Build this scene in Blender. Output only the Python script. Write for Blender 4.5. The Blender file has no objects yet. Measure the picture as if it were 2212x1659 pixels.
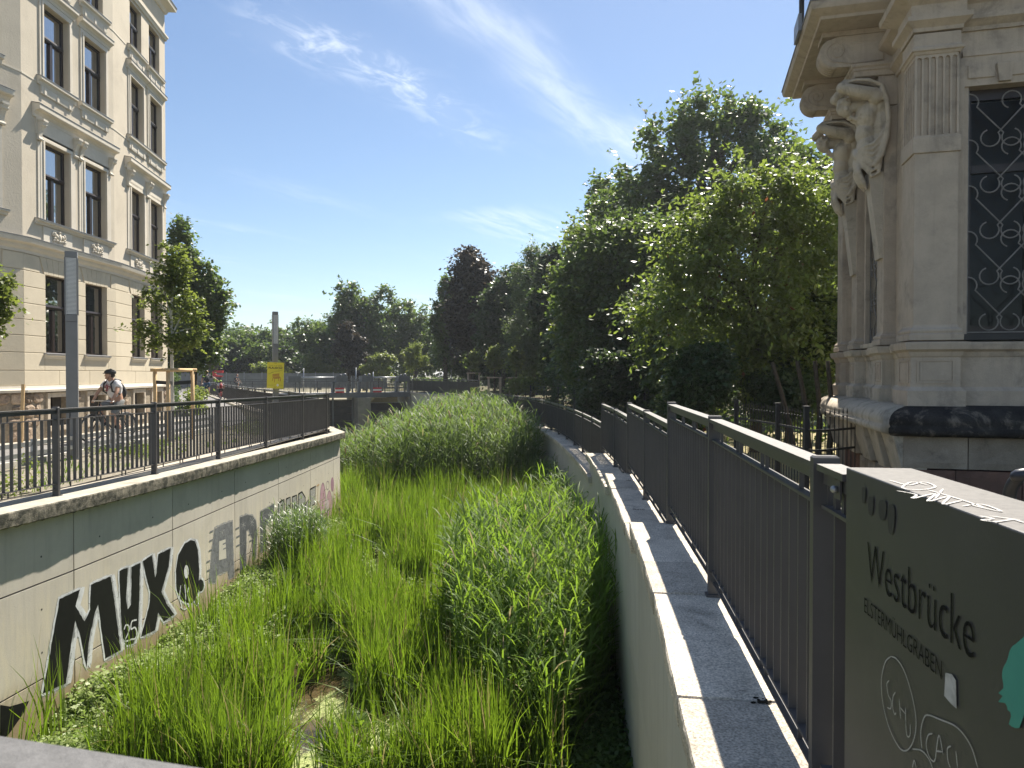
import bpy, bmesh, math, random
import numpy as np
from mathutils import Vector, Matrix
random.seed(7)
RNG = np.random.default_rng(7)
SC = bpy.context.scene
COL = SC.collection
PI = math.pi

# ------------------------------------------------------------------ camera
F, CX, CY = 1533.0, 1106.0, 829.5          # focal length and centre in units of a 2212 x 1659 picture
CAMZ, PITCH = 1.65, math.radians(-0.8)
cam = bpy.data.cameras.new('camera')
camo = bpy.data.objects.new('camera', cam); COL.objects.link(camo)
camo.location = (0, 0, CAMZ)
camo.rotation_euler = (PI / 2 + PITCH, 0, 0)
cam.sensor_width = 36.0
cam.lens = F / 2212 * 36.0
cam.clip_start, cam.clip_end = 0.05, 3000
cam.dof.use_dof = True
cam.dof.focus_distance = 11.0
cam.dof.aperture_fstop = 14.0
SC.camera = camo

# ------------------------------------------------------------------ sun, sky, exposure
SUN = Vector((0.36, 0.80, 1.20)).normalized()
SUN_EL = math.asin(SUN.z)
SUN_AZ = math.atan2(SUN.x, SUN.y)
sl = bpy.data.lights.new('sun', 'SUN')
sl.energy = 5.0
sl.angle = math.radians(0.53)
sl.color = (1.0, 0.93, 0.82)
so = bpy.data.objects.new('sun', sl); COL.objects.link(so)
so.rotation_euler = (-SUN).to_track_quat('-Z', 'Y').to_euler()
so.location = (20, 40, 60)

world = bpy.data.worlds.new('World'); SC.world = world
world.use_nodes = True
wn, wl = world.node_tree.nodes, world.node_tree.links
wn.clear()
def W(t, **k):
    n = wn.new(t)
    for a, b in k.items(): setattr(n, a, b)
    return n
def wmath(op, a, b=None, c=None):
    n = W('ShaderNodeMath', operation=op)
    for i, v in enumerate((a, b, c)):
        if v is None: continue
        if isinstance(v, (int, float)): n.inputs[i].default_value = v
        else: wl.new(v, n.inputs[i])
    return n.outputs[0]
sky = W('ShaderNodeTexSky', sky_type='NISHITA')
sky.sun_disc = False
sky.sun_elevation = SUN_EL
sky.sun_rotation = SUN_AZ
sky.altitude = 100
sky.air_density = 1.0
sky.dust_density = 0.3
sky.ozone_density = 1.8
tc = W('ShaderNodeTexCoord')
sx = W('ShaderNodeSeparateXYZ'); wl.new(tc.outputs['Generated'], sx.inputs[0])
zz = wmath('MAXIMUM', sx.outputs['Z'], 0.06)
uu = wmath('DIVIDE', sx.outputs['X'], zz)
vv = wmath('DIVIDE', sx.outputs['Y'], zz)
aa = wmath('ADD', wmath('MULTIPLY', uu, 0.463), wmath('MULTIPLY', vv, 0.886))     # along the wind
bb = wmath('SUBTRACT', wmath('MULTIPLY', uu, 0.886), wmath('MULTIPLY', vv, 0.463))  # across it
def wnoise(sa, sb, scale, detail, rough, off=0.0, dist=0.0):
    c = W('ShaderNodeCombineXYZ')
    wl.new(wmath('MULTIPLY', aa, sa), c.inputs[0]); wl.new(wmath('MULTIPLY', bb, sb), c.inputs[1]); c.inputs[2].default_value = off
    n = W('ShaderNodeTexNoise'); wl.new(c.outputs[0], n.inputs['Vector'])
    n.inputs['Scale'].default_value = scale; n.inputs['Detail'].default_value = detail
    n.inputs['Roughness'].default_value = rough; n.inputs['Distortion'].default_value = dist
    return n.outputs['Fac']
warp = wmath('MULTIPLY', wmath('SUBTRACT', wnoise(1, 1, 1.4, 3, .55, 3.1), 0.5), 0.34)
bw = wmath('ADD', bb, warp)
def streak(b0, wid, a0, a1, amp):
    g = wmath('DIVIDE', wmath('SUBTRACT', bw, b0), wid)
    g = wmath('EXPONENT', wmath('MULTIPLY', wmath('MULTIPLY', g, g), -1.0))
    n = W('ShaderNodeMapRange', interpolation_type='SMOOTHSTEP'); wl.new(aa, n.inputs[0])
    n.inputs[1].default_value = a0; n.inputs[2].default_value = a0 + .35
    m = W('ShaderNodeMapRange', interpolation_type='SMOOTHSTEP'); wl.new(aa, m.inputs[0])
    m.inputs[1].default_value = a1; m.inputs[2].default_value = a1 - .9
    return wmath('MULTIPLY', wmath('MULTIPLY', g, wmath('MULTIPLY', n.outputs[0], m.outputs[0])), amp)
fib = W('ShaderNodeMapRange', interpolation_type='SMOOTHSTEP'); wl.new(wnoise(1.1, 5.0, 2.0, 6, .60, 7.7, .5), fib.inputs[0])
fib.inputs[1].default_value = .30; fib.inputs[2].default_value = .72
veil = W('ShaderNodeMapRange', interpolation_type='SMOOTHSTEP'); wl.new(wnoise(.5, 1.3, 1.1, 4, .55, 1.3, .3), veil.inputs[0])
veil.inputs[1].default_value = .50; veil.inputs[2].default_value = .85
puff = W('ShaderNodeMapRange', interpolation_type='SMOOTHSTEP'); wl.new(wnoise(2.0, 4.0, 2.4, 7, .62, 11.0, .6), puff.inputs[0])
puff.inputs[1].default_value = .46; puff.inputs[2].default_value = .70
s1 = wmath('MULTIPLY', streak(-1.02, .10, 1.2, 4.0, .42), wmath('MULTIPLY_ADD', fib.outputs[0], .70, .18))
s2 = wmath('MULTIPLY', streak(-1.50, .12, 1.28, 3.0, .52), wmath('MULTIPLY_ADD', puff.outputs[0], .80, .10))
s3 = wmath('MULTIPLY', streak(-2.15, .3, 3.6, 7.5, .30), fib.outputs[0])
s4 = wmath('MULTIPLY', streak(.9, .3, -2.5, 3.5, .3), fib.outputs[0])
s5 = wmath('MULTIPLY', wmath('MULTIPLY', veil.outputs[0], fib.outputs[0]), .22)
cl = wmath('ADD', wmath('ADD', wmath('ADD', s1, s2), wmath('ADD', s3, s4)), s5)
cl = wmath('MINIMUM', cl, .8)
cmix = W('ShaderNodeMix', data_type='RGBA'); wl.new(cl, cmix.inputs['Factor'])
wl.new(sky.outputs[0], cmix.inputs[6]); cmix.inputs[7].default_value = (9.5, 9.9, 10.4, 1)
bg = W('ShaderNodeBackground'); bg.inputs['Strength'].default_value = 0.064
wl.new(cmix.outputs[2], bg.inputs['Color'])
wo = W('ShaderNodeOutputWorld'); wl.new(bg.outputs[0], wo.inputs[0])

vs = SC.view_settings
vs.view_transform = 'Standard'; vs.look = 'None'; vs.gamma = 1.0; vs.use_curve_mapping = False
vs.exposure = 1.2
SC.render.engine = 'CYCLES'
SC.cycles.max_bounces = 6
SC.cycles.diffuse_bounces = 3
SC.cycles.glossy_bounces = 3
SC.cycles.transmission_bounces = 4
SC.cycles.transparent_max_bounces = 8
SC.cycles.use_denoising = True
SC.cycles.caustics_reflective = False
SC.cycles.caustics_refractive = False

# ------------------------------------------------------------------ helpers
def px_dir(x, y):
    """World direction of a picture point (2212-wide units) seen from where the photographer stood."""
    cx, cy = (x - CX) / F, (CY - y) / F
    return Vector((cx, math.cos(PITCH) - cy * math.sin(PITCH), math.sin(PITCH) + cy * math.cos(PITCH)))
CAM = Vector((0, 0, CAMZ))
def on_z(x, y, z):
    d = px_dir(x, y); return CAM + d * ((z - CAMZ) / d.z)
def at_y(x, y, Y):
    d = px_dir(x, y); return CAM + d * (Y / d.y)
def on_plane(x, y, p0, n):
    d = px_dir(x, y); return CAM + d * ((Vector(p0) - CAM).dot(n) / d.dot(n))

def wmat(o):
    m = Matrix(o.matrix_basis)
    p = o.parent
    while p is not None:
        m = p.matrix_basis @ m; p = p.parent
    return m

def tag(o, label=None, cat=None, group=None, kind=None):
    if label: o['label'] = label
    if cat: o['category'] = cat
    if group: o['group'] = group
    if kind: o['kind'] = kind
    return o

def thing(name, label, cat, loc=(0, 0, 0), rz=0.0, group=None):
    o = bpy.data.objects.new(name, None); COL.objects.link(o)
    o.location = loc; o.rotation_euler = (0, 0, rz); o.empty_display_size = .2
    return tag(o, label, cat, group)

def link(name, me, parent=None, M=None, world=False):
    """Object from mesh data; M = matrix in the parent's frame, or the world's if world."""
    o = bpy.data.objects.new(name, me); COL.objects.link(o)
    if parent is not None:
        o.parent = parent
    if M is not None:
        o.matrix_basis = (wmat(parent).inverted() @ M) if (world and parent is not None) else M
    return o

class MB:
    def __init__(s): s.v, s.f, s.mi = [], [], None
    def add(s, vs, fs):
        o = len(s.v); s.v.extend([tuple(v) for v in vs]); s.f.extend([tuple(i + o for i in f) for f in fs]); return s
    def box(s, x0, x1, y0, y1, z0, z1):
        return s.add([(x0,y0,z0),(x1,y0,z0),(x1,y1,z0),(x0,y1,z0),(x0,y0,z1),(x1,y0,z1),(x1,y1,z1),(x0,y1,z1)],
                     [(3,2,1,0),(4,5,6,7),(0,1,5,4),(1,2,6,5),(2,3,7,6),(3,0,4,7)])
    def hexa(s, b, t):
        """b, t: four points each, counter-clockwise seen from above."""
        return s.add(list(b) + list(t), [(3,2,1,0),(4,5,6,7),(0,1,5,4),(1,2,6,5),(2,3,7,6),(3,0,4,7)])
    def bar(s, p, q, w, h, up=(0,0,1)):
        p, q, up = Vector(p), Vector(q), Vector(up)
        d = (q - p).normalized(); r = d.cross(up)
        r = r.normalized() if r.length > 1e-6 else Vector((1,0,0)); u = r.cross(d)
        r *= w / 2; u *= h / 2
        return s.hexa([p-r-u, p+r-u, q+r-u, q-r-u], [p-r+u, p+r+u, q+r+u, q-r+u])
    def tube(s, pts, rad, n=6, cap=True):
        pts = [Vector(p) for p in pts]; m = len(pts)
        if not hasattr(rad, '__len__'): rad = [rad] * m
        o = len(s.v); ref = None
        for i, p in enumerate(pts):
            d = (pts[min(i+1, m-1)] - pts[max(i-1, 0)])
            d = d.normalized() if d.length > 1e-9 else Vector((0,0,1))
            if ref is None:
                ref = Vector((1,0,0)) if abs(d.x) < .9 else Vector((0,1,0))
            a = (ref - d * ref.dot(d)); a = a.normalized() if a.length > 1e-6 else d.orthogonal().normalized()
            ref = a; b = d.cross(a)
            for k in range(n):
                t = 2*PI*k/n
                s.v.append(tuple(p + (a*math.cos(t) + b*math.sin(t)) * rad[i]))
        for i in range(m-1):
            for k in range(n):
                k2 = (k+1) % n
                s.f.append((o+i*n+k, o+i*n+k2, o+(i+1)*n+k2, o+(i+1)*n+k))
        if cap:
            s.f.append(tuple(o+k for k in reversed(range(n)))); s.f.append(tuple(o+(m-1)*n+k for k in range(n)))
        return s
    def prism(s, poly, fn, a, b):
        """poly: 2D outline; fn(p, q, h) -> point; extruded from h=a to h=b."""
        n = len(poly); o = len(s.v)
        s.v.extend([tuple(fn(p[0], p[1], a)) for p in poly]); s.v.extend([tuple(fn(p[0], p[1], b)) for p in poly])
        s.f.append(tuple(o+i for i in reversed(range(n)))); s.f.append(tuple(o+n+i for i in range(n)))
        for i in range(n):
            j = (i+1) % n; s.f.append((o+i, o+j, o+n+j, o+n+i))
        return s
    def sweep(s, prof, frames, closed_prof=True, cap=True):
        """frames: list of functions (a, b) -> point; prof: 2D outline."""
        n = len(prof); o = len(s.v)
        for fr in frames: s.v.extend([tuple(fr(a, b)) for a, b in prof])
        for i in range(len(frames)-1):
            for k in range(n if closed_prof else n-1):
                k2 = (k+1) % n
                s.f.append((o+i*n+k, o+i*n+k2, o+(i+1)*n+k2, o+(i+1)*n+k))
        if cap and closed_prof:
            s.f.append(tuple(o+k for k in reversed(range(n)))); s.f.append(tuple(o+(len(frames)-1)*n+k for k in range(n)))
        return s
    def ball(s, c, r, nu=10, nv=6, M=None):
        c = Vector(c); r = Vector((r, r, r)) if not hasattr(r, '__len__') else Vector(r)
        o = len(s.v); vs = [Vector((0,0,-1))]
        for j in range(1, nv):
            t = -PI/2 + PI*j/nv
            for i in range(nu):
                p = 2*PI*i/nu; vs.append(Vector((math.cos(t)*math.cos(p), math.cos(t)*math.sin(p), math.sin(t))))
        vs.append(Vector((0,0,1)))
        for v in vs:
            w = Vector((v.x*r.x, v.y*r.y, v.z*r.z))
            if M is not None: w = M @ w
            s.v.append(tuple(c + w))
        for i in range(nu):
            i2 = (i+1) % nu
            s.f.append((o, o+1+i2, o+1+i))
            for j in range(nv-2):
                a = o+1+j*nu
                s.f.append((a+i, a+i2, a+nu+i2, a+nu+i))
            s.f.append((o+1+(nv-2)*nu+i, o+1+(nv-2)*nu+i2, o+1+(nv-1)*nu))
        return s
    def mesh(s, name, mat=None, smooth=False):
        me = bpy.data.meshes.new(name); me.from_pydata(s.v, [], s.f)
        if mat: me.materials.append(mat)
        if smooth:
            me.polygons.foreach_set('use_smooth', np.ones(len(me.polygons), bool))
        me.update(); return me
    def build(s, name, mat, parent=None, smooth=False, world=True, bevel=0.0, fix=False):
        me = s.mesh(name, mat, smooth)
        if fix:
            b = bmesh.new(); b.from_mesh(me); bmesh.ops.recalc_face_normals(b, faces=b.faces); b.to_mesh(me); b.free()
        if parent is not None and world:
            me.transform(wmat(parent).inverted())
        o = link(name, me, parent)
        if bevel:
            m = o.modifiers.new('bevel', 'BEVEL'); m.width = bevel; m.segments = 2; m.limit_method = 'ANGLE'; m.angle_limit = math.radians(40)
        return o

def quads_mesh(name, V, mat, smooth=False, n=4):
    """V: (N*n, 3) array, n vertices per face."""
    V = np.ascontiguousarray(V, dtype=np.float32).reshape(-1, 3); N = len(V) // n
    me = bpy.data.meshes.new(name)
    me.vertices.add(len(V)); me.vertices.foreach_set('co', V.ravel())
    me.loops.add(N*n); me.loops.foreach_set('vertex_index', np.arange(N*n, dtype=np.int32))
    me.polygons.add(N); me.polygons.foreach_set('loop_start', np.arange(0, N*n, n, dtype=np.int32))
    if smooth: me.polygons.foreach_set('use_smooth', np.ones(N, bool))
    me.materials.append(mat); me.update(calc_edges=True); return me

def ribbons_mesh(name, P, Wd, side, mat):
    """P: (N,S,3) centre lines, Wd: (N,S) half widths, side: (N,3) or (N,S,3)."""
    N, S, _ = P.shape
    sd = side[:, None, :] if side.ndim == 2 else side
    A = P - sd * Wd[..., None]; B = P + sd * Wd[..., None]
    V = np.stack([A, B], axis=2).reshape(-1, 3).astype(np.float32)
    base = (np.arange(N) * S * 2)[:, None]; k = (np.arange(S-1) * 2)[None, :]
    q = np.stack([base+k, base+k+1, base+k+3, base+k+2], axis=-1).reshape(-1, 4).astype(np.int32)
    me = bpy.data.meshes.new(name)
    me.vertices.add(len(V)); me.vertices.foreach_set('co', V.ravel())
    me.loops.add(q.size); me.loops.foreach_set('vertex_index', q.ravel())
    me.polygons.add(len(q)); me.polygons.foreach_set('loop_start', np.arange(0, q.size, 4, dtype=np.int32))
    me.polygons.foreach_set('use_smooth', np.ones(len(q), bool))
    me.materials.append(mat); me.update(calc_edges=True); return me

def interp_line(pts):
    """Polyline -> (length, function s -> (point2D, tangent2D), cumulative s)."""
    P = [Vector(p) for p in pts]; cum = [0.0]
    for a, b in zip(P, P[1:]): cum.append(cum[-1] + (b-a).length)
    def fn(s):
        i = 0
        while i < len(P)-2 and s > cum[i+1]: i += 1
        t = (s - cum[i]) / (cum[i+1] - cum[i]); d = (P[i+1]-P[i]).normalized()
        return P[i].lerp(P[i+1], t), d
    return cum[-1], fn, cum

def smooth_line(pts, n=6):
    """Catmull-Rom through 2D/3D points."""
    P = [Vector(p) for p in pts]; out = []
    Q = [P[0]*2 - P[1]] + P + [P[-1]*2 - P[-2]]
    for i in range(1, len(Q)-2):
        for k in range(n):
            t = k / n; a, b, c, d = Q[i-1], Q[i], Q[i+1], Q[i+2]
            out.append(0.5*((b*2) + (c-a)*t + (a*2-b*5+c*4-d)*t*t + (b*3-a-c*3+d)*t*t*t))
    out.append(P[-1]); return out

# ------------------------------------------------------------------ materials
def nodes(name):
    m = bpy.data.materials.new(name); m.use_nodes = True
    nt = m.node_tree; nt.nodes.clear()
    out = nt.nodes.new('ShaderNodeOutputMaterial')
    return m, nt, out
def N(nt, t, **k):
    n = nt.nodes.new(t)
    for a, b in k.items(): setattr(n, a, b)
    return n
def c4(c): return (c[0], c[1], c[2], 1.0)
def noise(nt, vec, scale, detail=5, rough=.6, dist=0.0):
    n = N(nt, 'ShaderNodeTexNoise'); n.inputs['Scale'].default_value = scale
    n.inputs['Detail'].default_value = detail; n.inputs['Roughness'].default_value = rough; n.inputs['Distortion'].default_value = dist
    if vec is not None: nt.links.new(vec, n.inputs['Vector'])
    return n.outputs['Fac']
def rng_node(nt, v, a, b, c=0.0, d=1.0, smooth=True):
    n = N(nt, 'ShaderNodeMapRange'); n.interpolation_type = 'SMOOTHSTEP' if smooth else 'LINEAR'
    nt.links.new(v, n.inputs[0])
    for i, x in enumerate((a, b, c, d)): n.inputs[i+1].default_value = x
    return n.outputs[0]
def mixc(nt, f, a, b, mode='MIX'):
    n = N(nt, 'ShaderNodeMix', data_type='RGBA', blend_type=mode)
    if isinstance(f, (int, float)): n.inputs['Factor'].default_value = f
    else: nt.links.new(f, n.inputs['Factor'])
    for i, c in ((6, a), (7, b)):
        if isinstance(c, tuple): n.inputs[i].default_value = c4(c)
        else: nt.links.new(c, n.inputs[i])
    return n.outputs[2]
def mth(nt, op, a, b=None):
    n = N(nt, 'ShaderNodeMath', operation=op)
    for i, v in enumerate((a, b)):
        if v is None: continue
        if isinstance(v, (int, float)): n.inputs[i].default_value = v
        else: nt.links.new(v, n.inputs[i])
    return n.outputs[0]

def surf(name, c1, c2=None, scale=6.0, rough=.8, bump=.0, bscale=40.0, metallic=0.0, spec=.5,
         dirt=None, dscale=1.2, drange=(.5, .75), damt=.7, grain=0.0, gscale=180.0, objvar=0.0, streaks=0.0, extra=None):
    m, nt, out = nodes(name)
    L = nt.links.new
    geo = N(nt, 'ShaderNodeNewGeometry'); pos = geo.outputs['Position']
    p = N(nt, 'ShaderNodeBsdfPrincipled'); L(p.outputs[0], out.inputs[0])
    p.inputs['Metallic'].default_value = metallic; p.inputs['Roughness'].default_value = rough
    p.inputs['Specular IOR Level'].default_value = spec
    c2 = c2 or tuple(x*.82 for x in c1)
    col = mixc(nt, rng_node(nt, noise(nt, pos, scale, 6, .62), .3, .7), c1, c2)
    if dirt:
        d = rng_node(nt, noise(nt, pos, dscale, 8, .68, .4), drange[0], drange[1], 0, damt)
        col = mixc(nt, d, col, dirt)
    if streaks:
        mp = N(nt, 'ShaderNodeMapping'); mp.inputs['Scale'].default_value = (7, 7, .35); L(pos, mp.inputs[0])
        col = mixc(nt, rng_node(nt, noise(nt, mp.outputs[0], 1.5, 5, .6), .5, .8, 0, streaks), col, tuple(x*.45 for x in c1))
    if grain:
        g = rng_node(nt, noise(nt, pos, gscale, 2, .5), .25, .75, 1-grain, 1+grain, False)
        cc = N(nt, 'ShaderNodeCombineColor'); [L(g, cc.inputs[i]) for i in range(3)]
        col = mixc(nt, 1.0, col, cc.outputs[0], 'MULTIPLY')
    if objvar:
        oi = N(nt, 'ShaderNodeObjectInfo')
        v = rng_node(nt, oi.outputs['Random'], 0, 1, 1-objvar, 1+objvar, False)
        cc = N(nt, 'ShaderNodeCombineColor'); [L(v, cc.inputs[i]) for i in range(3)]
        col = mixc(nt, 1.0, col, cc.outputs[0], 'MULTIPLY')
    if extra: col = extra(nt, pos, col, p)
    L(col, p.inputs['Base Color'])
    if bump:
        b = N(nt, 'ShaderNodeBump'); b.inputs['Strength'].default_value = bump; b.inputs['Distance'].default_value = .02
        L(noise(nt, pos, bscale, 6, .65), b.inputs['Height']); L(b.outputs[0], p.inputs['Normal'])
    return m

def leafmat(name, c1, c2, trans=(.30, .42, .05), tw=.45, rough=.6, spec=.25, dead=None, deadamt=0.0):
    m, nt, out = nodes(name); L = nt.links.new
    geo = N(nt, 'ShaderNodeNewGeometry')
    r = geo.outputs['Random Per Island']
    n = rng_node(nt, noise(nt, geo.outputs['Position'], .9, 3, .5), .35, .65)
    f = mth(nt, 'MULTIPLY_ADD', r, .6); f.node.inputs[2].default_value = 0.0
    f = mth(nt, 'ADD', f, mth(nt, 'MULTIPLY', n, .4))
    col = mixc(nt, f, c1, c2)
    tcol = mixc(nt, f, trans, tuple(min(1, x*1.0) for x in (trans[0]*.72, trans[1]*.80, trans[2]*.9)))
    if dead:
        dm = rng_node(nt, r, 1-deadamt, 1-deadamt+.01)
        col = mixc(nt, dm, col, dead); tcol = mixc(nt, dm, tcol, dead)
    p = N(nt, 'ShaderNodeBsdfPrincipled'); L(col, p.inputs['Base Color'])
    p.inputs['Roughness'].default_value = rough; p.inputs['Specular IOR Level'].default_value = spec
    t = N(nt, 'ShaderNodeBsdfTranslucent'); L(tcol, t.inputs['Color'])
    mx = N(nt, 'ShaderNodeMixShader'); mx.inputs[0].default_value = tw
    L(p.outputs[0], mx.inputs[1]); L(t.outputs[0], mx.inputs[2]); L(mx.outputs[0], out.inputs[0])
    return m

MAT = {}
MAT['steel'] = surf('steel_anthracite', (.078, .073, .073), (.064, .060, .060), 3, .46, .05, 220, 0.0, .5, dirt=(.075, .07, .065), dscale=5, drange=(.55, .8), damt=.5)
def top_sheen(c, a=.55):  # upward faces paler: sun's sheen painted into the colour as a dust film
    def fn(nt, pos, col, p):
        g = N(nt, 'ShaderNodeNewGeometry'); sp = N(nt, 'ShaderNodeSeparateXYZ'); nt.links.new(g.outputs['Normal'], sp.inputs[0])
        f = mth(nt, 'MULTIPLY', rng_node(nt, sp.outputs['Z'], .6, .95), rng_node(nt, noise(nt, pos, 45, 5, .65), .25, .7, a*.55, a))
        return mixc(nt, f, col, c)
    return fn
MAT['steel_rail'] = surf('steel_rail', (.060, .059, .060), (.050, .049, .049), 14, .40, .05, 260, 0.0, .55, dirt=(.10, .095, .088), dscale=9, drange=(.5, .8), damt=.6, extra=top_sheen((.34, .325, .305), .8))
MAT['galv'] = surf('galvanised_steel', (.36, .37, .38), (.28, .29, .30), 9, .42, .0, 10, .65)
MAT['zinc'] = surf('zinc_sheet', (.27, .27, .275), (.20, .20, .21), 5, .5, 0, 10, .3)

def concrete_extra(z0, z1, warm, rust):
    def fn(nt, pos, col, p):
        sp = N(nt, 'ShaderNodeSeparateXYZ'); nt.links.new(pos, sp.inputs[0])
        ns = noise(nt, pos, .55, 6, .6)
        zn = mth(nt, 'ADD', sp.outputs['Z'], mth(nt, 'MULTIPLY', ns, -1.6))
        f1 = rng_node(nt, zn, z0, z1, .62, 0)          # lime bloom low on the wall
        mp = N(nt, 'ShaderNodeMapping'); mp.inputs['Scale'].default_value = (5, 5, .5); nt.links.new(pos, mp.inputs[0])
        st = rng_node(nt, noise(nt, mp.outputs[0], 2.2, 6, .65), .42, .66)
        col = mixc(nt, mth(nt, 'MULTIPLY', f1, mth(nt, 'ADD', mth(nt, 'MULTIPLY', st, .7), .3)), col, warm)
        f2 = rng_node(nt, mth(nt, 'ADD', sp.outputs['Z'], mth(nt, 'MULTIPLY', noise(nt, pos, 3.0, 6, .7), -.7)), -2.95, -2.25, .8, 0)
        col = mixc(nt, f2, col, rust)
        sp2 = rng_node(nt, noise(nt, pos, 26, 3, .5), .70, .74, 0, .35)
        return mixc(nt, sp2, col, (.22, .21, .19))
    return fn
MAT['concrete'] = surf('fair_faced_concrete', (.53, .49, .42), (.47, .432, .37), 1.1, .85, .12, 55, spec=.25, grain=.05, gscale=120, objvar=.045,
                       dirt=(.37, .34, .29), dscale=1.3, drange=(.48, .75), damt=.55, streaks=.28, extra=concrete_extra(-2.6, -1.5, (.66, .585, .43), (.27, .185, .095)))
MAT['concrete_shade'] = surf('wall_concrete', (.52, .495, .44), (.47, .445, .39), .8, .85, .1, 55, spec=.25, grain=.04, gscale=120, objvar=.03,
                             dirt=(.36, .34, .30), dscale=.7, drange=(.5, .8), damt=.5, streaks=.35)
MAT['coping'] = surf('weathered_coping', (.47, .44, .365), (.36, .335, .28), 5, .9, .5, 60, spec=.2, grain=.22, gscale=150,
                     dirt=(.24, .215, .17), dscale=2.2, drange=(.47, .72), damt=.7)
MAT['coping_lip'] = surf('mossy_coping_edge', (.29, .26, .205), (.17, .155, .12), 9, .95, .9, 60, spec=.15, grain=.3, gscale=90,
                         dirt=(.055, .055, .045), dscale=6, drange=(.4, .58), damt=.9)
MAT['granite'] = surf('granite_coping', (.62, .555, .46), (.50, .445, .365), 6, .92, .6, 70, spec=.15, grain=.5, gscale=95, objvar=.16,
                      dirt=(.22, .195, .16), dscale=3.0, drange=(.5, .72), damt=.7)
MAT['moss'] = surf('joint_moss', (.045, .04, .03), (.02, .018, .014), 30, 1.0, .8, 90, spec=.1)
MAT['joint'] = surf('dark_joint', (.06, .058, .052), (.04, .04, .036), 8, .95)
MAT['plaster'] = surf('cream_plaster', (.60, .53, .42), (.555, .49, .385), 1.0, .88, .25, 22, spec=.2, grain=.03, gscale=60,
                      dirt=(.43, .375, .295), dscale=1.1, drange=(.48, .74), damt=.5, streaks=.16)
MAT['plaster_low'] = surf('cream_plaster_rustication', (.625, .55, .415), (.58, .51, .385), 1.3, .88, .25, 22, spec=.2, grain=.03, gscale=60, objvar=.03,
                          dirt=(.45, .395, .30), dscale=1.2, drange=(.48, .74), damt=.45, streaks=.12)
MAT['stucco'] = surf('stucco_trim', (.66, .60, .50), (.60, .545, .45), 2.5, .85, .15, 40, spec=.2)
MAT['frame'] = surf('dark_window_frame', (.030, .020, .017), (.022, .015, .013), 5, .4)
MAT['rubble'] = surf('rubble_stone', (.36, .285, .215), (.24, .185, .14), 9, .95, .9, 26, spec=.15, grain=.25, gscale=70, objvar=.38,
                     dirt=(.15, .115, .09), dscale=4, drange=(.5, .75), damt=.6)
MAT['mortar'] = surf('mortar', (.34, .29, .22), (.23, .195, .15), 12, .95, .6, 40, spec=.1)
MAT['sandstone'] = surf('grey_sandstone', (.50, .415, .325), (.42, .35, .275), 3.5, .9, .28, 55, spec=.2, grain=.08, gscale=140,
                        dirt=(.19, .17, .145), dscale=2.2, drange=(.50, .72), damt=.6, streaks=.35)
MAT['sandstone_pale'] = surf('pale_sandstone', (.54, .47, .375), (.45, .39, .31), 4, .9, .3, 55, spec=.2, grain=.08, gscale=140,
                             dirt=(.22, .195, .16), dscale=3.0, drange=(.5, .68), damt=.75, streaks=.5)
MAT['sandstone_black'] = surf('blackened_sandstone', (.060, .055, .05), (.032, .030, .029), 5, .95, .9, 30, spec=.1, grain=.25, gscale=80, streaks=.4,
                              dirt=(.24, .205, .165), dscale=3.2, drange=(.50, .64), damt=.8)
MAT['block'] = surf('plinth_sandstone', (.40, .335, .26), (.30, .25, .195), 3, .92, .45, 35, spec=.15, grain=.15, gscale=90, objvar=.16,
                    dirt=(.12, .10, .085), dscale=2.2, drange=(.5, .74), damt=.7)
MAT['redstone'] = surf('red_sandstone', (.20, .115, .085), (.14, .085, .065), 4, .92, .5, 35, spec=.15, objvar=.15, dirt=(.30, .16, .10), dscale=1.6, drange=(.55, .75), damt=.5)
MAT['iron'] = surf('grille_iron', (.27, .25, .225), (.18, .165, .15), 9, .6, .1, 90, .2)
MAT['iron_black'] = surf('black_wrought_iron', (.022, .022, .023), (.03, .028, .026), 6, .55)
MAT['wood_new'] = surf('new_timber', (.62, .44, .24), (.52, .355, .185), 7, .7, .12, 50, spec=.25)
MAT['wood_grey'] = surf('weathered_timber', (.40, .33, .25), (.30, .245, .185), 7, .8, .15, 50, spec=.2)
MAT['bark'] = surf('bark', (.105, .085, .062), (.06, .05, .038), 12, .95, .8, 25, spec=.1)
MAT['bark_pale'] = surf('limewashed_bark', (.62, .60, .55), (.50, .48, .43), 9, .9, .3, 40, spec=.1)
MAT['asphalt'] = surf('asphalt', (.215, .205, .195), (.18, .172, .163), 1.5, .92, .3, 120, spec=.2, grain=.25, gscale=240, dirt=(.28, .265, .24), dscale=.6, drange=(.5, .8), damt=.5)
MAT['paving'] = surf('pale_paving', (.47, .42, .345), (.40, .36, .295), 2, .92, .3, 90, spec=.2, grain=.2, gscale=200, dirt=(.30, .27, .22), dscale=1.2, drange=(.5, .78), damt=.5)
MAT['kerb'] = surf('concrete_kerb', (.52, .49, .43), (.44, .415, .365), 5, .9, .2, 70, grain=.1)
MAT['soil'] = surf('soil_and_gravel', (.30, .27, .215), (.20, .175, .135), 11, .95, .9, 35, spec=.1, grain=.4, gscale=90, dirt=(.12, .13, .06), dscale=2, drange=(.52, .72), damt=.5)
MAT['earth'] = surf('park_ground', (.15, .125, .085), (.10, .085, .06), 3, .95, .6, 25, spec=.1, dirt=(.055, .085, .025), dscale=.5, drange=(.45, .6), damt=.8)
MAT['lawn_dry'] = surf('dry_lawn', (.36, .30, .175), (.26, .235, .12), 5, .95, .6, 40, spec=.1, grain=.3, gscale=60)
MAT['white'] = surf('white_paint', (.80, .79, .76), (.76, .75, .72), 4, .5)
MAT['black'] = surf('black_plastic', (.018, .018, .019), (.026, .026, .027), 6, .45)
MAT['rubber'] = surf('tyre_rubber', (.02, .02, .021), (.03, .03, .03), 8, .8)
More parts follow.
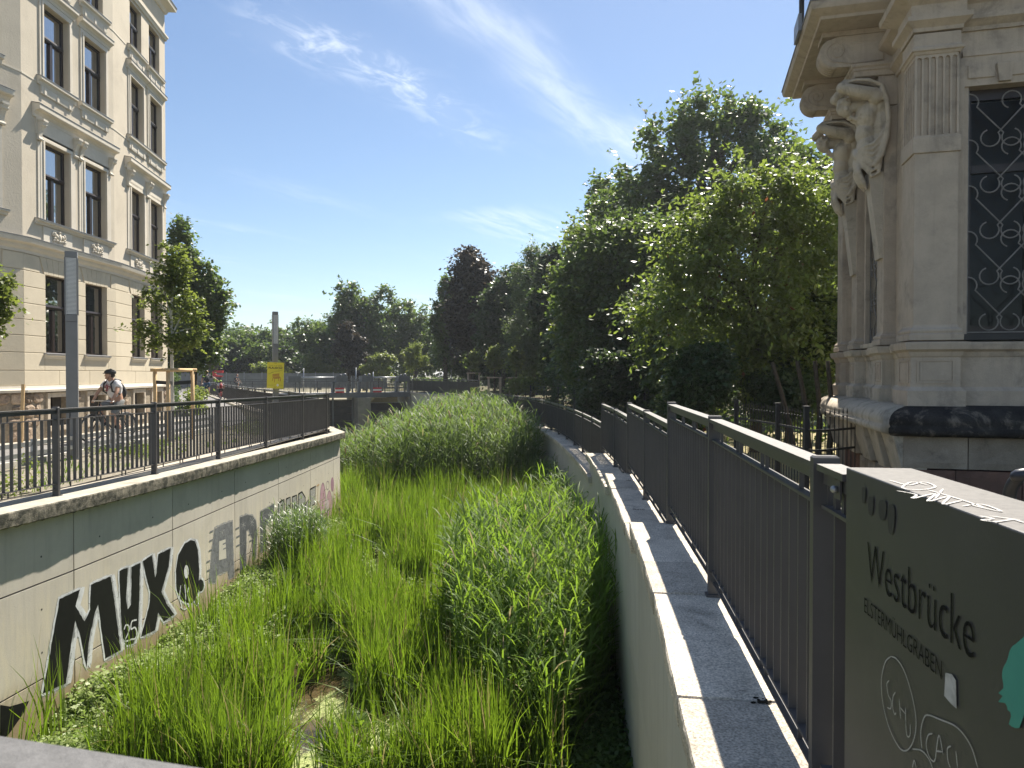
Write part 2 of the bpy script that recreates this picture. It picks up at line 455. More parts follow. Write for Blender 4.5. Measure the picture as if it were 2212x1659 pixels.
MAT['red'] = surf('red_paint', (.55, .035, .04), (.48, .03, .035), 4, .5)
MAT['sign_white'] = surf('sign_white', (.82, .82, .80), (.78, .78, .76), 4, .4)
MAT['dark_plate'] = surf('weir_steel', (.045, .04, .036), (.028, .025, .022), 3, .7, .2, 30, dirt=(.085, .07, .052), dscale=1.2, drange=(.5, .75), damt=.8)
MAT['greyblue'] = surf('machine_grey', (.15, .155, .16), (.115, .12, .125), 3, .5)
MAT['louvre'] = surf('louvre_white', (.74, .73, .70), (.68, .67, .64), 6, .45)
def glass(name, tint, refl=.12, ior=1.55):
    m, nt, out = nodes(name); L = nt.links.new
    d = N(nt, 'ShaderNodeBsdfPrincipled'); d.inputs['Base Color'].default_value = c4(tint); d.inputs['Roughness'].default_value = .02
    d.inputs['Specular IOR Level'].default_value = 1.0; d.inputs['IOR'].default_value = 1.6
    t = N(nt, 'ShaderNodeBsdfTransparent'); t.inputs['Color'].default_value = (.80, .84, .85, 1)
    fr = N(nt, 'ShaderNodeFresnel'); fr.inputs['IOR'].default_value = ior
    f = mth(nt, 'ADD', fr.outputs[0], refl)
    gl = N(nt, 'ShaderNodeBsdfGlossy'); gl.inputs['Roughness'].default_value = .015
    geo = N(nt, 'ShaderNodeNewGeometry')
    b = N(nt, 'ShaderNodeBump'); b.inputs['Strength'].default_value = .12; b.inputs['Distance'].default_value = .02
    L(noise(nt, geo.outputs['Position'], 1.1, 2, .4), b.inputs['Height']); L(b.outputs[0], gl.inputs['Normal'])
    mx = N(nt, 'ShaderNodeMixShader'); L(f, mx.inputs[0]); L(t.outputs[0], mx.inputs[1]); L(gl.outputs[0], mx.inputs[2])
    L(mx.outputs[0], out.inputs[0])
    return m
MAT['glass'] = glass('window_glass', (.02, .025, .03), .0, 1.28)
MAT['glass_house'] = glass('house_window_glass', (.02, .025, .03), .48)
MAT['room'] = surf('dim_room', (.06, .055, .05), (.04, .037, .034), 2, .9)
MAT['curtain'] = surf('net_curtain', (.62, .60, .56), (.52, .50, .47), 4, .9)
from mathutils import noise as mnoise
# ------------------------------------------------------------------ plan of the place (metres; the photographer stands at the origin)
LJ = [(-6.75, .3), (-6.45, 2.2), (-6.25, 4.6), (-6.03, 7.0), (-5.80, 9.36), (-5.66, 11.8), (-5.60, 14.3), (-5.52, 16.75), (-5.45, 19.15), (-5.41, 21.45), (-5.40, 22.25)]
LRET = [(-5.40, 22.25), (-6.5, 24.4), (-11.6, 33.2), (-17.2, 44.0), (-23.3, 56.0), (-31, 71), (-46, 100)]
RF = [(.62, -1.5), (1.06, 2.40), (1.354, 4.73), (1.587, 7.05), (1.777, 9.36), (1.955, 11.8), (2.10, 14.35), (2.17, 16.9), (2.17, 19.6), (2.11, 22.0),
      (2.02, 24.6), (1.85, 27.2), (1.62, 29.9), (1.33, 32.5), (.98, 34.9), (.57, 36.9), (.10, 38.8), (-.42, 40.6), (-.98, 42.3), (-1.55, 43.9), (-2.2, 46.2)]
RUP = [(-2.2, 46.4), (-3.7, 49.6), (-5.2, 52.7), (-6.9, 56.2), (-8.7, 60.0), (-13, 69), (-27, 97)]
WATER_Z = -2.9
def zc(d): return .07 - .23 * (min(max(d, 0), 22) - 8) / 14

# ------------------------------------------------------------------ ground, street, water
g = MB()
def strip(mb, line, far, za, zb):
    """Quads between a bank line and a far line."""
    n = len(line); o = len(mb.v)
    for (x, y), (fx, fy), z1, z2 in zip(line, far, za, zb):
        mb.v.append((x, y, z1)); mb.v.append((fx, fy, z2))
    for i in range(n-1):
        mb.f.append((o+2*i, o+2*i+2, o+2*i+3, o+2*i+1))
ll = [(-7.0, -12)] + [(x-.18, y) for x, y in LJ] + [(x-.12, y+.1) for x, y in LRET[1:]] + [(-60, 128), (-90, 190)]
lf = [(-9 - 320 * (.5 + .5*min(1, i/6)), y - 60 + i*8) for i, (x, y) in enumerate(ll)]
zl = [-.03] * len(ll)
strip(g, ll, lf, zl, [-.03] * len(ll))
rl = [(.72, -12)] + [(x+.10, y) for x, y in RF] + [(x+.05, y+.05) for x, y in RUP] + [(-42, 128), (-70, 190)]
def zr(y):
    return float(np.interp(y, [-12, 7, 7.1, 11.7, 11.8, 16.8, 17.0, 38, 46, 50, 200], [.10, .10, -.06, -.10, -.3, -.35, -.80, -.75, -.10, .08, .1]))
rm = [(x+3.2, y) for x, y in rl]; zm = [max(zr(y), -.42) if y < 47 else zr(y) for x, y in rl]
strip(g, rm, rl, zm, [zr(y) for x, y in rl])
rfar = [(x+330, y - 60 + i*5) for i, (x, y) in enumerate(rl)]
strip(g, rfar, rm, [-.3]*len(rl), zm)
# beyond: out to the horizon
o = len(g.v)
g.v += [(-1500, 190, -.03), (-90, 190, -.03), (-70, 190, .1), (1500, 190, .1), (1500, 2000, .3), (-1500, 2000, .3)]
g.f.append((o, o+1, o+2, o+3, o+4, o+5))
tag(g.build('ground', MAT['earth']), kind='structure')

def flat(name, pts, mat, z, kind='structure', parent=None):
    m = MB(); m.v = [(x, y, z) for x, y in pts]; m.f = [tuple(range(len(pts)))]
    o = m.build(name, mat, parent, fix=True)
    me = o.data
    if me.polygons[0].normal.z < 0: me.flip_normals()
    if kind: tag(o, kind=kind)
    return o
pathL = [(-12.6, -10), (-12.9, 4), (-13.4, 11), (-11.75, 17.2), (-11.75, 21.2), (-12.3, 25.6), (-15.6, 34), (-21.5, 46), (-27.5, 58), (-36, 75), (-60, 122)]
pathR = [(-8.9, -10), (-8.95, 4), (-9.0, 11), (-8.95, 17), (-8.9, 21), (-9.3, 25), (-12.7, 33.2), (-18.3, 44.4), (-24.4, 56.4), (-32.2, 72), (-55, 118)]
flat('street', pathL + pathR[::-1], MAT['asphalt'], -.008)
pav = [(x + (1.0 if 10 < y < 27 else 1.0), y) for x, y in pathL[:6]]
flat('pavement', [(x-.6, y) for x, y in pathL[:6]] + pav[::-1], MAT['paving'], .012)
# light strip between planting bed and coping
edge_in = [(-7.0, -10), (-7.2, 2.2)] + [(x-.78, y) for x, y in LJ[2:]] + [(-6.35, 23.2)]
flat('bank_walk', edge_in + [(x-.15, y) for x, y in LJ[::-1]] + [(-6.9, -10)], MAT['paving'], -.014)
# planting bed
bed = [(-8.7, -8), (-8.75, 4), (-8.8, 11), (-8.75, 17), (-8.7, 20.6)] + [(x-.80, y) for x, y in LJ[:1:-1]] + [(-7.25, 2.2), (-7.0, -8)]
flat('planting_bed', bed, MAT['soil'], -.004)
bank = [(-24.0, 56.0), (-17.9, 44.0), (-12.3, 33.2), (-7.6, 25.2), (-6.6, 24.4), (-11.6, 33.3), (-17.2, 44.1), (-23.3, 56.1)]
flat('bank_strip', bank, MAT['paving'], -.016)
k = MB()
for a, b in zip([(-8.9, -8), (-8.95, 4), (-9.0, 11), (-8.95, 17)], [(-8.95, 4), (-9.0, 11), (-8.95, 17), (-8.9, 20.8)]):
    k.bar((a[0]+.07, a[1], .02), (b[0]+.07, b[1], .02), .12, .14)
tag(k.build('kerb', MAT['kerb']), kind='structure')

def water_mat():
    m, nt, out = nodes('ditch_water'); L = nt.links.new
    geo = N(nt, 'ShaderNodeNewGeometry'); pos = geo.outputs['Position']
    w = N(nt, 'ShaderNodeBsdfPrincipled'); w.inputs['Roughness'].default_value = .04
    L(mixc(nt, rng_node(nt, noise(nt, pos, 1.6, 5, .6), .4, .65), (.030, .022, .012), (.085, .060, .030)), w.inputs['Base Color'])
    w.inputs['Specular IOR Level'].default_value = .6
    b = N(nt, 'ShaderNodeBump'); b.inputs['Strength'].default_value = .25; b.inputs['Distance'].default_value = .01
    L(noise(nt, pos, 9, 4, .6), b.inputs['Height']); L(b.outputs[0], w.inputs['Normal'])
    d = N(nt, 'ShaderNodeBsdfPrincipled'); d.inputs['Roughness'].default_value = .6
    fl = noise(nt, pos, 75, 2, .5)
    L(mixc(nt, rng_node(nt, fl, .35, .65), (.17, .215, .045), (.31, .34, .12)), d.inputs['Base Color'])
    b2 = N(nt, 'ShaderNodeBump'); b2.inputs['Strength'].default_value = .7; b2.inputs['Distance'].default_value = .01
    L(fl, b2.inputs['Height']); L(b2.outputs[0], d.inputs['Normal'])
    big = noise(nt, pos, 1.25, 5, .62, .5)
    f = rng_node(nt, mth(nt, 'ADD', mth(nt, 'MULTIPLY', big, .8), mth(nt, 'MULTIPLY', fl, .22)),   .49, .58)
    mx = N(nt, 'ShaderNodeMixShader'); L(f, mx.inputs[0]); L(w.outputs[0], mx.inputs[1]); L(d.outputs[0], mx.inputs[2])
    L(mx.outputs[0], out.inputs[0]); return m
MAT['water'] = water_mat()
flat('water', [(-9, -14), (3, -14), (3, 47), (-6, 64), (-25, 104), (-50, 104), (-26, 58), (-9, 24)], MAT['water'], WATER_Z)

# ------------------------------------------------------------------ pieces with rough faces
def rough_slab(mb, c00, c10, c11, c01, zb, zt, nu=6, nv=4, amp=.006, chip=.02, seed=0.0):
    """Stone slab: corners in plan (2D), bottom and top heights; worn edges."""
    c = [Vector(x) for x in (c00, c10, c11, c01)]
    def P(u, v):
        return (c[0]*(1-u)*(1-v) + c[1]*u*(1-v) + c[2]*u*v + c[3]*(1-u)*v)
    def nz(p, z, s): return mnoise.noise(Vector((p.x*s+seed, p.y*s, z*s)))
    o = len(mb.v); us = [i/nu for i in range(nu+1)]; vs_ = [j/nv for j in range(nv+1)]
    for j in vs_:
        for i in us:
            p = P(i, j); e = (1 if i in (0, 1) else 0) + (1 if j in (0, 1) else 0)
            z = zt + amp*nz(p, 0, 9) - (chip*.35 + chip*max(0, nz(p, 1, 6))) * (1 if e else 0)
            mb.v.append((p.x, p.y, z))
    W1 = nu+1
    for j in range(nv):
        for i in range(nu):
            mb.f.append((o+j*W1+i, o+j*W1+i+1, o+(j+1)*W1+i+1, o+(j+1)*W1+i))
    ring = [j*W1+i for j, i in [(0, i) for i in range(nu)] + [(j, nu) for j in range(nv)] + [(nv, i) for i in range(nu, 0, -1)] + [(j, 0) for j in range(nv, 0, -1)]]
    cen = (c[0]+c[1]+c[2]+c[3])/4
    rows = [ring_idx + o for ring_idx in ring]
    prev = rows
    for lev, (t, grow) in enumerate(((.12, chip*.5), (.6, chip*.35), (1.0, -chip*.25))):
        cur = []
        for idx in rows:
            x, y, z = mb.v[idx]; q = Vector((x, y)); dr = (q-cen).normalized()
            a = grow + amp*1.6*nz(q, lev*3.3+5, 14)
            cur.append(len(mb.v)); mb.v.append((x+dr.x*a, y+dr.y*a, z+(zb-z)*t + (0 if t < 1 else amp*1.5*nz(q, 9, 12))))
        n = len(cur)
        for i in range(n):
            k2 = (i+1) % n; mb.f.append((prev[i], cur[i], cur[k2], prev[k2]))
        prev = cur
    mb.f.append(tuple(reversed(prev)))

# ------------------------------------------------------------------ left canal wall
lw = thing('canal_wall', 'long pale concrete panel wall with graffiti, left bank of the ditch', 'wall', (-5.8, 12, WATER_Z))
def nrm(a, b):
    d = (Vector(b)-Vector(a)).normalized(); return Vector((d.y, -d.x))
JOINT1, JOINT2 = -.95, -2.15
GAP = .011
bk = MB()
for a, b in zip(LJ, LJ[1:]):
    n = nrm(a, b); A, B = Vector(a), Vector(b)
    i0, i1 = A - n*.03, B - n*.03; j0, j1 = A - n*.42, B - n*.42
    bk.hexa([(i0.x, i0.y, -3.4), (i1.x, i1.y, -3.4), (j1.x, j1.y, -3.4), (j0.x, j0.y, -3.4)],
            [(i0.x, i0.y, zc(a[1])-.19), (i1.x, i1.y, zc(b[1])-.19), (j1.x, j1.y, zc(b[1])-.19), (j0.x, j0.y, zc(a[1])-.19)])
bk.build('wall_core', MAT['joint'], lw)
for a, b in zip(LJ, LJ[1:]):
    if b[1] < 3: continue
    n = nrm(a, b); d = (Vector(b)-Vector(a)).normalized()
    A, B = Vector(a) + d*GAP, Vector(b) - d*GAP
    for zb0, zt0, zt1 in ((-3.4, JOINT2-GAP, JOINT2-GAP), (JOINT2+GAP, JOINT1-GAP, JOINT1-GAP), (JOINT1+GAP, zc(a[1])-.2, zc(b[1])-.2)):
        m = MB(); q0, q1 = A - n*.032, B - n*.032
        m.hexa([(A.x, A.y, zb0), (B.x, B.y, zb0), (q1.x, q1.y, zb0), (q0.x, q0.y, zb0)],
               [(A.x, A.y, zt0), (B.x, B.y, zt1), (q1.x, q1.y, zt1), (q0.x, q0.y, zt0)])
        m.build('wall_panel', MAT['concrete'], lw, fix=True)
# returning face past the corner and along the far left bank
for a, b in zip(LRET[:5], LRET[1:6]):
    n = nrm(a, b); m = MB(); A, B = Vector(a), Vector(b); q0, q1 = A-n*.4, B-n*.4
    if a == LRET[0]: q0 = Vector(LJ[-1]) + Vector((-.42, 0))
    za = zb_ = -.36
    m.hexa([(A.x, A.y, -3.4), (B.x, B.y, -3.4), (q1.x, q1.y, -3.4), (q0.x, q0.y, -3.4)], [(A.x, A.y, za), (B.x, B.y, zb_), (q1.x, q1.y, zb_), (q0.x, q0.y, za)])
    m.build('wall_return', MAT['concrete_shade'], lw, fix=True)
# coping: one cast strip with a worn lip
fine = []
for a, b in zip(LJ, LJ[1:]):
    m_ = max(2, int((Vector(b)-Vector(a)).length / .05))
    fine += [Vector(a).lerp(Vector(b), t/m_) for t in range(m_)]
fine.append(Vector(LJ[-1]))
top, lip = MB(), MB()
OUT, INN = .165, .52
for i, p in enumerate(fine):
    d = (fine[min(i+1, len(fine)-1)] - fine[max(i-1, 0)]).normalized(); n = Vector((d.y, -d.x)); z = zc(p.y)
    e = .008*mnoise.noise(Vector((p.y*6, 0, 0))) + .006*mnoise.noise(Vector((p.y*25, 3, 0)))
    r = .5+.5*mnoise.noise(Vector((p.y*13, 7, 2))); r2 = mnoise.noise(Vector((p.y*31, 1, 5)))
    q = p + n*(OUT+e)
    def add(mb, off, zz): w = p + n*off; mb.v.append((w.x, w.y, zz))
    add(top, -INN, z); add(top, -.1, z+.003); add(top, OUT-.05+e, z); add(top, OUT-.012+e, z-.006)
    add(lip, OUT-.012+e, z-.006); add(lip, OUT+e, z-.022); add(lip, OUT+.004*r2+e, z-.09); add(lip, OUT-.008+e+.006*r2, z-.165-.02*r)
    add(lip, OUT-.03+.01*r2, z-.185-.034*r*r); add(lip, OUT-.075, z-.186); add(lip, -.02, z-.186)
for mb, nn in ((top, 4), (lip, 7)):
    for i in range(len(fine)-1):
        for j in range(nn-1): mb.f.append((i*nn+j, i*nn+j+1, (i+1)*nn+j+1, (i+1)*nn+j))
# end face
e0 = len(lip.v); d = Vector((0, 1)); zE = zc(22.25)
for off, zz in ((-INN, zE), (OUT, zE), (OUT, zE-.19), (-INN, zE-.19)): lip.v.append((LJ[-1][0]+off, LJ[-1][1]+.002, zz))
lip.f.append((e0, e0+1, e0+2, e0+3))
copo = top.build('coping', MAT['coping'], lw, fix=True)
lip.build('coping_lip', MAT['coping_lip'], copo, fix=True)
# far coping of the left bank
m = MB()
for a, b in zip(LRET[:5], LRET[1:6]):
    n = nrm(a, b); A, B = Vector(a)+n*.12, Vector(b)+n*.12; q0, q1 = A-n*.6, B-n*.6
    if a == LRET[0]: A = Vector((-5.24, 22.262)); q0 = Vector((-5.92, 22.262))
    m.hexa([(A.x, A.y, -.355), (B.x, B.y, -.355), (q1.x, q1.y, -.355), (q0.x, q0.y, -.355)], [(A.x, A.y, -.165), (B.x, B.y, -.1), (q1.x, q1.y, -.1), (q0.x, q0.y, -.165)])
m.build('coping', MAT['coping'], lw, fix=True)

# ------------------------------------------------------------------ railings
def unit_box(w, d, name, mat):
    return MB().box(-w/2, w/2, -d/2, d/2, 0, 1).mesh(name, mat)
BAR = unit_box(.010, .042, 'baluster', MAT['steel'])
PIN = unit_box(.010, .016, 'pin', MAT['steel'])
def frame_at(p, d, z, h):
    """Matrix: local x along the fence, z up scaled to h."""
    a = math.atan2(d.y, d.x)
    return Matrix.Translation((p.x, p.y, z)) @ Matrix.Rotation(a, 4, 'Z') @ Matrix.Diagonal((1, 1, h, 1))
def post_mesh(w, d, h, mat):
    c = .006
    m = MB().hexa([(-w/2,-d/2,0),(w/2,-d/2,0),(w/2,d/2,0),(-w/2,d/2,0)], [(-w/2,-d/2,h-c),(w/2,-d/2,h-c),(w/2,d/2,h-c),(-w/2,d/2,h-c)])
    m.hexa([(-w/2,-d/2,h-c),(w/2,-d/2,h-c),(w/2,d/2,h-c),(-w/2,d/2,h-c)], [(-w/2+c,-d/2+c,h),(w/2-c,-d/2+c,h),(w/2-c,d/2-c,h),(-w/2+c,d/2-c,h)])
    m.box(-w/2-.02, w/2+.02, -d/2-.015, d/2+.015, 0, .012)
    return m.mesh('post', mat)
def rail_panel(root, a, b, zt0, zt1, zb0, zb1, single=True, spacing=.12, pins=True, wide=False):
    """One bay between posts a and b: handrail, slim rails, balusters."""
    A, B = Vector(a), Vector(b); L = (B-A).length; d = (B-A)/L
    A3 = lambda s, z0, z1: Vector((A.x+d.x*s, A.y+d.y*s, z0+(z1-z0)*s/L))
    s0, s1 = .02, L-.02
    h = MB(); hw = .078 if wide else .062
    h.bar(A3(s0, zt0-.034, zt1-.034), A3(s1, zt0-.034, zt1-.034), hw, .022)
    h.bar(A3(s0, zt0-.067, zt1-.067), A3(s1, zt0-.067, zt1-.067), .034, .044)
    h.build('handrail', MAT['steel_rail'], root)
    r = MB()
    r.bar(A3(s0, zt0-.165, zt1-.165), A3(s1, zt0-.165, zt1-.165), .046, .012)
    r.bar(A3(s0, zb0+.165, zb1+.165), A3(s1, zb0+.165, zb1+.165), .046, .012)
    r.bar(A3(s0, zb0+.09, zb1+.09), A3(s1, zb0+.09, zb1+.09), .03, .010)
    r.build('rail', MAT['steel'], root)
    nb = max(2, int(round((L-.06)/spacing))); joined = MB()
    for i in range(1, nb):
        s = L*i/nb; zb = zb0+(zb1-zb0)*s/L+.17; zt = zt0+(zt1-zt0)*s/L-.171
        p = A + d*s
        if single: link('baluster', BAR, root, frame_at(p, d, zb, zt-zb), True)
        else:
            n = Vector((-d.y, d.x)); x, y = d*.005, n*.021
            cs = [p-x-y, p+x-y, p+x+y, p-x+y]
            joined.hexa([(c.x, c.y, zb) for c in cs], [(c.x, c.y, zt) for c in cs])
    if not single:
        tag(joined.build('balusters', MAT['steel'], root), kind='stuff')
    if pins:
        for f in (.12, .36, .40, .62, .66, .88):
            s = L*f; p = A + d*s
            for z0, z1 in ((A3(s, zb0, zb1).z+.095, .064), (A3(s, zt0, zt1).z-.159, .070)):
                link('spacer', PIN, root, frame_at(p, d, z0, z1), True)

# near left railing on the coping
lr = thing('railing', 'dark steel railing of flat upright bars on the left coping above the graffiti', 'railing', (-5.8, 14, 0))
LP = []
for yy in (2.35, 4.65, 6.98, 9.29, 11.57, 13.94, 16.4, 19.0, 21.3):
    x = float(np.interp(yy, [p[1] for p in LJ], [p[0] for p in LJ])) - .17
    LP.append((x, yy))
LP.append((-5.72, 22.05))
def ztop(y): return float(np.interp(y, [0, 9.3, 21.6, 60], [1.32, 1.22, 1.08, 1.0]))
for i, p in enumerate(LP):
    dd = Vector(LP[min(i+1, len(LP)-1)]) - Vector(LP[max(i-1, 0)])
    zb = zc(p[1]); M = Matrix.Translation((p[0], p[1], zb)) @ Matrix.Rotation(math.atan2(dd.y, dd.x), 4, 'Z')
    link('post', post_mesh(.036, .085, ztop(p[1])-zb, MAT['steel']), lr, M, True)
for a, b in zip(LP, LP[1:]):
    rail_panel(lr, a, b, ztop(a[1]), ztop(b[1]), zc(a[1]), zc(b[1]), True)

# far left railing along the bank path
fr = thing('railing', 'dark steel railing beside the bank path leading away to the left', 'railing', (-12, 34, 0))
base = [Vector((-6.0, 22.75)), Vector((-7.1, 24.6)), Vector((-12.05, 33.4)), Vector((-17.65, 44.2)), Vector((-24.0, 56.9)), Vector((-30.5, 69.5))]
Lf, ff, _ = interp_line(base); nf = int(Lf/2.4)
FP = [ff(Lf*i/nf)[0] for i in range(nf+1)]
def zfl(y): return float(np.interp(y, [22, 26, 33, 60], [-.16, -.14, -.11, -.09]))
for i, p in enumerate(FP):
    dd = FP[min(i+1, nf)] - FP[max(i-1, 0)]
    link('post', post_mesh(.036, .085, 1.0-zfl(p.y), MAT['steel']), fr, Matrix.Translation((p.x, p.y, zfl(p.y))) @ Matrix.Rotation(math.atan2(dd.y, dd.x), 4, 'Z'), True)
for a, b in zip(FP, FP[1:]):
    rail_panel(fr, a, b, 1.0, 1.0, zfl(a.y), zfl(b.y), False, pins=False)

# ------------------------------------------------------------------ right canal wall, coping stones, railing
rw = thing('canal_wall', 'curving pale concrete wall with stepped stone coping, right bank of the ditch', 'wall', (1.6, 14, WATER_Z))
RS = smooth_line(RF, 8); RL, rfn, _ = interp_line(RS)
def s_at_y(y):
    lo, hi = 0.0, RL
    for _ in range(50):
        mid = (lo+hi)/2
        if rfn(mid)[0].y < y: lo = mid
        else: hi = mid
    return lo
SECT = [(-1.2, 7.10, .17), (7.10, 11.86, -.01), (11.86, 16.95, -.235), (16.3, 46.2, -.70)]
COPW, COPI = .40, .13
for si, (y0, y1, zt) in enumerate(SECT):
    s0, s1 = s_at_y(y0), s_at_y(y1); n = max(1, int(round((s1-s0)/.78)))
    zb = zt - .15
    if si == 0:   # joint positions read from the stones
        js = [s_at_y(v) for v in (-1.2, -.4, .3, .95, 1.7, 2.45, 3.2, 3.98, 4.75, 5.57, 6.33, 7.10)]
    else:
        js = [s0+(s1-s0)*i/n for i in range(n+1)]
    for i, (a, b) in enumerate(zip(js, js[1:])):
        (p, d), (q, e) = rfn(a+.004), rfn(b-.004)
        nl, ml = Vector((-d.y, d.x)), Vector((-e.y, e.x))      # towards the canal
        inset = 0.0 if si < 3 else .02
        m = MB()
        j1, j2 = random.uniform(-.006, .006), random.uniform(-.006, .006)
        nu = 14 if (si == 0) else (8 if si == 1 else 4)
        rough_slab(m, p - nl*COPI, q - ml*COPI, q + ml*(COPW+j1), p + nl*(COPW+j1), zb, zt+j2, nu, nu, .004, .014 if si == 0 else .018, seed=i*7.3)
        m.build('coping_stone', MAT['granite'], rw, smooth=False, fix=True)
    # moss in the joints
    mo = MB()
    for b in js[1:-1]:
        p, d = rfn(b); nl = Vector((-d.y, d.x))
        if si > 1 or random.random() < .45: continue
        t0 = random.uniform(-.02, .12); t1 = t0 + random.uniform(.04, .15)
        for kx in range(16):
            t = t0+(t1-t0)*kx/15
            c = p + nl*(t+random.uniform(-.03, .03)) + d*random.gauss(0, .014)
            mo.ball((c.x, c.y, zt-.003), (.005+.013*random.random()**2, .005+.014*random.random()**2, .005), 7, 4)
    if mo.v: tag(mo.build('joint_moss', MAT['moss'], rw), kind='stuff')
    # wall panels below
    off = COPW - .085
    t0, t1 = (s0, s1) if si < 3 else (s_at_y(16.95), s1)
    n = max(1, int(round((t1-t0)/1.22))); js = [t0+(t1-t0)*i/n for i in range(n+1)]
    for a, b in zip(js, js[1:]):
        (p, d), (q, e) = rfn(a+.005), rfn(b-.005); nl, ml = Vector((-d.y, d.x)), Vector((-e.y, e.x))
        for zlo, zhi in ((-3.4, -1.55), (-1.546, zb+.004)):
            P0, P1, Q1, Q0 = p+nl*off, q+ml*off, q+ml*(off-.04), p+nl*(off-.04)
            m = MB().hexa([(v.x, v.y, zlo) for v in (P0, P1, Q1, Q0)], [(v.x, v.y, zhi) for v in (P0, P1, Q1, Q0)])
            m.build('wall_panel', MAT['concrete_shade'], rw, fix=True)
    core = MB(); fr_ = []
    for kk in range(n*2+1):
        p, d = rfn(t0+(t1-t0)*kk/(n*2)); nl = Vector((-d.y, d.x)); a_, b_ = p+nl*(off-.02), p-nl*.10
        fr_.append((a_, b_))
    for (a0, b0), (a1, b1) in zip(fr_, fr_[1:]):
        core.hexa([(v.x, v.y, -3.4) for v in (a0, a1, b1, b0)], [(v.x, v.y, zb-.006) for v in (a0, a1, b1, b0)])
    core.build('wall_core', MAT['joint'], rw, fix=True)

rr = thing('railing', 'dark stepped steel railing on the right coping beside the bridge sign', 'railing', (1.6, 8, 0))
RP = [(1.06, 2.40, 1.374, .17), (1.354, 4.73, 1.374, .17), (1.587, 7.05, 1.374, .17), (1.777, 9.36, 1.18, -.01), (1.955, 11.8, 1.18, -.01), (2.10, 14.35, .96, -.235), (2.17, 16.9, .96, -.235)]
for i, (x, y, zt, zb) in enumerate(RP):
    a, b = RP[max(i-1, 0)], RP[min(i+1, len(RP)-1)]
    link('post', post_mesh(.040, .085, zt-zb, MAT['steel']), rr, Matrix.Translation((x, y, zb)) @ Matrix.Rotation(math.atan2(b[1]-a[1], b[0]-a[0]), 4, 'Z'), True)
for i in range(len(RP)-1):
    a, b = RP[i], RP[i+1]; zt, zb = min(a[2], b[2]), min(a[3], b[3])
    rail_panel(rr, a[:2], b[:2], zt, zt, zb, zb, True, wide=True)
# short bay between the first post and the sign box
rail_panel(rr, (1.022, 2.09), (1.058, 2.38), 1.374, 1.374, .17, .17, True, wide=True)

cf = thing('railing', 'low dark steel railing curving left behind the tall reeds', 'railing', (1, 30, -.7))
sA, sB = s_at_y(17.05), s_at_y(46.0); ncf = 14
CP = [rfn(sA+(sB-sA)*i/ncf) for i in range(ncf+1)]
for i, (p, d) in enumerate(CP):
    link('post', post_mesh(.036, .085, 1.2, MAT['steel']), cf, Matrix.Translation((p.x, p.y, -.70)) @ Matrix.Rotation(math.atan2(d.y, d.x), 4, 'Z'), True)
for (a, _), (b, _) in zip(CP, CP[1:]):
    rail_panel(cf, a, b, .5, .5, -.70, -.70, False, pins=False, spacing=.11)

# upper bank wall and railing by the weir
uw = thing('canal_wall', 'short pale concrete wall rising behind the reeds beside the weir', 'wall', (-5, 53, WATER_Z))
m = MB()
for a, b in zip(RUP[:4], RUP[1:5]):
    n = -nrm(a, b); A, B = Vector(a)+n*.2, Vector(b)+n*.2; q0, q1 = A-n*.5, B-n*.5
    m.hexa([(A.x, A.y, -3.4), (B.x, B.y, -3.4), (q1.x, q1.y, -3.4), (q0.x, q0.y, -3.4)][::-1], [(A.x, A.y, 0), (B.x, B.y, 0), (q1.x, q1.y, 0), (q0.x, q0.y, 0)][::-1])
m.build('wall_face', MAT['concrete'], uw, fix=True)
m = MB()
for a, b in zip(RUP[:4], RUP[1:5]):
    n = -nrm(a, b); A, B = Vector(a)+n*.28, Vector(b)+n*.28; q0, q1 = A-n*.7, B-n*.7
    m.hexa([(A.x, A.y, .002), (B.x, B.y, .002), (q1.x, q1.y, .002), (q0.x, q0.y, .002)][::-1], [(A.x, A.y, .12), (B.x, B.y, .12), (q1.x, q1.y, .12), (q0.x, q0.y, .12)][::-1])
m.build('coping', MAT['paving'], uw, fix=True)
ur = thing('railing', 'dark panelled steel railing on the bank right of the weir', 'railing', (-5, 53, .1))
UP = [Vector((-2.2, 46.5)).lerp(Vector((-8.6, 59.9)), i/8) for i in range(9)]
dU = (UP[-1]-UP[0]).normalized()
for p in UP:
    link('post', post_mesh(.04, .085, 1.17, MAT['steel']), ur, Matrix.Translation((p.x, p.y, .12)) @ Matrix.Rotation(math.atan2(dU.y, dU.x), 4, 'Z'), True)
for a, b in zip(UP, UP[1:]):
    rail_panel(ur, a, b, 1.29, 1.29, .12, .12, False, pins=False, spacing=.09)

# ------------------------------------------------------------------ bridge underfoot and its rail
br = thing('bridge', 'road bridge deck the picture is taken from, grey blurred rail at its edge', 'bridge', (-2, -3, -.5))
ux, uy = Vector((.969, -.248)), Vector((.248, .969))
def bl(x, y, z): v = ux*x + uy*y; return (v.x, v.y, z)
m = MB(); m.hexa([bl(-9, -9, -.7), bl(2.4, -9, -.7), bl(2.4, .30, -.7), bl(-9, .30, -.7)], [bl(-9, -9, .05), bl(2.4, -9, .05), bl(2.4, .30, .05), bl(-9, .30, .05)])
m.build('deck', MAT['asphalt'], br)
RZ = 1.335
p0 = on_z(0, 1590, RZ); p1 = on_z(440, 1660, RZ)
dv = (p1-p0); dv.z = 0; dv.normalize(); nv = Vector((-dv.y, dv.x, 0)); nv = nv if nv.y > 0 else -nv
a, b = p0 - dv*3.0 - nv*.035, p0 + dv*1.0 - nv*.035
m = MB(); m.bar((a.x, a.y, RZ-.012), (b.x, b.y, RZ-.012), .07, .024); m.bar((a.x, a.y, RZ-.046), (b.x, b.y, RZ-.046), .034, .044)
m.build('handrail', surf('dusty_rail', (.135, .133, .132), (.10, .099, .098), 60, .6, .2, 160, .0), br)
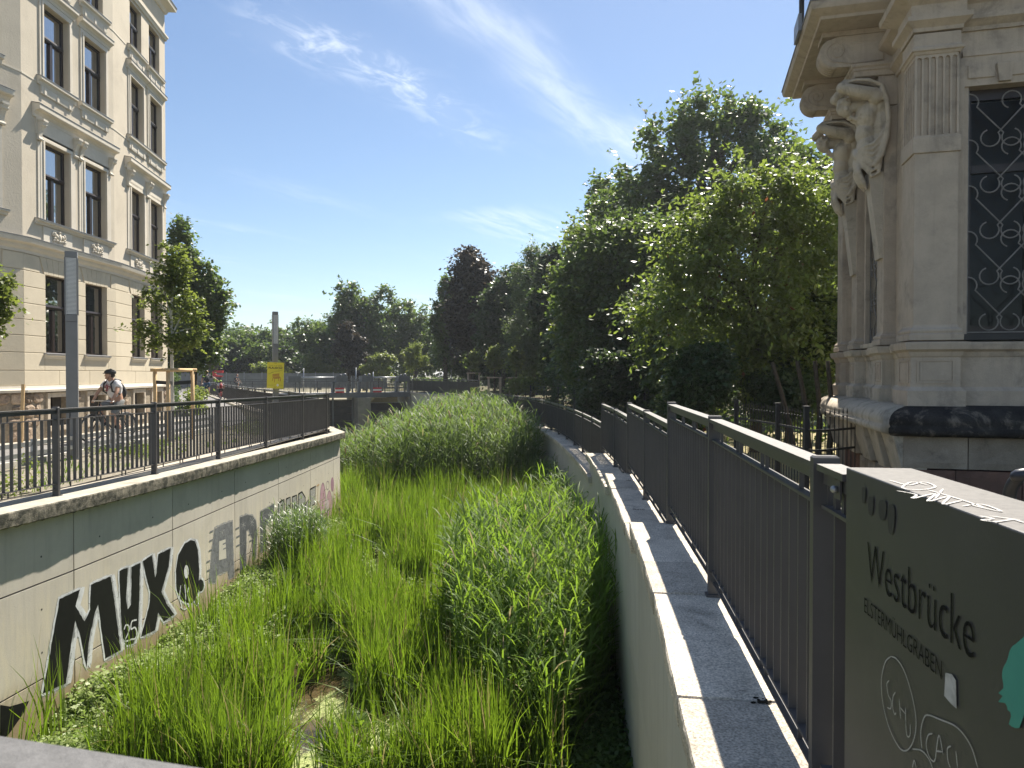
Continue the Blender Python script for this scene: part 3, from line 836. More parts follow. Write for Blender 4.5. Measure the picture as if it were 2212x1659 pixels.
for i in range(26):
    q = a.lerp(b, i/25); link('baluster', BAR, br, Matrix.Translation((q.x, q.y, .05)) @ Matrix.Rotation(math.atan2(dv.y, dv.x), 4, 'Z') @ Matrix.Diagonal((1, 1, RZ-.118, 1)), True)

# ------------------------------------------------------------------ sign box at the end of the railing
sd = Vector((.114, 1.0)).normalized()                      # along the box, away from the camera
sn = Vector((-sd.y, sd.x))                                 # its face looks at the canal
sb0 = Vector((.990, 2.10))
sg = thing('bridge_sign', 'large dark steel box sign with engraved bridge name at the near railing end', 'sign', (sb0.x, sb0.y, .1))
A, B = sb0, sb0 - sd*1.55
q0, q1 = A - sn*.185, B - sn*.185
signmat = surf('sign_steel', (.056, .055, .059), (.048, .047, .050), 3, .42, .04, 180, 0, .4, dirt=(.095, .09, .085), dscale=3.5, drange=(.5, .78), damt=.5, extra=top_sheen((.20, .19, .178), .9))
m = MB().hexa([(B.x, B.y, .06), (q1.x, q1.y, .06), (q0.x, q0.y, .06), (A.x, A.y, .06)], [(B.x, B.y, 1.374), (q1.x, q1.y, 1.374), (q0.x, q0.y, 1.374), (A.x, A.y, 1.374)])
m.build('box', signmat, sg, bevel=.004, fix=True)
SP0 = Vector((sb0.x, sb0.y, 0)); SN = Vector((sn.x, sn.y, 0)); SDv = Vector((sd.x, sd.y, 0))
def face_pt(x, y, off=.0025): return on_plane(x, y, SP0 + SN*off, SN)
def text_mesh(txt, mat, depth=.0, bold=0.0, spacing=1.0):
    cu = bpy.data.curves.new('t', 'FONT'); cu.body = txt; cu.size = 1.0; cu.extrude = depth; cu.offset = bold; cu.space_character = spacing
    cu.resolution_u = 4; cu.fill_mode = 'BOTH'
    o = bpy.data.objects.new('t', cu); COL.objects.link(o)
    dg = bpy.context.evaluated_depsgraph_get(); me = bpy.data.meshes.new_from_object(o.evaluated_get(dg))
    bpy.data.objects.remove(o); bpy.data.curves.remove(cu)
    me.materials.clear(); me.materials.append(mat); return me
def place_text(name, txt, parent, P00, P10, P01, mat, bold=0.0, spacing=1.0, label=None):
    """Text whose bounding box goes from P00 (low left) to P10 (low right), height towards P01."""
    me = text_mesh(txt, mat, 0, bold, spacing)
    co = np.empty(len(me.vertices)*3); me.vertices.foreach_get('co', co); co = co.reshape(-1, 3)
    mn, mx = co.min(0), co.max(0)
    mn[1] = 0.0 if mn[1] > -.05 else mn[1]
    u, v = Vector(P10)-Vector(P00), Vector(P01)-Vector(P00)
    inv = wmat(parent).inverted()
    out = []
    for c in co:
        a, b2 = (c[0]-mn[0])/(mx[0]-mn[0]), (c[1]-mn[1])/(mx[1]-mn[1])
        out.append(inv @ (Vector(P00) + u*a + v*b2))
    me.vertices.foreach_set('co', np.array(out).ravel()); me.update()
    me.name = name; o = link(name, me, parent)
    if label: o['label'] = label
    return o
engr = surf('engraved_dark', (.006, .006, .006), (.009, .009, .009), 5, .8, spec=.1)
# lettering: foot line and cap height follow the face of the box
a, b = face_pt(1873, 1244), face_pt(2103, 1441)
zl = (a.z + b.z) / 2
a.z = b.z = zl
h = face_pt(1867, 1166).z - zl
place_text('lettering', 'Westbrücke', sg, a, b, a + Vector((0, 0, h*1.0)), engr, bold=-.012)
a, b = face_pt(1867, 1306), face_pt(2034, 1489); zl = (a.z+b.z)/2; a.z = b.z = zl
place_text('lettering', 'ELSTERMÜHLGRABEN', sg, a, b, a + Vector((0, 0, .050)), engr, bold=-.008)
def stroke(mb, pts, w, plane_pt, n, up=None):
    """Ribbon through 3D points lying in a plane with normal n."""
    P = [Vector(p) for p in pts]; m_ = len(P); o = len(mb.v)
    for i, p in enumerate(P):
        d = (P[min(i+1, m_-1)]-P[max(i-1, 0)]).normalized(); s = d.cross(n).normalized()
        ww = w * (.35 if i in (0, m_-1) else 1)
        mb.v.append(tuple(p - s*ww)); mb.v.append(tuple(p + s*ww))
    for i in range(m_-1): mb.f.append((o+2*i, o+2*i+1, o+2*i+3, o+2*i+2))
def zpt(zx, zy): return (1704 + zx*.4165, 968 + zy*.4165)
def face_stroke(name, lines, w, mat, off, label=None):
    mb = MB()
    for ln in lines:
        pts = smooth_line([face_pt(*zpt(*q), off) for q in ln], 5)
        stroke(mb, pts, w, SP0, SN)
    o = mb.build(name, mat, sg)
    if label: o['label'] = label
marker = surf('white_marker', (.42, .42, .41), (.34, .34, .33), 30, .6)
face_stroke('marker_scribble', [
    [(530,1080),(500,1110),(480,1200),(487,1320),(520,1450),(570,1550),(610,1568),(645,1520),(660,1420),(640,1290),(600,1160),(560,1095),(530,1080)],
    [(520,1205),(508,1225),(515,1280),(530,1310),(528,1350),(510,1345)], [(553,1265),(540,1290),(538,1340),(548,1380),(556,1372)],
    [(572,1300),(580,1405)], [(605,1345),(606,1425)], [(577,1345),(606,1380)], [(606,1425),(612,1490),(628,1490),(630,1430)]], .0016, marker, .003)
face_stroke('marker_scribble', [
    [(690,1560),(684,1470),(700,1400),(725,1385),(790,1410),(860,1440),(910,1490),(950,1560),(980,1659)],
    [(745,1480),(722,1490),(712,1540),(728,1600),(750,1625),(760,1610)], [(758,1625),(778,1490),(800,1590)], [(762,1570),(795,1575)],
    [(840,1545),(822,1560),(825,1620),(838,1659)], [(866,1570),(875,1659)], [(640,1560),(690,1570),(730,1620),(750,1680)], [(640,1659),(650,1620),(660,1659)]], .0016, marker, .003)
def face_poly(name, poly, mat, off, label=None, parent=None):
    mb = MB(); mb.v = [tuple(face_pt(*zpt(*q), off)) for q in poly]; mb.f = [tuple(range(len(poly)))]
    o = mb.build(name, mat, parent or sg)
    if label: o['label'] = label
face_poly('sticker', [(812,1165),(845,1172),(866,1205),(870,1352),(840,1325),(806,1285)], surf('torn_sticker', (.50, .50, .49), (.34, .34, .33), 40, .7), .003, 'torn white sticker remnant after the last letter')
teal = surf('teal_spray', (.035, .25, .20), (.05, .30, .235), 6, .6)
edge = []
for i in range(40):
    t = i/39; ang = 1.35 + t*2.75
    rj = 1 + .02*math.sin(i*.9) + (.16*random.random()**2 if t > .70 else .012*random.random())
    edge.append((1330 + 222*rj*math.cos(ang), 1215 + 275*rj*(-math.sin(ang))))
face_poly('spray_paint', edge, teal, .0032, 'teal spray-painted blot at the picture edge')
smudge = surf('dark_smudge', (.022, .022, .022), (.03, .03, .03), 20, .6)
for cx_, cy_, rx_, ry_ in ((388,245,9,48), (424,300,13,55), (485,322,18,58), (530,370,17,85)):
    face_poly('paint_run', [(cx_+rx_*math.cos(t)*(1.1-.3*math.sin(t)), cy_+ry_*math.sin(t)+6*math.sin(3*t)) for t in np.linspace(0, 2*PI, 24, endpoint=False)], smudge, .0028)
# scratched tags on the top face
def top_pt(zx, zy, off=.002): return on_z(*zpt(zx, zy), 1.374 + off)
mb = MB()
for ln in ([(520,165),(620,190),(700,175),(760,200),(680,215),(590,205),(640,175),(720,190)], [(560,220),(660,240),(640,260),(760,235),(720,275),(830,250),(800,290),(900,270)],
           [(720,215),(880,262),(1010,305)], [(800,210),(760,260)], [(930,290),(1060,320),(1100,325),(1000,290),(900,300)], [(990,350),(1060,365),(1000,372),(1080,380),(1160,370),(1220,385)], [(1040,350),(1200,372)]):
    stroke(mb, smooth_line([top_pt(*q) for q in ln], 5), .0028, None, Vector((0, 0, 1)))
mb.build('scratched_tag', surf('scratch_white', (.50, .49, .47), (.36, .35, .34), 60, .5), sg)
# domed cap nut on the short bay
m = MB(); c = on_plane(1802, 1057, Vector((1.035, 2.25, 0)) + SN*.03, SN)
m.ball(tuple(c), .012, 14, 8); m.build('cap_nut', MAT['galv'], rr, smooth=True)
m = MB(); m.bar(c - SN*.012 - Vector((0, 0, .03)), c - SN*.012 + Vector((0, 0, .03)), .05, .006, up=SN); m.build('bracket_plate', MAT['steel'], rr)
# ------------------------------------------------------------------ left apartment house
PB = Vector((-11.9, 17.3)); PC = Vector((-11.9, 21.3))
ua = Vector((.267, .964)).normalized(); uc = Vector((-.119, .993)).normalized()
PA = PB - ua*8.0; PE = PC + uc*4.25
class Seg:
    def __init__(s, P, u, L): s.P, s.u, s.L = P, u, L; s.n = Vector((u.y, -u.x))
    def __call__(s, a, out, z): q = s.P + s.u*a + s.n*out; return Vector((q.x, q.y, z))
SA, SB, SCg = Seg(PA, ua, 8.0), Seg(PB, Vector((0, 1)), 4.0), Seg(PC, uc, 4.25)
house = thing('apartment_house', 'cream stucco apartment house with stone plinth bordering the street', 'building', (-11.9, 19.3, 0))
WINS = {id(SA): [(4.45, 5.5), (6.2, 7.25)], id(SB): [(.80, 1.85), (2.50, 3.55)], id(SCg): [(1.17, 2.2), (2.72, 3.78)]}
FLO = [(2.18, 4.19), (5.55, 7.56), (9.14, 11.05), (11.98, 13.45)]
BASE_Z, TOP_Z = 1.30, 16.2
def wall_grid(seg, openings, z0, z1, depth):
    m = MB()
    ss = sorted({0.0, seg.L} | {o[0] for o in openings} | {o[1] for o in openings})
    zs = sorted({z0, z1} | {o[2] for o in openings} | {o[3] for o in openings})
    for a, b in zip(ss, ss[1:]):
        for c, d in zip(zs, zs[1:]):
            if any(o[0]-1e-6 <= a and b <= o[1]+1e-6 and o[2]-1e-6 <= c and d <= o[3]+1e-6 for o in openings): continue
            m.add([seg(a, 0, c), seg(b, 0, c), seg(b, 0, d), seg(a, 0, d)], [(0, 1, 2, 3)])
    for a, b, c, d in openings:
        F0 = [seg(a, 0, c), seg(b, 0, c), seg(b, 0, d), seg(a, 0, d)]; B0 = [seg(a, -depth, c), seg(b, -depth, c), seg(b, -depth, d), seg(a, -depth, d)]
        m.add(F0 + B0, [(0, 4, 5, 1), (1, 5, 6, 2), (2, 6, 7, 3), (3, 7, 4, 0)])
    return m
def seg_prism(mb, seg, prof, s0, s1):
    return mb.prism(prof, lambda p, q, h: seg(h, p, q), s0, s1)
def trim(name, seg, prof, s0, s1, mat='stucco', parent=None):
    return seg_prism(MB(), seg, prof, s0, s1).build(name, MAT[mat], parent or house, fix=True)
def build_window(seg, s0, s1, z0, z1, tz):
    """Recessed timber window: frame with transom and mullion, glass, net curtain."""
    seg0 = seg; seg = lambda a, o, z: seg0(a, o+.15, z)
    w = seg_prism(MB(), seg, [(-.345, z0), (-.285, z0), (-.285, z0+.06), (-.345, z0+.06)], s0, s1)
    seg_prism(w, seg, [(-.345, z1-.06), (-.285, z1-.06), (-.285, z1), (-.345, z1)], s0, s1)
    for a, b in ((s0, s0+.065), (s1-.065, s1)):
        seg_prism(w, seg, [(-.345, z0+.06), (-.285, z0+.06), (-.285, z1-.06), (-.345, z1-.06)], a, b)
    seg_prism(w, seg, [(-.345, tz-.05), (-.25, tz-.05), (-.235, tz), (-.25, tz+.05), (-.345, tz+.05)], s0+.065, s1-.065)
    mid = (s0+s1)/2
    seg_prism(w, seg, [(-.345, z0+.06), (-.265, z0+.06), (-.265, tz-.05), (-.345, tz-.05)], mid-.05, mid+.05)
    wo = w.build('window', MAT['frame'], house, fix=True)
    for a, b, c, d in ((s0+.065, mid-.05, z0+.06, tz-.05), (mid+.05, s1-.065, z0+.06, tz-.05), (s0+.065, s1-.065, tz+.05, z1-.06)):
        MB().add([seg(a, -.315, c), seg(b, -.315, c), seg(b, -.315, d), seg(a, -.315, d)], [(0, 1, 2, 3)]).build('pane', MAT['glass_house'], wo)
    cu = MB(); nn = 28
    for i in range(nn+1):
        t = i/nn
        if .36 < t < .60: pass
        s = s0+.03 + (s1-s0-.06)*t; o = -.46 + .025*math.sin(i*1.7) + (-.25 if .40 < t < .62 else 0)
        cu.v.append(tuple(seg(s, o, z0))); cu.v.append(tuple(seg(s, o, z1)))
    for i in range(nn):
        if .40 < (i+.5)/nn < .62: continue
        cu.f.append((2*i, 2*i+2, 2*i+3, 2*i+1))
    cu.build('curtain', MAT['curtain'], wo, smooth=True)
    MB().add([seg(s0-.1, -.8, z0-.1), seg(s1+.1, -.8, z0-.1), seg(s1+.1, -.8, z1+.1), seg(s0-.1, -.8, z1+.1)], [(0, 1, 2, 3)]).build('room_back', MAT['room'], wo)

def scroll_console(seg, sc_, z1, z0, w=.13, out=.16):
    """S-shaped bracket under a hood."""
    prof = []
    for i in range(17):
        t = i/16; z = z1 + (z0-z1)*t
        o = out*(1-t)**.8*(.85+.25*math.cos(t*5.2)) + .035 + .03*math.exp(-((t-.93)/.07)**2)
        prof.append((o, z))
    prof = [(0, z1)] + prof + [(0, z0)]
    m = seg_prism(MB(), seg, prof, sc_-w/2, sc_+w/2)
    c1 = seg(sc_, out*.82, z1-.07); c2 = seg(sc_, .06, z0+.03)
    u3 = Vector((seg.u.x, seg.u.y, 0))
    for c, r in ((c1, .055), (c2, .038)):
        m.tube([c - u3*(w/2+.02), c + u3*(w/2+.02)], r, 10)
    seg_prism(m, seg, [(0, z1+.001), (out+.05, z1+.001), (out+.05, z1+.05), (0, z1+.05)], sc_-w/2-.025, sc_+w/2+.025)
    return m.build('console', MAT['stucco'], house, fix=True)
def hood(seg, s0, s1, z0, z1, out=.17):
    h = z1-z0
    trim('hood', seg, [(.0, z0), (.035, z0), (.045, z0+h*.25), (.09, z0+h*.45), (out*.92, z0+h*.55), (out, z0+h*.62), (out, z1-.015), (0, z1+.02)], s0, s1)
    trim('flashing', seg, [(0, z1+.021), (out+.012, z1-.012), (out+.012, z1), (0, z1+.036)], s0-.012, s1+.012, 'zinc')
def sill(seg, s0, s1, z, out=.13, h=.17):
    trim('sill', seg, [(0, z-h), (.04, z-h), (.06, z-h*.55), (out, z-h*.42), (out, z-.02), (0, z-.002)], s0, s1)
    trim('flashing', seg, [(0, z-.001), (out+.012, z-.018), (out+.012, z-.004), (0, z+.014)], s0-.01, s1+.01, 'zinc')
def architrave(seg, s0, s1, z0, z1, w=.16):
    m = MB()
    for a, b, o in ((w, .06, .030), (.055, 0, .05)):
        for p0, p1 in ((s0-a, s0-b), (s1+b, s1+a)):
            seg_prism(m, seg, [(0, z0), (o, z0), (o, z1+b), (0, z1+b)], p0, p1)
        seg_prism(m, seg, [(0, z1+b), (o, z1+b), (o, z1+a), (0, z1+a)], s0-a, s1+a)
    return m.build('architrave', MAT['stucco'], house, fix=True)
def plaque(seg, sc_, zc_, w=.56, h=.34):
    m = seg_prism(MB(), seg, [(0, zc_-h/2), (.025, zc_-h/2), (.025, zc_+h/2), (0, zc_+h/2)], sc_-w/2, sc_+w/2)
    def blob(ds, dz, rs, rz, o=.03): 
        m.ball(seg(sc_+ds, .03+o, zc_+dz), (.04, rs, rz), 8, 6)
    blob(0, .01, .07, .10); blob(0, .13, .035, .04); blob(0, -.10, .05, .035)
    for sgn in (-1, 1):
        blob(sgn*.12, .02, .05, .055); blob(sgn*.19, .06, .035, .06); blob(sgn*.20, -.04, .045, .03); blob(sgn*.11, -.09, .04, .03); blob(sgn*.23, -.10, .03, .03)
        m.tube([seg(sc_+sgn*(.07+.16*t), .06, zc_-.07+.13*math.sin(t*PI*1.3)) for t in np.linspace(0, 1, 8)], [.022*(1-.5*t) for t in np.linspace(0, 1, 8)], 6)
        m.tube([seg(sc_+sgn*(.22-.05*math.cos(t)), .055, zc_+.05+.06*math.sin(t)) for t in np.linspace(0, 4.2, 9)], .016, 6)
    return m.build('relief_plaque', MAT['stucco'], house, smooth=True, fix=True)

for seg in (SA, SB, SCg):
    ops = []
    for a, b in WINS[id(seg)]:
        for f, (z0, z1) in enumerate(FLO):
            if f == 3: a2, b2 = a+.06, b-.06
            else: a2, b2 = a, b
            ops.append((a2, b2, z0, z1))
    wall_grid(seg, ops, BASE_Z, TOP_Z, .36).build('wall', MAT['plaster'], house)
    for a, b, z0, z1 in ops:
        if seg is SA and b < 6: continue
        build_window(seg, a, b, z0, z1, z0 + (z1-z0)*(.60 if z1-z0 > 1.7 else .58))
    (w1, w2) = WINS[id(seg)]
    # ground floor: sill, flat arch of voussoirs, courses of rustication
    for a, b in (w1, w2):
        sill(seg, a-.07, b+.07, 2.18, .10, .14)
        n = 6
        for i in range(n):
            def lean(t): return (t-.5)*.34
            t0, t1 = i/n, (i+1)/n
            x0, x1 = a-.04+(b-a+.08)*t0, a-.04+(b-a+.08)*t1
            m = MB(); g_ = .006
            pts = [(x0+g_, 4.19), (x1-g_, 4.19), (x1-g_+lean(t1), 4.60), (x0+g_+lean(t0), 4.60)]
            m.prism(pts, lambda p, q, h: seg(p, h, q), .0, .022); m.build('voussoir', MAT['plaster_low'], house, fix=True)
    zs = [1.36, 1.74, 2.18, 2.60, 2.99, 3.39, 3.80, 4.19, 4.60]
    for zi, (c, d) in enumerate(zip(zs, zs[1:])):
        spans = [(0.0, w1[0]), (w1[1], w2[0]), (w2[1], seg.L)] if c >= 2.17 else [(0.0, w1[0]-.05), (w1[0]-.05, w1[1]+.05), (w1[1]+.05, w2[0]-.05), (w2[0]-.05, w2[1]+.05), (w2[1]+.05, seg.L)]
        if c >= 4.18: spans = [(0.0, w1[0]-.22), (w1[1]+.22, w2[0]-.22), (w2[1]+.22, seg.L)]
        if zi == 0: spans = [(seg.L*i/3+.003*i, seg.L*(i+1)/3) for i in range(3)]
        for a, b in spans:
            if b-a < .08: continue
            ga = .0 if a < .01 else .006; gb = .0 if b > seg.L-.01 else .006
            if c >= 2.17 and a > .01: ga = 0
            if c >= 2.17 and b < seg.L-.01: gb = 0
            trim('plaster_course', seg, [(0, c+.008), (.016, c+.008), (.022, c+.014), (.022, d-.014), (.016, d-.008), (0, d-.008)], a+ga, b-gb, 'plaster_low')
    # first floor: joined hood on four consoles, pilaster strips, sill course, aprons with plaques
    L0, L1 = w1[0]-.30, w2[1]+.30
    hood(seg, L0-.12, L1+.12, 8.06, 8.38, .20)
    trim('frieze', seg, [(0, 7.66), (.03, 7.66), (.03, 8.06), (0, 8.06)], L0, L1)
    for a, b in (w1, w2):
        architrave(seg, a, b, 5.55, 7.56, .15)
        for s in (a-.20, b+.20): scroll_console(seg, s, 7.98, 7.52)
        trim('apron', seg, [(0, 5.02), (.03, 5.02), (.03, 5.40), (0, 5.40)], a-.06, b+.06)
        plaque(seg, (a+b)/2, 5.21)
        for s in (a-.24, b+.14): trim('pilaster_strip', seg, [(0, 5.56), (.022, 5.56), (.022, 7.5), (0, 7.5)], s, s+.10)
        # second floor
        architrave(seg, a, b, 9.14, 11.05, .14); sill(seg, a-.24, b+.24, 9.14, .13, .20); hood(seg, a-.24, b+.24, 11.20, 11.46, .16)
        trim('sill_apron', seg, [(0, 8.74), (.04, 8.74), (.05, 8.80), (.05, 8.93), (0, 8.93)], a-.12, b+.12)
        for s in (a-.02, (a+b)/2-.04, b-.06): trim('drop', seg, [(.05, 8.72), (.065, 8.74), (.065, 8.90), (.05, 8.90)], s, s+.08)
        # third floor
        sill(seg, a-.16, b+.16, 11.98, .13, .18)
        trim('sill_apron', seg, [(0, 11.60), (.04, 11.60), (.05, 11.66), (.05, 11.79), (0, 11.79)], a-.06, b+.06)
        for s in (a+.02, (a+b)/2-.04, b-.10): trim('drop', seg, [(.05, 11.58), (.065, 11.6), (.065, 11.76), (.05, 11.76)], s, s+.08)
    sill(seg, L0-.05, L1+.05, 5.55, .12, .13)
    for z in (8.98, 11.9): # slim string lines
        for a, b in ((0, w1[0]-.26), (w1[1]+.26, w2[0]-.26), (w2[1]+.26, seg.L)):
            if b-a > .05: trim('string_line', seg, [(0, z-.02), (.012, z-.02), (.012, z+.02), (0, z+.02)], a, b)
def facade_sweep(name, prof, mat, pts=None):
    pts = pts or [PA, PB, PC, PE, PE + Vector((-uc.y, uc.x))*6]
    frames = []
    for i, p in enumerate(pts):
        d0 = (pts[i]-pts[i-1]).normalized() if i else None; d1 = (pts[i+1]-pts[i]).normalized() if i < len(pts)-1 else None
        n0 = Vector((d0.y, -d0.x)) if d0 else None; n1 = Vector((d1.y, -d1.x)) if d1 else None
        n = (n0 + n1) if (n0 and n1) else (n0 or n1)
        n = n.normalized(); k_ = 1/(n.dot(n0 or n1)); n = n*k_
        frames.append(lambda a, b, p=p, n=n: (p.x+n.x*a, p.y+n.y*a, b))
    return MB().sweep(prof, frames).build(name, MAT[mat], house, fix=True)
facade_sweep('belt_cornice', [(0, 4.61), (.03, 4.61), (.035, 4.68), (.09, 4.74), (.11, 4.80), (.20, 4.84), (.22, 4.92), (.22, 4.96), (0, 5.00)], 'stucco')
facade_sweep('flashing', [(0, 5.001), (.235, 4.962), (.235, 4.975), (0, 5.02)], 'zinc')
facade_sweep('plinth_cornice', [(0, 1.20), (.10, 1.20), (.11, 1.26), (.07, 1.30), (.055, 1.36), (0, 1.36)], 'stucco')
facade_sweep('attic_moulding', [(0, 13.55), (.05, 13.55), (.06, 13.62), (.10, 13.66), (.10, 13.72), (0, 13.75)], 'stucco')
facade_sweep('main_cornice', [(0, 14.5), (.05, 14.5), (.10, 14.62), (.30, 14.72), (.32, 14.85), (0, 14.9)], 'stucco')
facade_sweep('flashing', [(0, 14.901), (.335, 14.852), (.335, 14.87), (0, 14.92)], 'zinc')
# end wall, back walls and roof
ne = Vector((-uc.y, uc.x)); E2 = PE + ne*9; A2 = PA + Vector((-9, 2))
m = MB(); m.add([(PE.x, PE.y, BASE_Z), (E2.x, E2.y, BASE_Z), (E2.x, E2.y, TOP_Z), (PE.x, PE.y, TOP_Z)], [(0, 1, 2, 3)])
m.add([(E2.x, E2.y, 0), (A2.x, A2.y, 0), (A2.x, A2.y, TOP_Z), (E2.x, E2.y, TOP_Z)], [(0, 1, 2, 3)])
m.add([(PA.x, PA.y, 0), (A2.x, A2.y, 0), (A2.x, A2.y, TOP_Z), (PA.x, PA.y, TOP_Z)], [(3, 2, 1, 0)])
m.build('wall', MAT['plaster'], house)
m = MB(); ro = [PA, PB, PC, PE, E2, A2]; m.v = [(p.x, p.y, TOP_Z) for p in ro] + [(-17, 19, TOP_Z+2.5)]; m.f = [(i, (i+1) % 6, 6) for i in range(6)]
m.build('roof', surf('roof_tiles', (.25, .10, .07), (.18, .075, .055), 4, .85, .4, 20), house)
# rubble plinth: mortar bed and single stones, cellar windows
for seg in (SA, SB, SCg):
    (w1, w2) = WINS[id(seg)]
    cel = [(w1[0]+.12, w1[1]-.12), (w2[0]+.12, w2[1]-.12)]
    cz0, cz1 = .30, 1.05
    m = wall_grid(seg, [(a, b, cz0, cz1) for a, b in cel], -.05, BASE_Z-.02, .25); pl = m.build('plinth', MAT['mortar'], house)
    for a, b in cel:
        m = MB()
        for p0, p1, q0, q1 in ((a-.10, a, cz0, cz1), (b, b+.10, cz0, cz1), (a-.10, b+.10, cz1, cz1+.12), (a-.10, b+.10, cz0-.12, cz0)):
            seg_prism(m, seg, [(0, q0), (.045, q0), (.045, q1), (0, q1)], p0, p1)
        m.build('cellar_surround', MAT['sandstone_pale'], house, fix=True)
        c_ = MB().add([seg(a, -.2, cz0), seg(b, -.2, cz0), seg(b, -.2, cz1), seg(a, -.2, cz1)], [(0, 1, 2, 3)]).build('cellar_window', MAT['room'], house)
        seg_prism(MB(), seg, [(-.19, cz0), (-.15, cz0), (-.15, cz1), (-.19, cz1)], (a+b)/2-.03, (a+b)/2+.03).build('bar', MAT['frame'], c_, fix=True)
    if seg is SA: srange = (5.5, seg.L)
    else: srange = (0, seg.L)
    z = -.02; rr_ = random.Random(int(seg.L*100)+int(seg.P.y*10))
    while z < 1.14:
        h = rr_.uniform(.20, .38); h = min(h, 1.2-z)
        s = srange[0] + .005
        while s < srange[1]-.05:
            w = rr_.uniform(.22, .62); w = min(w, srange[1]-.004-s)
            if srange[1]-.004-(s+w) < .12: w = srange[1]-.004-s
            if not any(s+w > a-.11 and s < b+.11 and z+h > cz0-.13 and z < cz1+.13 for a, b in cel):
                hw, hh = w/2-.008, h/2-.008; c_s, c_z = s+w/2, z+h/2; k_ = 12
                ring = []
                for i in range(k_):
                    t = 2*PI*(i+rr_.uniform(-.25, .25))/k_; q = 1/max(abs(math.cos(t)), abs(math.sin(t)))**.96
                    ring.append((math.cos(t)*q*rr_.uniform(.93, 1.0), math.sin(t)*q*rr_.uniform(.93, 1.0)))
                m = MB()
                for sc_, o in ((1.0, -.02), (.97, .022), (.72, .036+.02*rr_.random())):
                    for (x, y) in ring:
                        m.v.append(tuple(seg(c_s+x*hw*sc_, o + (rr_.uniform(-.012, .012) if o > 0 else 0), c_z+y*hh*sc_)))
                m.v.append(tuple(seg(c_s, .045, c_z)))
                for r_ in range(2):
                    for i in range(k_):
                        j = (i+1) % k_; m.f.append((r_*k_+i, r_*k_+j, (r_+1)*k_+j, (r_+1)*k_+i))
                for i in range(k_): m.f.append((2*k_+i, 2*k_+(i+1) % k_, 3*k_))
                m.build('stone', MAT['rubble'], pl)
            s += w
        z += h
# ------------------------------------------------------------------ right villa: stone bay with atlantes
VR = math.atan2(-.248, .969)
villa = thing('villa', 'grey sandstone villa with fluted corner pilaster and two atlas figures under a balcony', 'building', (5.08, 9.0, 0), VR)
VM = wmat(villa)
def V(name, mb, mat, parent=None, smooth=False, bevel=0.0, fix=True):
    return mb.build(name, MAT[mat] if isinstance(mat, str) else mat, parent or villa, smooth, world=False, bevel=bevel, fix=fix)
def vsweep(name, prof, pts, mat, left=True, smooth=False):
    """Moulding along a path in plan; outward = left of travel direction."""
    pts = [Vector(p) for p in pts]; frames = []
    for i, p in enumerate(pts):
        d0 = (pts[i]-pts[i-1]).normalized() if i else None; d1 = (pts[i+1]-pts[i]).normalized() if i < len(pts)-1 else None
        n0 = Vector((d0.y, -d0.x)) if d0 else None; n1 = Vector((d1.y, -d1.x)) if d1 else None
        n = ((n0 + n1) if (n0 and n1) else (n0 or n1)).normalized(); n = n / n.dot(n0 or n1)
        frames.append(lambda a, b, p=p, n=n: (p.x+n.x*a, p.y+n.y*a, b))
    return V(name, MB().sweep(prof, frames), mat, smooth=smooth)
LY = 4.87
# masses of wall
w = MB(); w.box(.15, 7.5, .20, LY-.12, -.3, 1.26); V('foundation_core', w, 'mortar')
w = MB()
w.box(.15, .50, .50, 1.95, 2.07, 6.0); w.box(.15, .50, 3.0, LY-.1, 2.07, 6.0); w.box(.15, .50, 1.95, 3.0, 5.05, 6.0)
w.box(.15, .45, .50, LY-.1, 6.0, 6.62)
V('wall', w, 'sandstone')
w = MB(); w.box(.50, .64, .12, .55, 2.07, 6.0); w.box(2.10, 7.5, .12, .55, 2.07, 6.0); w.box(.64, 2.10, .12, .55, 5.25, 6.0)
V('wall', w, 'sandstone')
w = MB(); w.box(.14, 7.5, .10, .6, 6.47, 9.0); w.box(.14, .6, .6, LY-.1, 6.62, 9.0); w.box(.6, 7.5, LY-.6, LY-.1, -.3, 9.0); w.box(7.1, 7.5, .6, LY-.6, -.3, 9.0)
V('wall', w, 'sandstone')
w = MB(); w.box(.14, 7.5, .1, LY-.1, 9.0, 9.3); V('roof_slab', w, 'zinc')
# torus ledge
torus = [(-.2, .88), (.27, .88), (.335, .895), (.36, .93), (.36, .985), (.335, 1.0), (.352, 1.04), (.35, 1.09), (.325, 1.14), (.28, 1.185), (.22, 1.215), (.12, 1.245), (-.2, 1.265)]
vsweep('ledge', torus, [(0, LY+.02), (0, 0)], 'sandstone_pale', smooth=True)
def front_torus():
    m = MB(); prof = torus; o = 0
    fr1 = lambda a, b: (-a, -a, b); fr2 = lambda a, b: (7.5, -a, b)
    fr0 = [fr1] + [(lambda a, b, x=x: (x, -a, b)) for x in (.6, 1.55, 2.6, 4.0)] + [fr2]
    return m.sweep(prof, fr0)
V('ledge', front_torus(), 'sandstone_black', smooth=True)
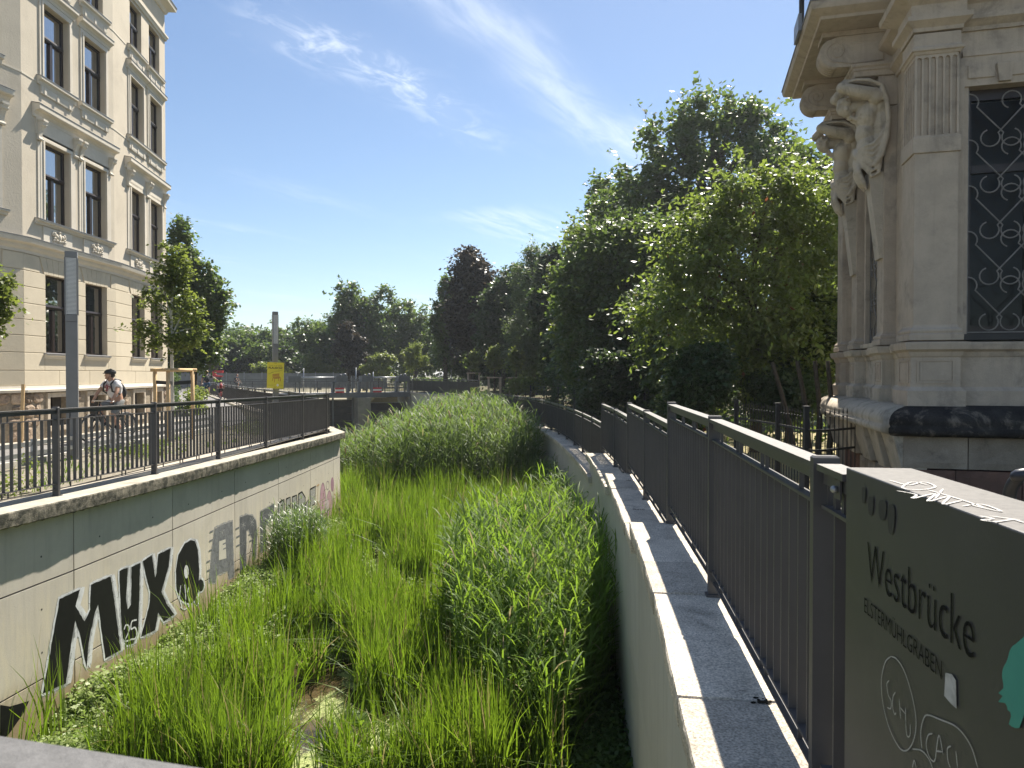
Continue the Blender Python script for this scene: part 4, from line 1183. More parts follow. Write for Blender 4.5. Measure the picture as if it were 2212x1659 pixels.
# corner joint of the side ledge is mitred
# plinth stones, front
rv = random.Random(5)
def stone_block(name, x0, x1, y0, y1, z0, z1, mat, face):
    """Dressed block; the visible face is slightly rough and pillowed."""
    m = MB(); n = 5
    if face == 'front':
        P = lambda u, v, o: (x0+(x1-x0)*u, y0-o, z0+(z1-z0)*v)
    else:
        P = lambda u, v, o: (x0-o, y0+(y1-y0)*u, z0+(z1-z0)*v)
    for j in range(n+1):
        for i in range(n+1):
            e = 1 if i in (0, n) or j in (0, n) else 0
            m.v.append(P(i/n, j/n, 0 if e else .012 + rv.uniform(0, .012)))
    for j in range(n):
        for i in range(n): a = j*(n+1)+i; m.f.append((a, a+1, a+n+2, a+n+1))
    b0 = len(m.v)
    dep = .2
    for (u, v) in ((0, 0), (1, 0), (1, 1), (0, 1)):
        q = P(u, v, 0); m.v.append((q[0] + (dep if face != 'front' else 0), q[1] + (dep if face == 'front' else 0), q[2]))
    ring = [i for i in range(n+1)] + [j*(n+1)+n for j in range(1, n+1)] + [n*(n+1)+i for i in range(n-1, -1, -1)] + [j*(n+1) for j in range(n-1, 0, -1)]
    cs = [b0]*0
    k0 = [0, n, n*(n+1)+n, n*(n+1)]
    for s in range(4):
        i0 = ring.index(k0[s]); seq = [ring[(i0+t) % len(ring)] for t in range(n+1)]
        m.f.append(tuple(seq[::-1]) + (b0+s, b0+(s+1) % 4))
    return V(name, m, mat)
for z0, z1, mat, wid in ((.47, .87, 'block', .66), (.07, .46, 'redstone', .58), (-.32, .06, 'block', .7)):
    x = -.14
    while x < 4.0:
        wv = wid*rv.uniform(.85, 1.25); stone_block('stone_block', x+.006, x+wv-.006, -.14, 0, z0+.005, z1-.005, mat, 'front'); x += wv
# side: battered corbel stones below the ledge, then rough blocks
y = -.135; i = 0
while y < LY-.1:
    wv = rv.uniform(.34, .5); y1 = min(y+wv, LY-.02); top_o, bot_o = (.25, .13) if i % 2 == 0 else (.19, .05)
    m = MB(); x_t, x_b = -top_o, -bot_o
    m.hexa([(x_b, y+.008, .36), (.14, y+.008, .36), (.14, y1-.008, .36), (x_b, y1-.008, .36)], [(x_t, y+.008, .872), (.14, y+.008, .872), (.14, y1-.008, .872), (x_t, y1-.008, .872)])
    V('corbel_stone', m, 'sandstone_pale', bevel=.012); y = y1; i += 1
for z0, z1 in ((-.02, .34), (-.34, -.03)):
    y = .0
    while y < LY-.2:
        wv = rv.uniform(.4, .7); stone_block('stone_block', -.04-rv.uniform(0, .03), 0, y+.01, min(y+wv, LY)-.01, z0, z1, 'redstone' if rv.random() < .6 else 'block', 'side'); y += wv
# podium with pedestals
pod = [(-.12, 1.24), (.045, 1.24), (.05, 1.44), (.02, 1.47), (0, 1.49), (0, 1.86), (.015, 1.88), (.03, 1.93), (.075, 1.96), (.085, 2.02), (.085, 2.05), (-.12, 2.075)]
vsweep('podium', pod, [(.13, LY-.05), (.13, .3)], 'sandstone_pale'); vsweep('podium', pod, [(.3, .10), (7.5, .10)], 'sandstone')
def pedestal(x0, x1, y0, y1):
    vsweep('pedestal', pod, [(x1, y1), (x0, y1), (x0, y0), (x1, y0), (x1, y1)][::1], 'sandstone_pale' if x1 < .3 else 'sandstone')
    m = MB().box(x0+.004, x1-.004, y0+.004, y1-.004, 1.25, 2.06); V('pedestal_core', m, 'sandstone')
    # panel frames on the two visible faces
    fr = MB(); z0, z1, t, p = 1.535, 1.83, .018, .012
    for (a, b) in ((x0+.07, x1-.07),):
        if b-a > .15:
            fr.box(a, b, y0-p, y0+.01, z0, z0+t); fr.box(a, b, y0-p, y0+.01, z1-t, z1); fr.box(a, a+t, y0-p, y0+.01, z0+t, z1-t); fr.box(b-t, b, y0-p, y0+.01, z0+t, z1-t)
            fr.box(a+.035, b-.035, y0-.007, y0+.01, z0+.035, z1-.035)
    a, b = y0+.07, y1-.07
    fr.box(x0-p, x0+.01, a, b, z0, z0+t); fr.box(x0-p, x0+.01, a, b, z1-t, z1); fr.box(x0-p, x0+.01, a, a+t, z0+t, z1-t); fr.box(x0-p, x0+.01, b-t, b, z0+t, z1-t)
    fr.box(x0-.007, x0+.01, a+.035, b-.035, z0+.035, z1-.035)
    V('panel_frame', fr, 'sandstone')
PEDS = [(-.03, .53, -.03, .53), (-.03, .2, 1.38, 1.83), (-.03, .2, 3.15, 3.60), (-.03, .4, 4.36, 4.88)]
for p in PEDS: pedestal(*p)
# pilasters
def pilaster(x0, x1, y0, y1, faces, mat='sandstone', ztop=4.43):
    bs = [(0, 2.077), (.055, 2.077), (.058, 2.15), (.035, 2.165), (.045, 2.19), (.04, 2.215), (.012, 2.235), (0, 2.27)]
    vsweep('pilaster_base', [(-.05, 2.077)] + bs + [(-.05, 2.27)], [(x1, y1), (x0, y1), (x0, y0), (x1, y0), (x1, y1)], mat)
    m = MB().box(x0, x1, y0, y1, 2.07, ztop); V('pilaster_shaft', m, mat, bevel=.006)
pilaster(0, .5, 0, .5, 'fs')
m = MB().box(-.022, .522, -.022, .522, 4.43, 4.63); V('pilaster_band', m, 'sandstone', bevel=.008)
fl = MB().box(.028, .472, .028, .472, 4.63, 5.66); V('fluted_core', fl, 'sandstone')
fw, nfl = .5, 6
pitch = (fw-.02)/nfl
for i in range(nfl+1):
    c = .01 + i*pitch; a, b = max(0, c-.0125), min(fw, c+.0125)
    if i == 0: a, b = 0, .028
    if i == nfl: a, b = fw-.028, fw
    V('fillet', MB().box(a, b, 0, .03, 4.655, 5.60), 'sandstone', bevel=.004)
    if i > 0: V('fillet', MB().box(0, .03, a, b, 4.655, 5.60), 'sandstone', bevel=.004)
# rounded flute heads and feet
hd = MB()
def flute_head(z0, z1, face):
    n = 8
    for i in range(nfl):
        c0 = .01 + i*pitch + .0125; c1 = c0 + pitch - .025; r = (c1-c0)/2; cm = (c0+c1)/2
        pts = [(c0-.0125, z0)] + [(cm - r*math.cos(PI*k_/n), z0 + r*math.sin(PI*k_/n)) for k_ in range(n+1)] + [(c1+.0125, z0), (c1+.0125, z1), (c0-.0125, z1)]
        fn = (lambda p, q, h: (p, h, q)) if face == 'f' else (lambda p, q, h: (h, p, q))
        hd.prism(pts, fn, 0, .03)
flute_head(5.60, 5.66, 'f'); flute_head(5.60, 5.66, 's')
hd.box(0, .5, 0, .03, 4.63, 4.655); hd.box(0, .03, .03, .5, 4.63, 4.655)
tag(V('flute_heads', hd, 'sandstone'), kind='stuff')
vsweep('pilaster_capital', [(-.1, 5.66), (.01, 5.66), (.025, 5.69), (.045, 5.70), (.045, 5.735), (.02, 5.75), (.012, 5.77), (.012, 5.92), (-.1, 5.92)], [(.5, .5), (0, .5), (0, 0), (.5, 0), (.5, .12)], 'sandstone')
V('pilaster_block', MB().box(.06, .5, .06, .5, 5.6, 6.02), 'sandstone')
ent = [(-.1, 5.94), (.03, 5.94), (.035, 5.985), (.075, 6.02), (.115, 6.05), (.115, 6.11), (.06, 6.125), (.06, 6.26), (.10, 6.29), (.17, 6.33), (.24, 6.37), (.25, 6.45), (-.1, 6.47)]
vsweep('entablature', ent, [(.15, LY-.1), (.15, .5), (0, .5), (0, 0), (.5, 0), (.5, .12), (7.5, .12)], 'sandstone')
V('entablature_core', MB().box(.05, .55, .05, .55, 5.95, 6.46), 'sandstone')
# architrave over the window
a = MB(); a.box(.56, 2.3, .075, .12, 5.62, 5.68); a.box(.56, 2.3, .09, .12, 5.25, 5.62); V('architrave', a, 'sandstone')
for x in (.62, .98, 1.4): V('lintel_panel', MB().box(x, x+.30, .072, .092, 5.34, 5.50), 'sandstone', bevel=.006)
V('keystone', MB().hexa([(.955, .05, 5.27), (1.09, .05, 5.27), (1.09, .1, 5.27), (.955, .1, 5.27)], [(.93, .045, 5.50), (1.115, .045, 5.50), (1.115, .1, 5.50), (.93, .1, 5.50)]), 'sandstone', bevel=.006)
V('window_jamb', MB().box(.50, .585, .075, .14, 2.09, 5.6), 'sandstone', bevel=.008)
V('window_sill', MB().box(.54, 2.2, .03, .3, 2.076, 2.15), 'iron_black')
# front window behind the grille
fwn = MB(); fwn.box(.64, .72, .26, .32, 2.15, 5.25); fwn.box(2.02, 2.1, .26, .32, 2.15, 5.25); fwn.box(.72, 2.02, .26, .32, 2.15, 2.26); fwn.box(.72, 2.02, .26, .32, 5.12, 5.25); fwn.box(1.33, 1.41, .255, .325, 2.26, 5.12); fwn.box(.72, 2.02, .25, .33, 4.2, 4.3)
wv_ = V('window', fwn, 'frame')
for x0, x1 in ((.72, 1.33), (1.41, 2.02)):
    for z0, z1 in ((2.26, 4.2), (4.3, 5.12)):
        V('pane', MB().add([(x0, .29, z0), (x1, .29, z0), (x1, .29, z1), (x0, .29, z1)], [(0, 1, 2, 3)]), 'glass', wv_, fix=False)
V('room_back', MB().add([(.5, 1.2, 2.0), (2.3, 1.2, 2.0), (2.3, 1.2, 5.4), (.5, 1.2, 5.4)], [(0, 1, 2, 3)]), 'room', wv_)
# scrolled grille
def scroll_mesh(w, h, r, rad):
    m = MB(); pts = []
    cx0, cz0 = -w/2 + 0, h/2 - r; 
    # top hook: three quarters of a ring, then the long diagonal, then the mirrored hook at the foot
    c1 = (-w/2, h/2 - r); c2 = (w/2, -h/2 + r)
    for k_ in range(15):
        t = math.radians(250 - 285*k_/14); pts.append((c1[0]+r*math.cos(t), c1[1]+r*math.sin(t)))
    for k_ in range(1, 8):
        t = k_/8; a_, b_ = pts[14], None
        e = math.radians(145); b_ = (c2[0]+r*math.cos(e), c2[1]+r*math.sin(e)); pts.append((a_[0]+(b_[0]-a_[0])*t, a_[1]+(b_[1]-a_[1])*t))
    for k_ in range(15):
        t = math.radians(145 + 285*k_/14); pts.append((c2[0]+r*math.cos(t), c2[1]+r*math.sin(t)))
    m.tube([(p[0], 0, p[1]) for p in pts], rad, 6)
    return m
GP, GH = .236, .575
sm1 = scroll_mesh(2*GP, GH+.10, .106, .0088).mesh('scroll', MAT['iron'], True)
m2 = scroll_mesh(2*GP, GH+.10, .106, .0088); m2.v = [(-x, y, z) for x, y, z in m2.v]; m2.f = [f[::-1] for f in m2.f]; sm2 = m2.mesh('scroll', MAT['iron'], True)
gr = MB(); gr.box(.645, .66, .15, .165, 2.16, 5.25); gr.box(2.08, 2.095, .15, .165, 2.16, 5.25); gr.box(.66, 2.08, .15, .165, 2.17, 2.185)
gro = V('grille', gr, 'iron')
for r_ in range(5):
    for c_ in range(1, 6):
        link('scroll', sm1 if c_ % 2 else sm2, gro, Matrix.Translation((.66 + GP*(c_+.0), .155 + (.006 if c_ % 2 else -.006), 2.20 + .05 + GH*(r_+.5))))
    for sx_, me_ in ((.66+GP*.5, sm2),):
        pass
# side window between the figures
sw = MB(); sw.box(.30, .36, 1.95, 2.03, 2.15, 5.05); sw.box(.30, .36, 2.92, 3.0, 2.15, 5.05); sw.box(.30, .36, 2.03, 2.92, 2.15, 2.24); sw.box(.30, .36, 2.03, 2.92, 4.96, 5.05); sw.box(.295, .365, 2.44, 2.51, 2.24, 4.96)
swo = V('window', sw, 'frame')
for y0, y1 in ((2.03, 2.44), (2.51, 2.92)):
    V('pane', MB().add([(.33, y0, 2.24), (.33, y1, 2.24), (.33, y1, 4.96), (.33, y0, 4.96)], [(0, 1, 2, 3)]), 'glass', swo, fix=False)
V('window_sill', MB().box(.02, .4, 1.93, 3.02, 2.076, 2.14), 'sandstone_pale')
V('window_surround', MB().box(.09, .16, 1.84, 1.95, 2.14, 5.15).box(.09, .16, 3.0, 3.11, 2.14, 5.15).box(.09, .16, 1.84, 3.11, 5.15, 5.3), 'sandstone')
sg_ = MB(); sg_.box(.155, .17, 1.96, 1.975, 2.15, 5.05); sg_.box(.155, .17, 2.975, 2.99, 2.15, 5.05); sgo = V('grille', sg_, 'iron')
for r_ in range(4):
    for c_ in range(3):
        for me_, dx in ((sm1, 0), (sm2, .006)):
            link('scroll', me_, sgo, Matrix.Translation((.16+dx, 2.20+GP*c_*.8, 2.25+GH*(r_+.5))) @ Matrix.Rotation(PI/2, 4, 'Z'))
# herm piers with tapering shafts
def atlas(seed):
    rg = random.Random(seed); m = MB()
    def b(q, y, z, r, M=None): m.ball((-q, y, z), r, 14, 10, M)
    def t(pts, r, n=8): m.tube([(-q, y, z) for q, y, z in pts], r, n)
    # trunk
    b(.17, 0, 5.56, (.15, .23, .17)); b(.20, 0, 5.42, (.15, .21, .18)); b(.23, 0, 5.24, (.135, .18, .17)); b(.20, 0, 5.06, (.15, .19, .16)); b(.16, 0, 4.90, (.17, .20, .17)); b(.12, 0, 4.78, (.15, .18, .10))
    for sy in (-1, 1):
        b(.27, sy*.09, 5.50, (.08, .09, .075)); b(.29, sy*.05, 5.33, (.06, .05, .05)); b(.31, sy*.045, 5.22, (.05, .045, .045))   # chest and belly muscles
        b(.14, sy*.24, 5.70, (.11, .10, .11))
        el = (.60, sy*.24, 5.87); sh = (.15, sy*.24, 5.73); wr = (.40, sy*.05, 5.99)
        t([sh, (.30, sy*.26, 5.76), (.46, sy*.26, 5.81), el], [.10, .094, .085, .074], 10); b(*el, .076)
        t([el, (.53, sy*.15, 5.95), wr], [.074, .07, .05], 10)
        hx = (.36, sy*.02, 6.0); b(*hx, (.06, .045, .03))
        for f_ in range(4): t([(.36, sy*(.02+.012*f_), 5.995), (.29, sy*(.0+.018*f_), 6.0), (.25, sy*(.0+.02*f_), 5.985)], [.012, .011, .009], 6)
        t([(.40, sy*.05, 5.985), (.37, sy*.085, 5.98), (.34, sy*.095, 5.975)], [.013, .012, .01], 6)
    b(.06, 0, 5.62, (.13, .24, .22)); b(.05, 0, 5.35, (.12, .22, .30)); b(.05, 0, 5.05, (.13, .21, .28)); b(.30, 0, 5.80, (.20, .20, .07)); b(.22, 0, 5.48, (.15, .24, .2))
    # neck, bowed head, face turned down and outwards
    t([(.20, 0, 5.68), (.34, 0, 5.66), (.46, -.01, 5.64)], [.10, .082, .08], 10)
    b(.53, -.02, 5.645, (.105, .088, .115)); b(.50, -.02, 5.59, (.085, .075, .085))
    b(.575, -.02, 5.57, (.03, .022, .035)); b(.56, -.055, 5.60, (.02, .02, .014)); b(.56, .015, 5.60, (.02, .02, .014)); t([(.60, -.075, 5.625), (.61, -.02, 5.635), (.60, .035, 5.625)], .016, 6)
    b(.51, -.108, 5.60, (.028, .014, .035)); b(.51, .068, 5.60, (.028, .014, .035))
    for k_ in range(26):     # hair and beard in locks
        a_ = rg.uniform(0, 2*PI); c_ = rg.uniform(-.2, 1)
        b(.53+.09*math.cos(a_)*math.sqrt(1-c_*c_*.8), -.02+.085*math.sin(a_), 5.68+.075*c_, rg.uniform(.022, .034))
    for k_ in range(16):
        u = rg.random(); b(.47-.12*u+rg.uniform(-.03, .03), -.02+rg.uniform(-.05, .05), 5.53-.13*u, rg.uniform(.022, .034))
    # cloth over the arm, down the back and round the hips
    for k_ in range(6):
        yy = -.27 + .10*k_; o = rg.uniform(-.02, .02)
        t([(.54, yy*.8, 5.955), (.40, yy, 5.95+o), (.24, yy*1.05, 5.93), (.08, yy*1.08, 5.84+o), (.01, yy*1.08, 5.62), (-.02, yy*1.05, 5.35), (.0, yy, 5.1), (.06, yy*.9, 4.85), (.14, yy*.7, 4.72)],
          [.020, .026, .028, .03, .034, .036, .04, .04, .034], 8)
    for sy in (-1, 1):
        for k_ in range(7):
            dz = .075*k_; sag = .10+.03*k_
            t([(-.02+.012*k_, sy*.20, 5.30-dz*.95), (.08, sy*(.235-.01*k_), 5.16-dz-sag*.35), (.17, sy*(.235-.012*k_), 5.06-dz*.85-sag*.4), (.26, sy*(.19-.012*k_), 5.02-dz*.62-sag*.12), (.34, sy*.08, 4.99-dz*.25)], [.026, .028, .028, .026, .02], 8)
    b(.345, 0, 4.95, (.065, .07, .06)); b(.36, -.05, 4.90, (.045, .04, .05)); b(.36, .04, 5.0, (.04, .05, .04))
    for k_ in range(5):
        yy = -.07+.035*k_; t([(.345, yy*.6, 4.93), (.37-.02*abs(k_-2), yy, 4.80), (.34, yy*1.5, 4.66), (.27+.02*(k_ % 2), yy*1.4, 4.50), (.22, yy*.9, 4.40+.03*(k_ % 3))], [.03, .034, .04, .036, .018], 8)
    me = m.mesh('atlas_raw'); o = bpy.data.objects.new('tmp', me); COL.objects.link(o)
    rm = o.modifiers.new('r', 'REMESH'); rm.mode = 'VOXEL'; rm.voxel_size = .0125
    s_ = o.modifiers.new('s', 'SMOOTH'); s_.factor = .5; s_.iterations = 2
    dg = bpy.context.evaluated_depsgraph_get(); out = bpy.data.meshes.new_from_object(o.evaluated_get(dg)); bpy.data.objects.remove(o); bpy.data.meshes.remove(me)
    out.materials.clear(); out.materials.append(MAT['sandstone_pale']); out.polygons.foreach_set('use_smooth', np.ones(len(out.polygons), bool)); out.name = 'atlas_figure'
    return out
for hy0, hy1, sd_ in ((1.42, 1.79, 3), (3.19, 3.56, 8)):
    cy_ = (hy0+hy1)/2
    pilaster(-.01, .18, hy0, hy1, 's', ztop=5.55)
    m = MB(); m.prism([(-.005, 3.35), (-.005, 4.62), (-.21, 4.62), (-.055, 3.35)], lambda p, q, h: (p, h, q), hy0+.05, hy1-.05)
    hs = V('herm_shaft', m, 'sandstone_pale')
    link('atlas_figure', atlas(sd_), villa, Matrix.Translation((-.0, cy_, -.02)))
    # block over the figure, scroll bracket and balcony above
    blk = MB(); prof = [(-.05, 5.99), (.0, 5.99), (.012, 6.06), (.03, 6.07), (.03, 6.10), (.055, 6.12), (.055, 6.16), (-.05, 6.17)]
    vsweep('impost', prof, [(.15, hy1+.05), (-.42, hy1+.05), (-.42, hy0-.05), (.15, hy0-.05)], 'sandstone')
    V('impost_core', MB().box(-.40, .15, hy0-.03, hy1+.03, 5.985, 6.165), 'sandstone')
    V('head_block', MB().box(-.10, .15, hy0-.02, hy1+.02, 5.56, 5.98), 'sandstone')
    # bracket outline in (q, z): flat top, rounded front, S underside
    out_ = [(-.1, 6.17), (.30, 6.17)]
    c0 = (.66, 6.40); R_ = .215
    out_ += [(c0[0]+R_*math.cos(t_), c0[1]+R_*math.sin(t_)) for t_ in np.linspace(-PI/2*1.02, PI*.42, 16)] + [(.66, 6.63), (-.1, 6.63)]
    m = MB().prism([(-p, q) for p, q in out_], lambda p, q, h: (p, h, q), hy0+.02, hy1-.02); V('bracket', m, 'sandstone')
    sp = []
    for k_ in range(46):
        u = k_/45; a_ = -PI*.95 + u*PI*4.1; r_ = .175*(1-u)**.9 + .012
        sp.append((c0[0]+.0+r_*math.cos(a_)*.92, c0[1]+.02+r_*math.sin(a_)*.92))
    for yy in (hy0+.02, hy1-.02):
        m = MB().tube([(-(.02), yy, 6.23)] + [(-q, yy, z) for q, z in [(.25, 6.225), (.45, 6.225)]] + [(-q, yy, z) for q, z in sp[6:]], .014, 6)
        m.tube([(-.03, yy, 6.23), (-.03, yy, 6.52), (-.46, yy, 6.52)], .010, 6)
        V('volute', m, 'sandstone', smooth=True)
    # ribs round the rolled front
    for k_ in range(5):
        yy = hy0+.05+(hy1-hy0-.10)*k_/4
        m = MB().tube([(-(c0[0]+(R_+.004)*math.cos(t_)), yy, c0[1]+(R_+.004)*math.sin(t_)) for t_ in np.linspace(-PI*.5, PI*.36, 12)], .018, 6); V('rib', m, 'sandstone', smooth=True)
    V('bracket_cap', MB().box(-.86, .1, hy0-.01, hy1+.01, 6.632, 6.70), 'sandstone')
# balcony slab with mouldings
by0, by1 = 1.0, 3.98
bp = [(-.3, 6.70), (.02, 6.70), (.03, 6.74), (.10, 6.77), (.16, 6.80), (.18, 6.86), (.18, 6.90), (-.3, 6.92)]
vsweep('balcony_cornice', bp, [(.15, by1), (-.93, by1), (-.93, by0), (.15, by0)], 'sandstone')
V('balcony_slab', MB().box(-.90, .14, by0+.03, by1-.03, 6.705, 6.91), 'sandstone')
vsweep('flashing', [(0, 6.921), (.195, 6.903), (.195, 6.918), (0, 6.935)], [(.15, by1), (-.93, by1), (-.93, by0), (.15, by0)], 'zinc')
# glazed oriel standing on the balcony
m = MB()
for x, y in ((-.86, by0+.08), (-.86, by1-.16), (.0, by0+.08), (-.86, 2.45)): m.box(x, x+.10, y, y+.08, 6.935, 9.0)
m.box(-.86, .1, by0+.08, by0+.16, 8.6, 9.0); m.box(-.86, -.78, by0+.16, by1-.16, 8.6, 9.0); m.box(-.76, .0, by0+.09, by0+.15, 6.935, 7.0)
orl = V('oriel_frame', m, 'iron_black')
V('pane', MB().add([(-.76, by0+.12, 7.0), (.0, by0+.12, 7.0), (.0, by0+.12, 8.6), (-.76, by0+.12, 8.6)], [(0, 1, 2, 3)]), 'glass', orl, fix=False)
V('pane', MB().add([(-.82, by0+.16, 7.0), (-.82, by1-.16, 7.0), (-.82, by1-.16, 8.6), (-.82, by0+.16, 8.6)], [(0, 1, 2, 3)]), 'glass', orl, fix=False)
V('gutter', MB().box(-1.17, -1.12, 1.6, 2.1, 6.86, 7.12), 'zinc')
# far corner pilaster
pilaster(-.01, .3, 4.40, 4.84, 's', ztop=5.9)
# handrail by the entrance, low right
hr = thing('handrail', 'dark blue-grey bent pipe handrail in front of the villa plinth', 'handrail', tuple(at_y(2180, 1300, 3.1))[:2] + (0.05,))
m = MB(); A_, B_, C_, D_ = at_y(2182, 1120, 3.1), at_y(2181, 1066, 3.1), at_y(2196, 1036, 3.05), at_y(2225, 1024, 3.0)
m.tube(smooth_line([(A_.x, A_.y, .05), (A_.x, A_.y, .9), A_, B_, C_, D_, D_ + Vector((.4, -.1, .02)), D_ + Vector((.9, -.2, -.25)), D_ + Vector((1.0, -.22, -1.0))], 6), .026, 12)
m.build('pipe', surf('blue_grey_pipe', (.035, .038, .05), (.03, .032, .042), 5, .35), hr, smooth=True)
# ------------------------------------------------------------------ weir
W0 = Vector((-8.7, 60.0)); wd = Vector((-.866, -.5)); wnrm = Vector((.5, -.866))   # wnrm looks upstream, to the camera
MAT['pier'] = surf('pier_concrete', (.27, .255, .225), (.20, .19, .165), 2, .9, .3, 30, streaks=.5)
weir = thing('weir', 'grey steel weir bridge with machine boxes and dark gates across the ditch', 'weir', (-14, 57, WATER_Z))
def wp(s, o, z): q = W0 + wd*s + wnrm*o; return Vector((q.x, q.y, z))
def wbox(mb, s0, s1, o0, o1, z0, z1):
    return mb.hexa([wp(s0, o1, z0), wp(s0, o0, z0), wp(s1, o0, z0), wp(s1, o1, z0)][::-1], [wp(s0, o1, z1), wp(s0, o0, z1), wp(s1, o0, z1), wp(s1, o1, z1)][::-1])
def wpart(name, mat, *boxes):
    m = MB()
    for b in boxes: wbox(m, *b)
    return m.build(name, MAT[mat], weir, fix=True)
wpart('deck_beam', 'greyblue', (-.3, 15, .9, 1.1, -.22, .15), (-.3, 15, -.9, -.7, -.22, .15))
wpart('deck', 'greyblue', (-.3, 15, -.7, .9, .08, .17))
wpart('pier', 'pier', (3.9, 4.95, -1.4, 1.6, -3.2, -.23)); wpart('pier', 'pier', (-.2, .5, -1.4, 1.3, -3.2, -.23)); wpart('pier', 'pier', (9.3, 10.3, -1.4, 1.6, -3.2, -.23))
for k_ in range(5): wpart('gate_plank', 'dark_plate', (4.97, 9.28, .2 + .06*(k_ % 2), .4 + .05*(k_ % 2), -3.2+.56*k_, -2.66+.56*k_))
for k_ in range(4): wpart('gate_plank', 'dark_plate', (.52, 3.88, .2 + .05*(k_ % 2), .4 + .05*(k_ % 2), -3.2+.62*k_, -2.6+.62*k_))
wpart('gate_edge', 'galv', (4.97, 9.28, .2, .42, -.40, -.36)); wpart('gate_edge', 'galv', (.52, 3.88, .2, .42, -.715, -.68))
for s in (5.0, 9.2, .55, 3.85, 6.6): wpart('guide_post', 'greyblue', (s, s+.10, .45, .6, -2.9, 1.3))
for s in (5.5, 3.4, .25, 9.2): wpart('drive_box', 'greyblue', (s, s+.95, -.1, .75, 1.02, 1.50)); 
for s in (5.3, 6.5, 3.2, 4.4, .1, 1.2): wpart('drive_stand', 'greyblue', (s, s+.16, .1, .5, .17, 1.04))
for s0, s1 in ((6.5, 9.3), (1.3, 3.3)):
    m = MB().tube([wp(s0, .35, 1.37), wp(s1, .35, 1.37)], .07, 8); m.build('drive_shaft', MAT['galv'], weir, smooth=True)
for s in (5.6, 3.6, .5):
    m = MB(); m.ball(wp(s, .3, 1.58), .14, 8, 6); m.ball(wp(s+.35, .3, 1.55), .1, 8, 6); m.build('gear_head', MAT['greyblue'], weir, smooth=True)
for k_ in range(12): wpart('rail_post', 'greyblue', (.1+1.2*k_, .16+1.2*k_, 1.02, 1.08, .15, 1.25))
for z in (1.22, .85, .5): wpart('rail', 'greyblue', (-.2, 14.5, 1.03, 1.07, z, z+.04))
m = MB()
for k_ in range(96): wbox(m, .05+.15*k_, .065+.15*k_, 1.04, 1.055, .2, .86)
tag(m.build('rail_bars', MAT['greyblue'], weir, fix=True), kind='stuff')
for i, px_ in enumerate((734, 815)):
    x_ = (px_-CX)/F; s = (-8.7 - x_*60) / (.866 - .5*x_*-1*-1) if False else None
    # where the sight line to the sign meets the rail line
    lo, hi = -2.0, 16.0
    for _ in range(50):
        md = (lo+hi)/2; q = wp(md, 1.12, 0)
        if q.x/q.y > x_: lo = md
        else: hi = md
    s = lo
    sg2 = thing('navigation_sign', 'red and white striped waterway sign on the weir, %s' % ('nearer the poster' if i == 0 else 'right of the middle pier'), 'sign', tuple(wp(s, 1.12, .15)), group='waterway signs on the weir')
    for z0, z1, mt in ((.17, .30, 'red'), (.30, .44, 'sign_white'), (.44, .57, 'red')):
        m = MB(); wbox(m, s-.36, s+.36, 1.12, 1.15, z0, z1); m.build('sign_stripe', MAT[mt], sg2, fix=True)
    m = MB(); wbox(m, s-.03, s+.03, 1.08, 1.118, .15, .62); m.build('bracket', MAT['galv'], sg2, fix=True)

# grassy bank seen below the weir deck
flat('grass_bank', [(-16.0, 63.5), (-13.8, 68.5), (-9.5, 64), (-9.6, 60.6)], MAT['lawn_dry'], .06)
m = MB(); m.add([(-8.9, 61.2, .05), (-13.2, 70.5, .05), (-16.5, 69.5, -2.9), (-12.0, 60.4, -2.9)], [(0, 1, 2, 3)]); tag(m.build('bank_slope', MAT['lawn_dry'], None, fix=True), kind='structure')

# cycle bridge beyond the weir with its railing
fb = thing('footbridge', 'distant flat path bridge behind the weir carrying a cyclist', 'bridge', (-22, 67, -.3))
m = MB().box(-34, -10.5, 65.5, 69.0, -.55, -.1); m.build('deck', MAT['paving'], fb)
m = MB().box(-34, -10.5, 65.5, 65.56, .96, 1.02); m.build('handrail', MAT['steel'], fb)
for k_ in range(12): MB().box(-34+2*k_, -33.93+2*k_, 65.5, 65.56, -.1, .96).build('post', MAT['steel'], fb)
m = MB()
for k_ in range(196): m.box(-34+.12*k_, -33.97+.12*k_, 65.52, 65.54, 0, .9)
tag(m.build('balusters', MAT['steel'], fb), kind='stuff')
# grey screen fence far left
sf = thing('screen_fence', 'pale grey translucent site fence in front of far left trees', 'fence', (-32, 78, 0))
meshm = surf('fence_mesh', (.23, .225, .22), (.18, .176, .17), 2, .8)
for k_ in range(15):
    MB().box(-44+2.0*k_+.03, -42.03+2.0*k_, 79.5, 79.53, .1, 1.75).build('panel', meshm, sf)
    MB().box(-44+2.0*k_-.03, -44+2.0*k_+.03, 79.45, 79.55, -.05, 1.85).build('post', MAT['galv'], sf)

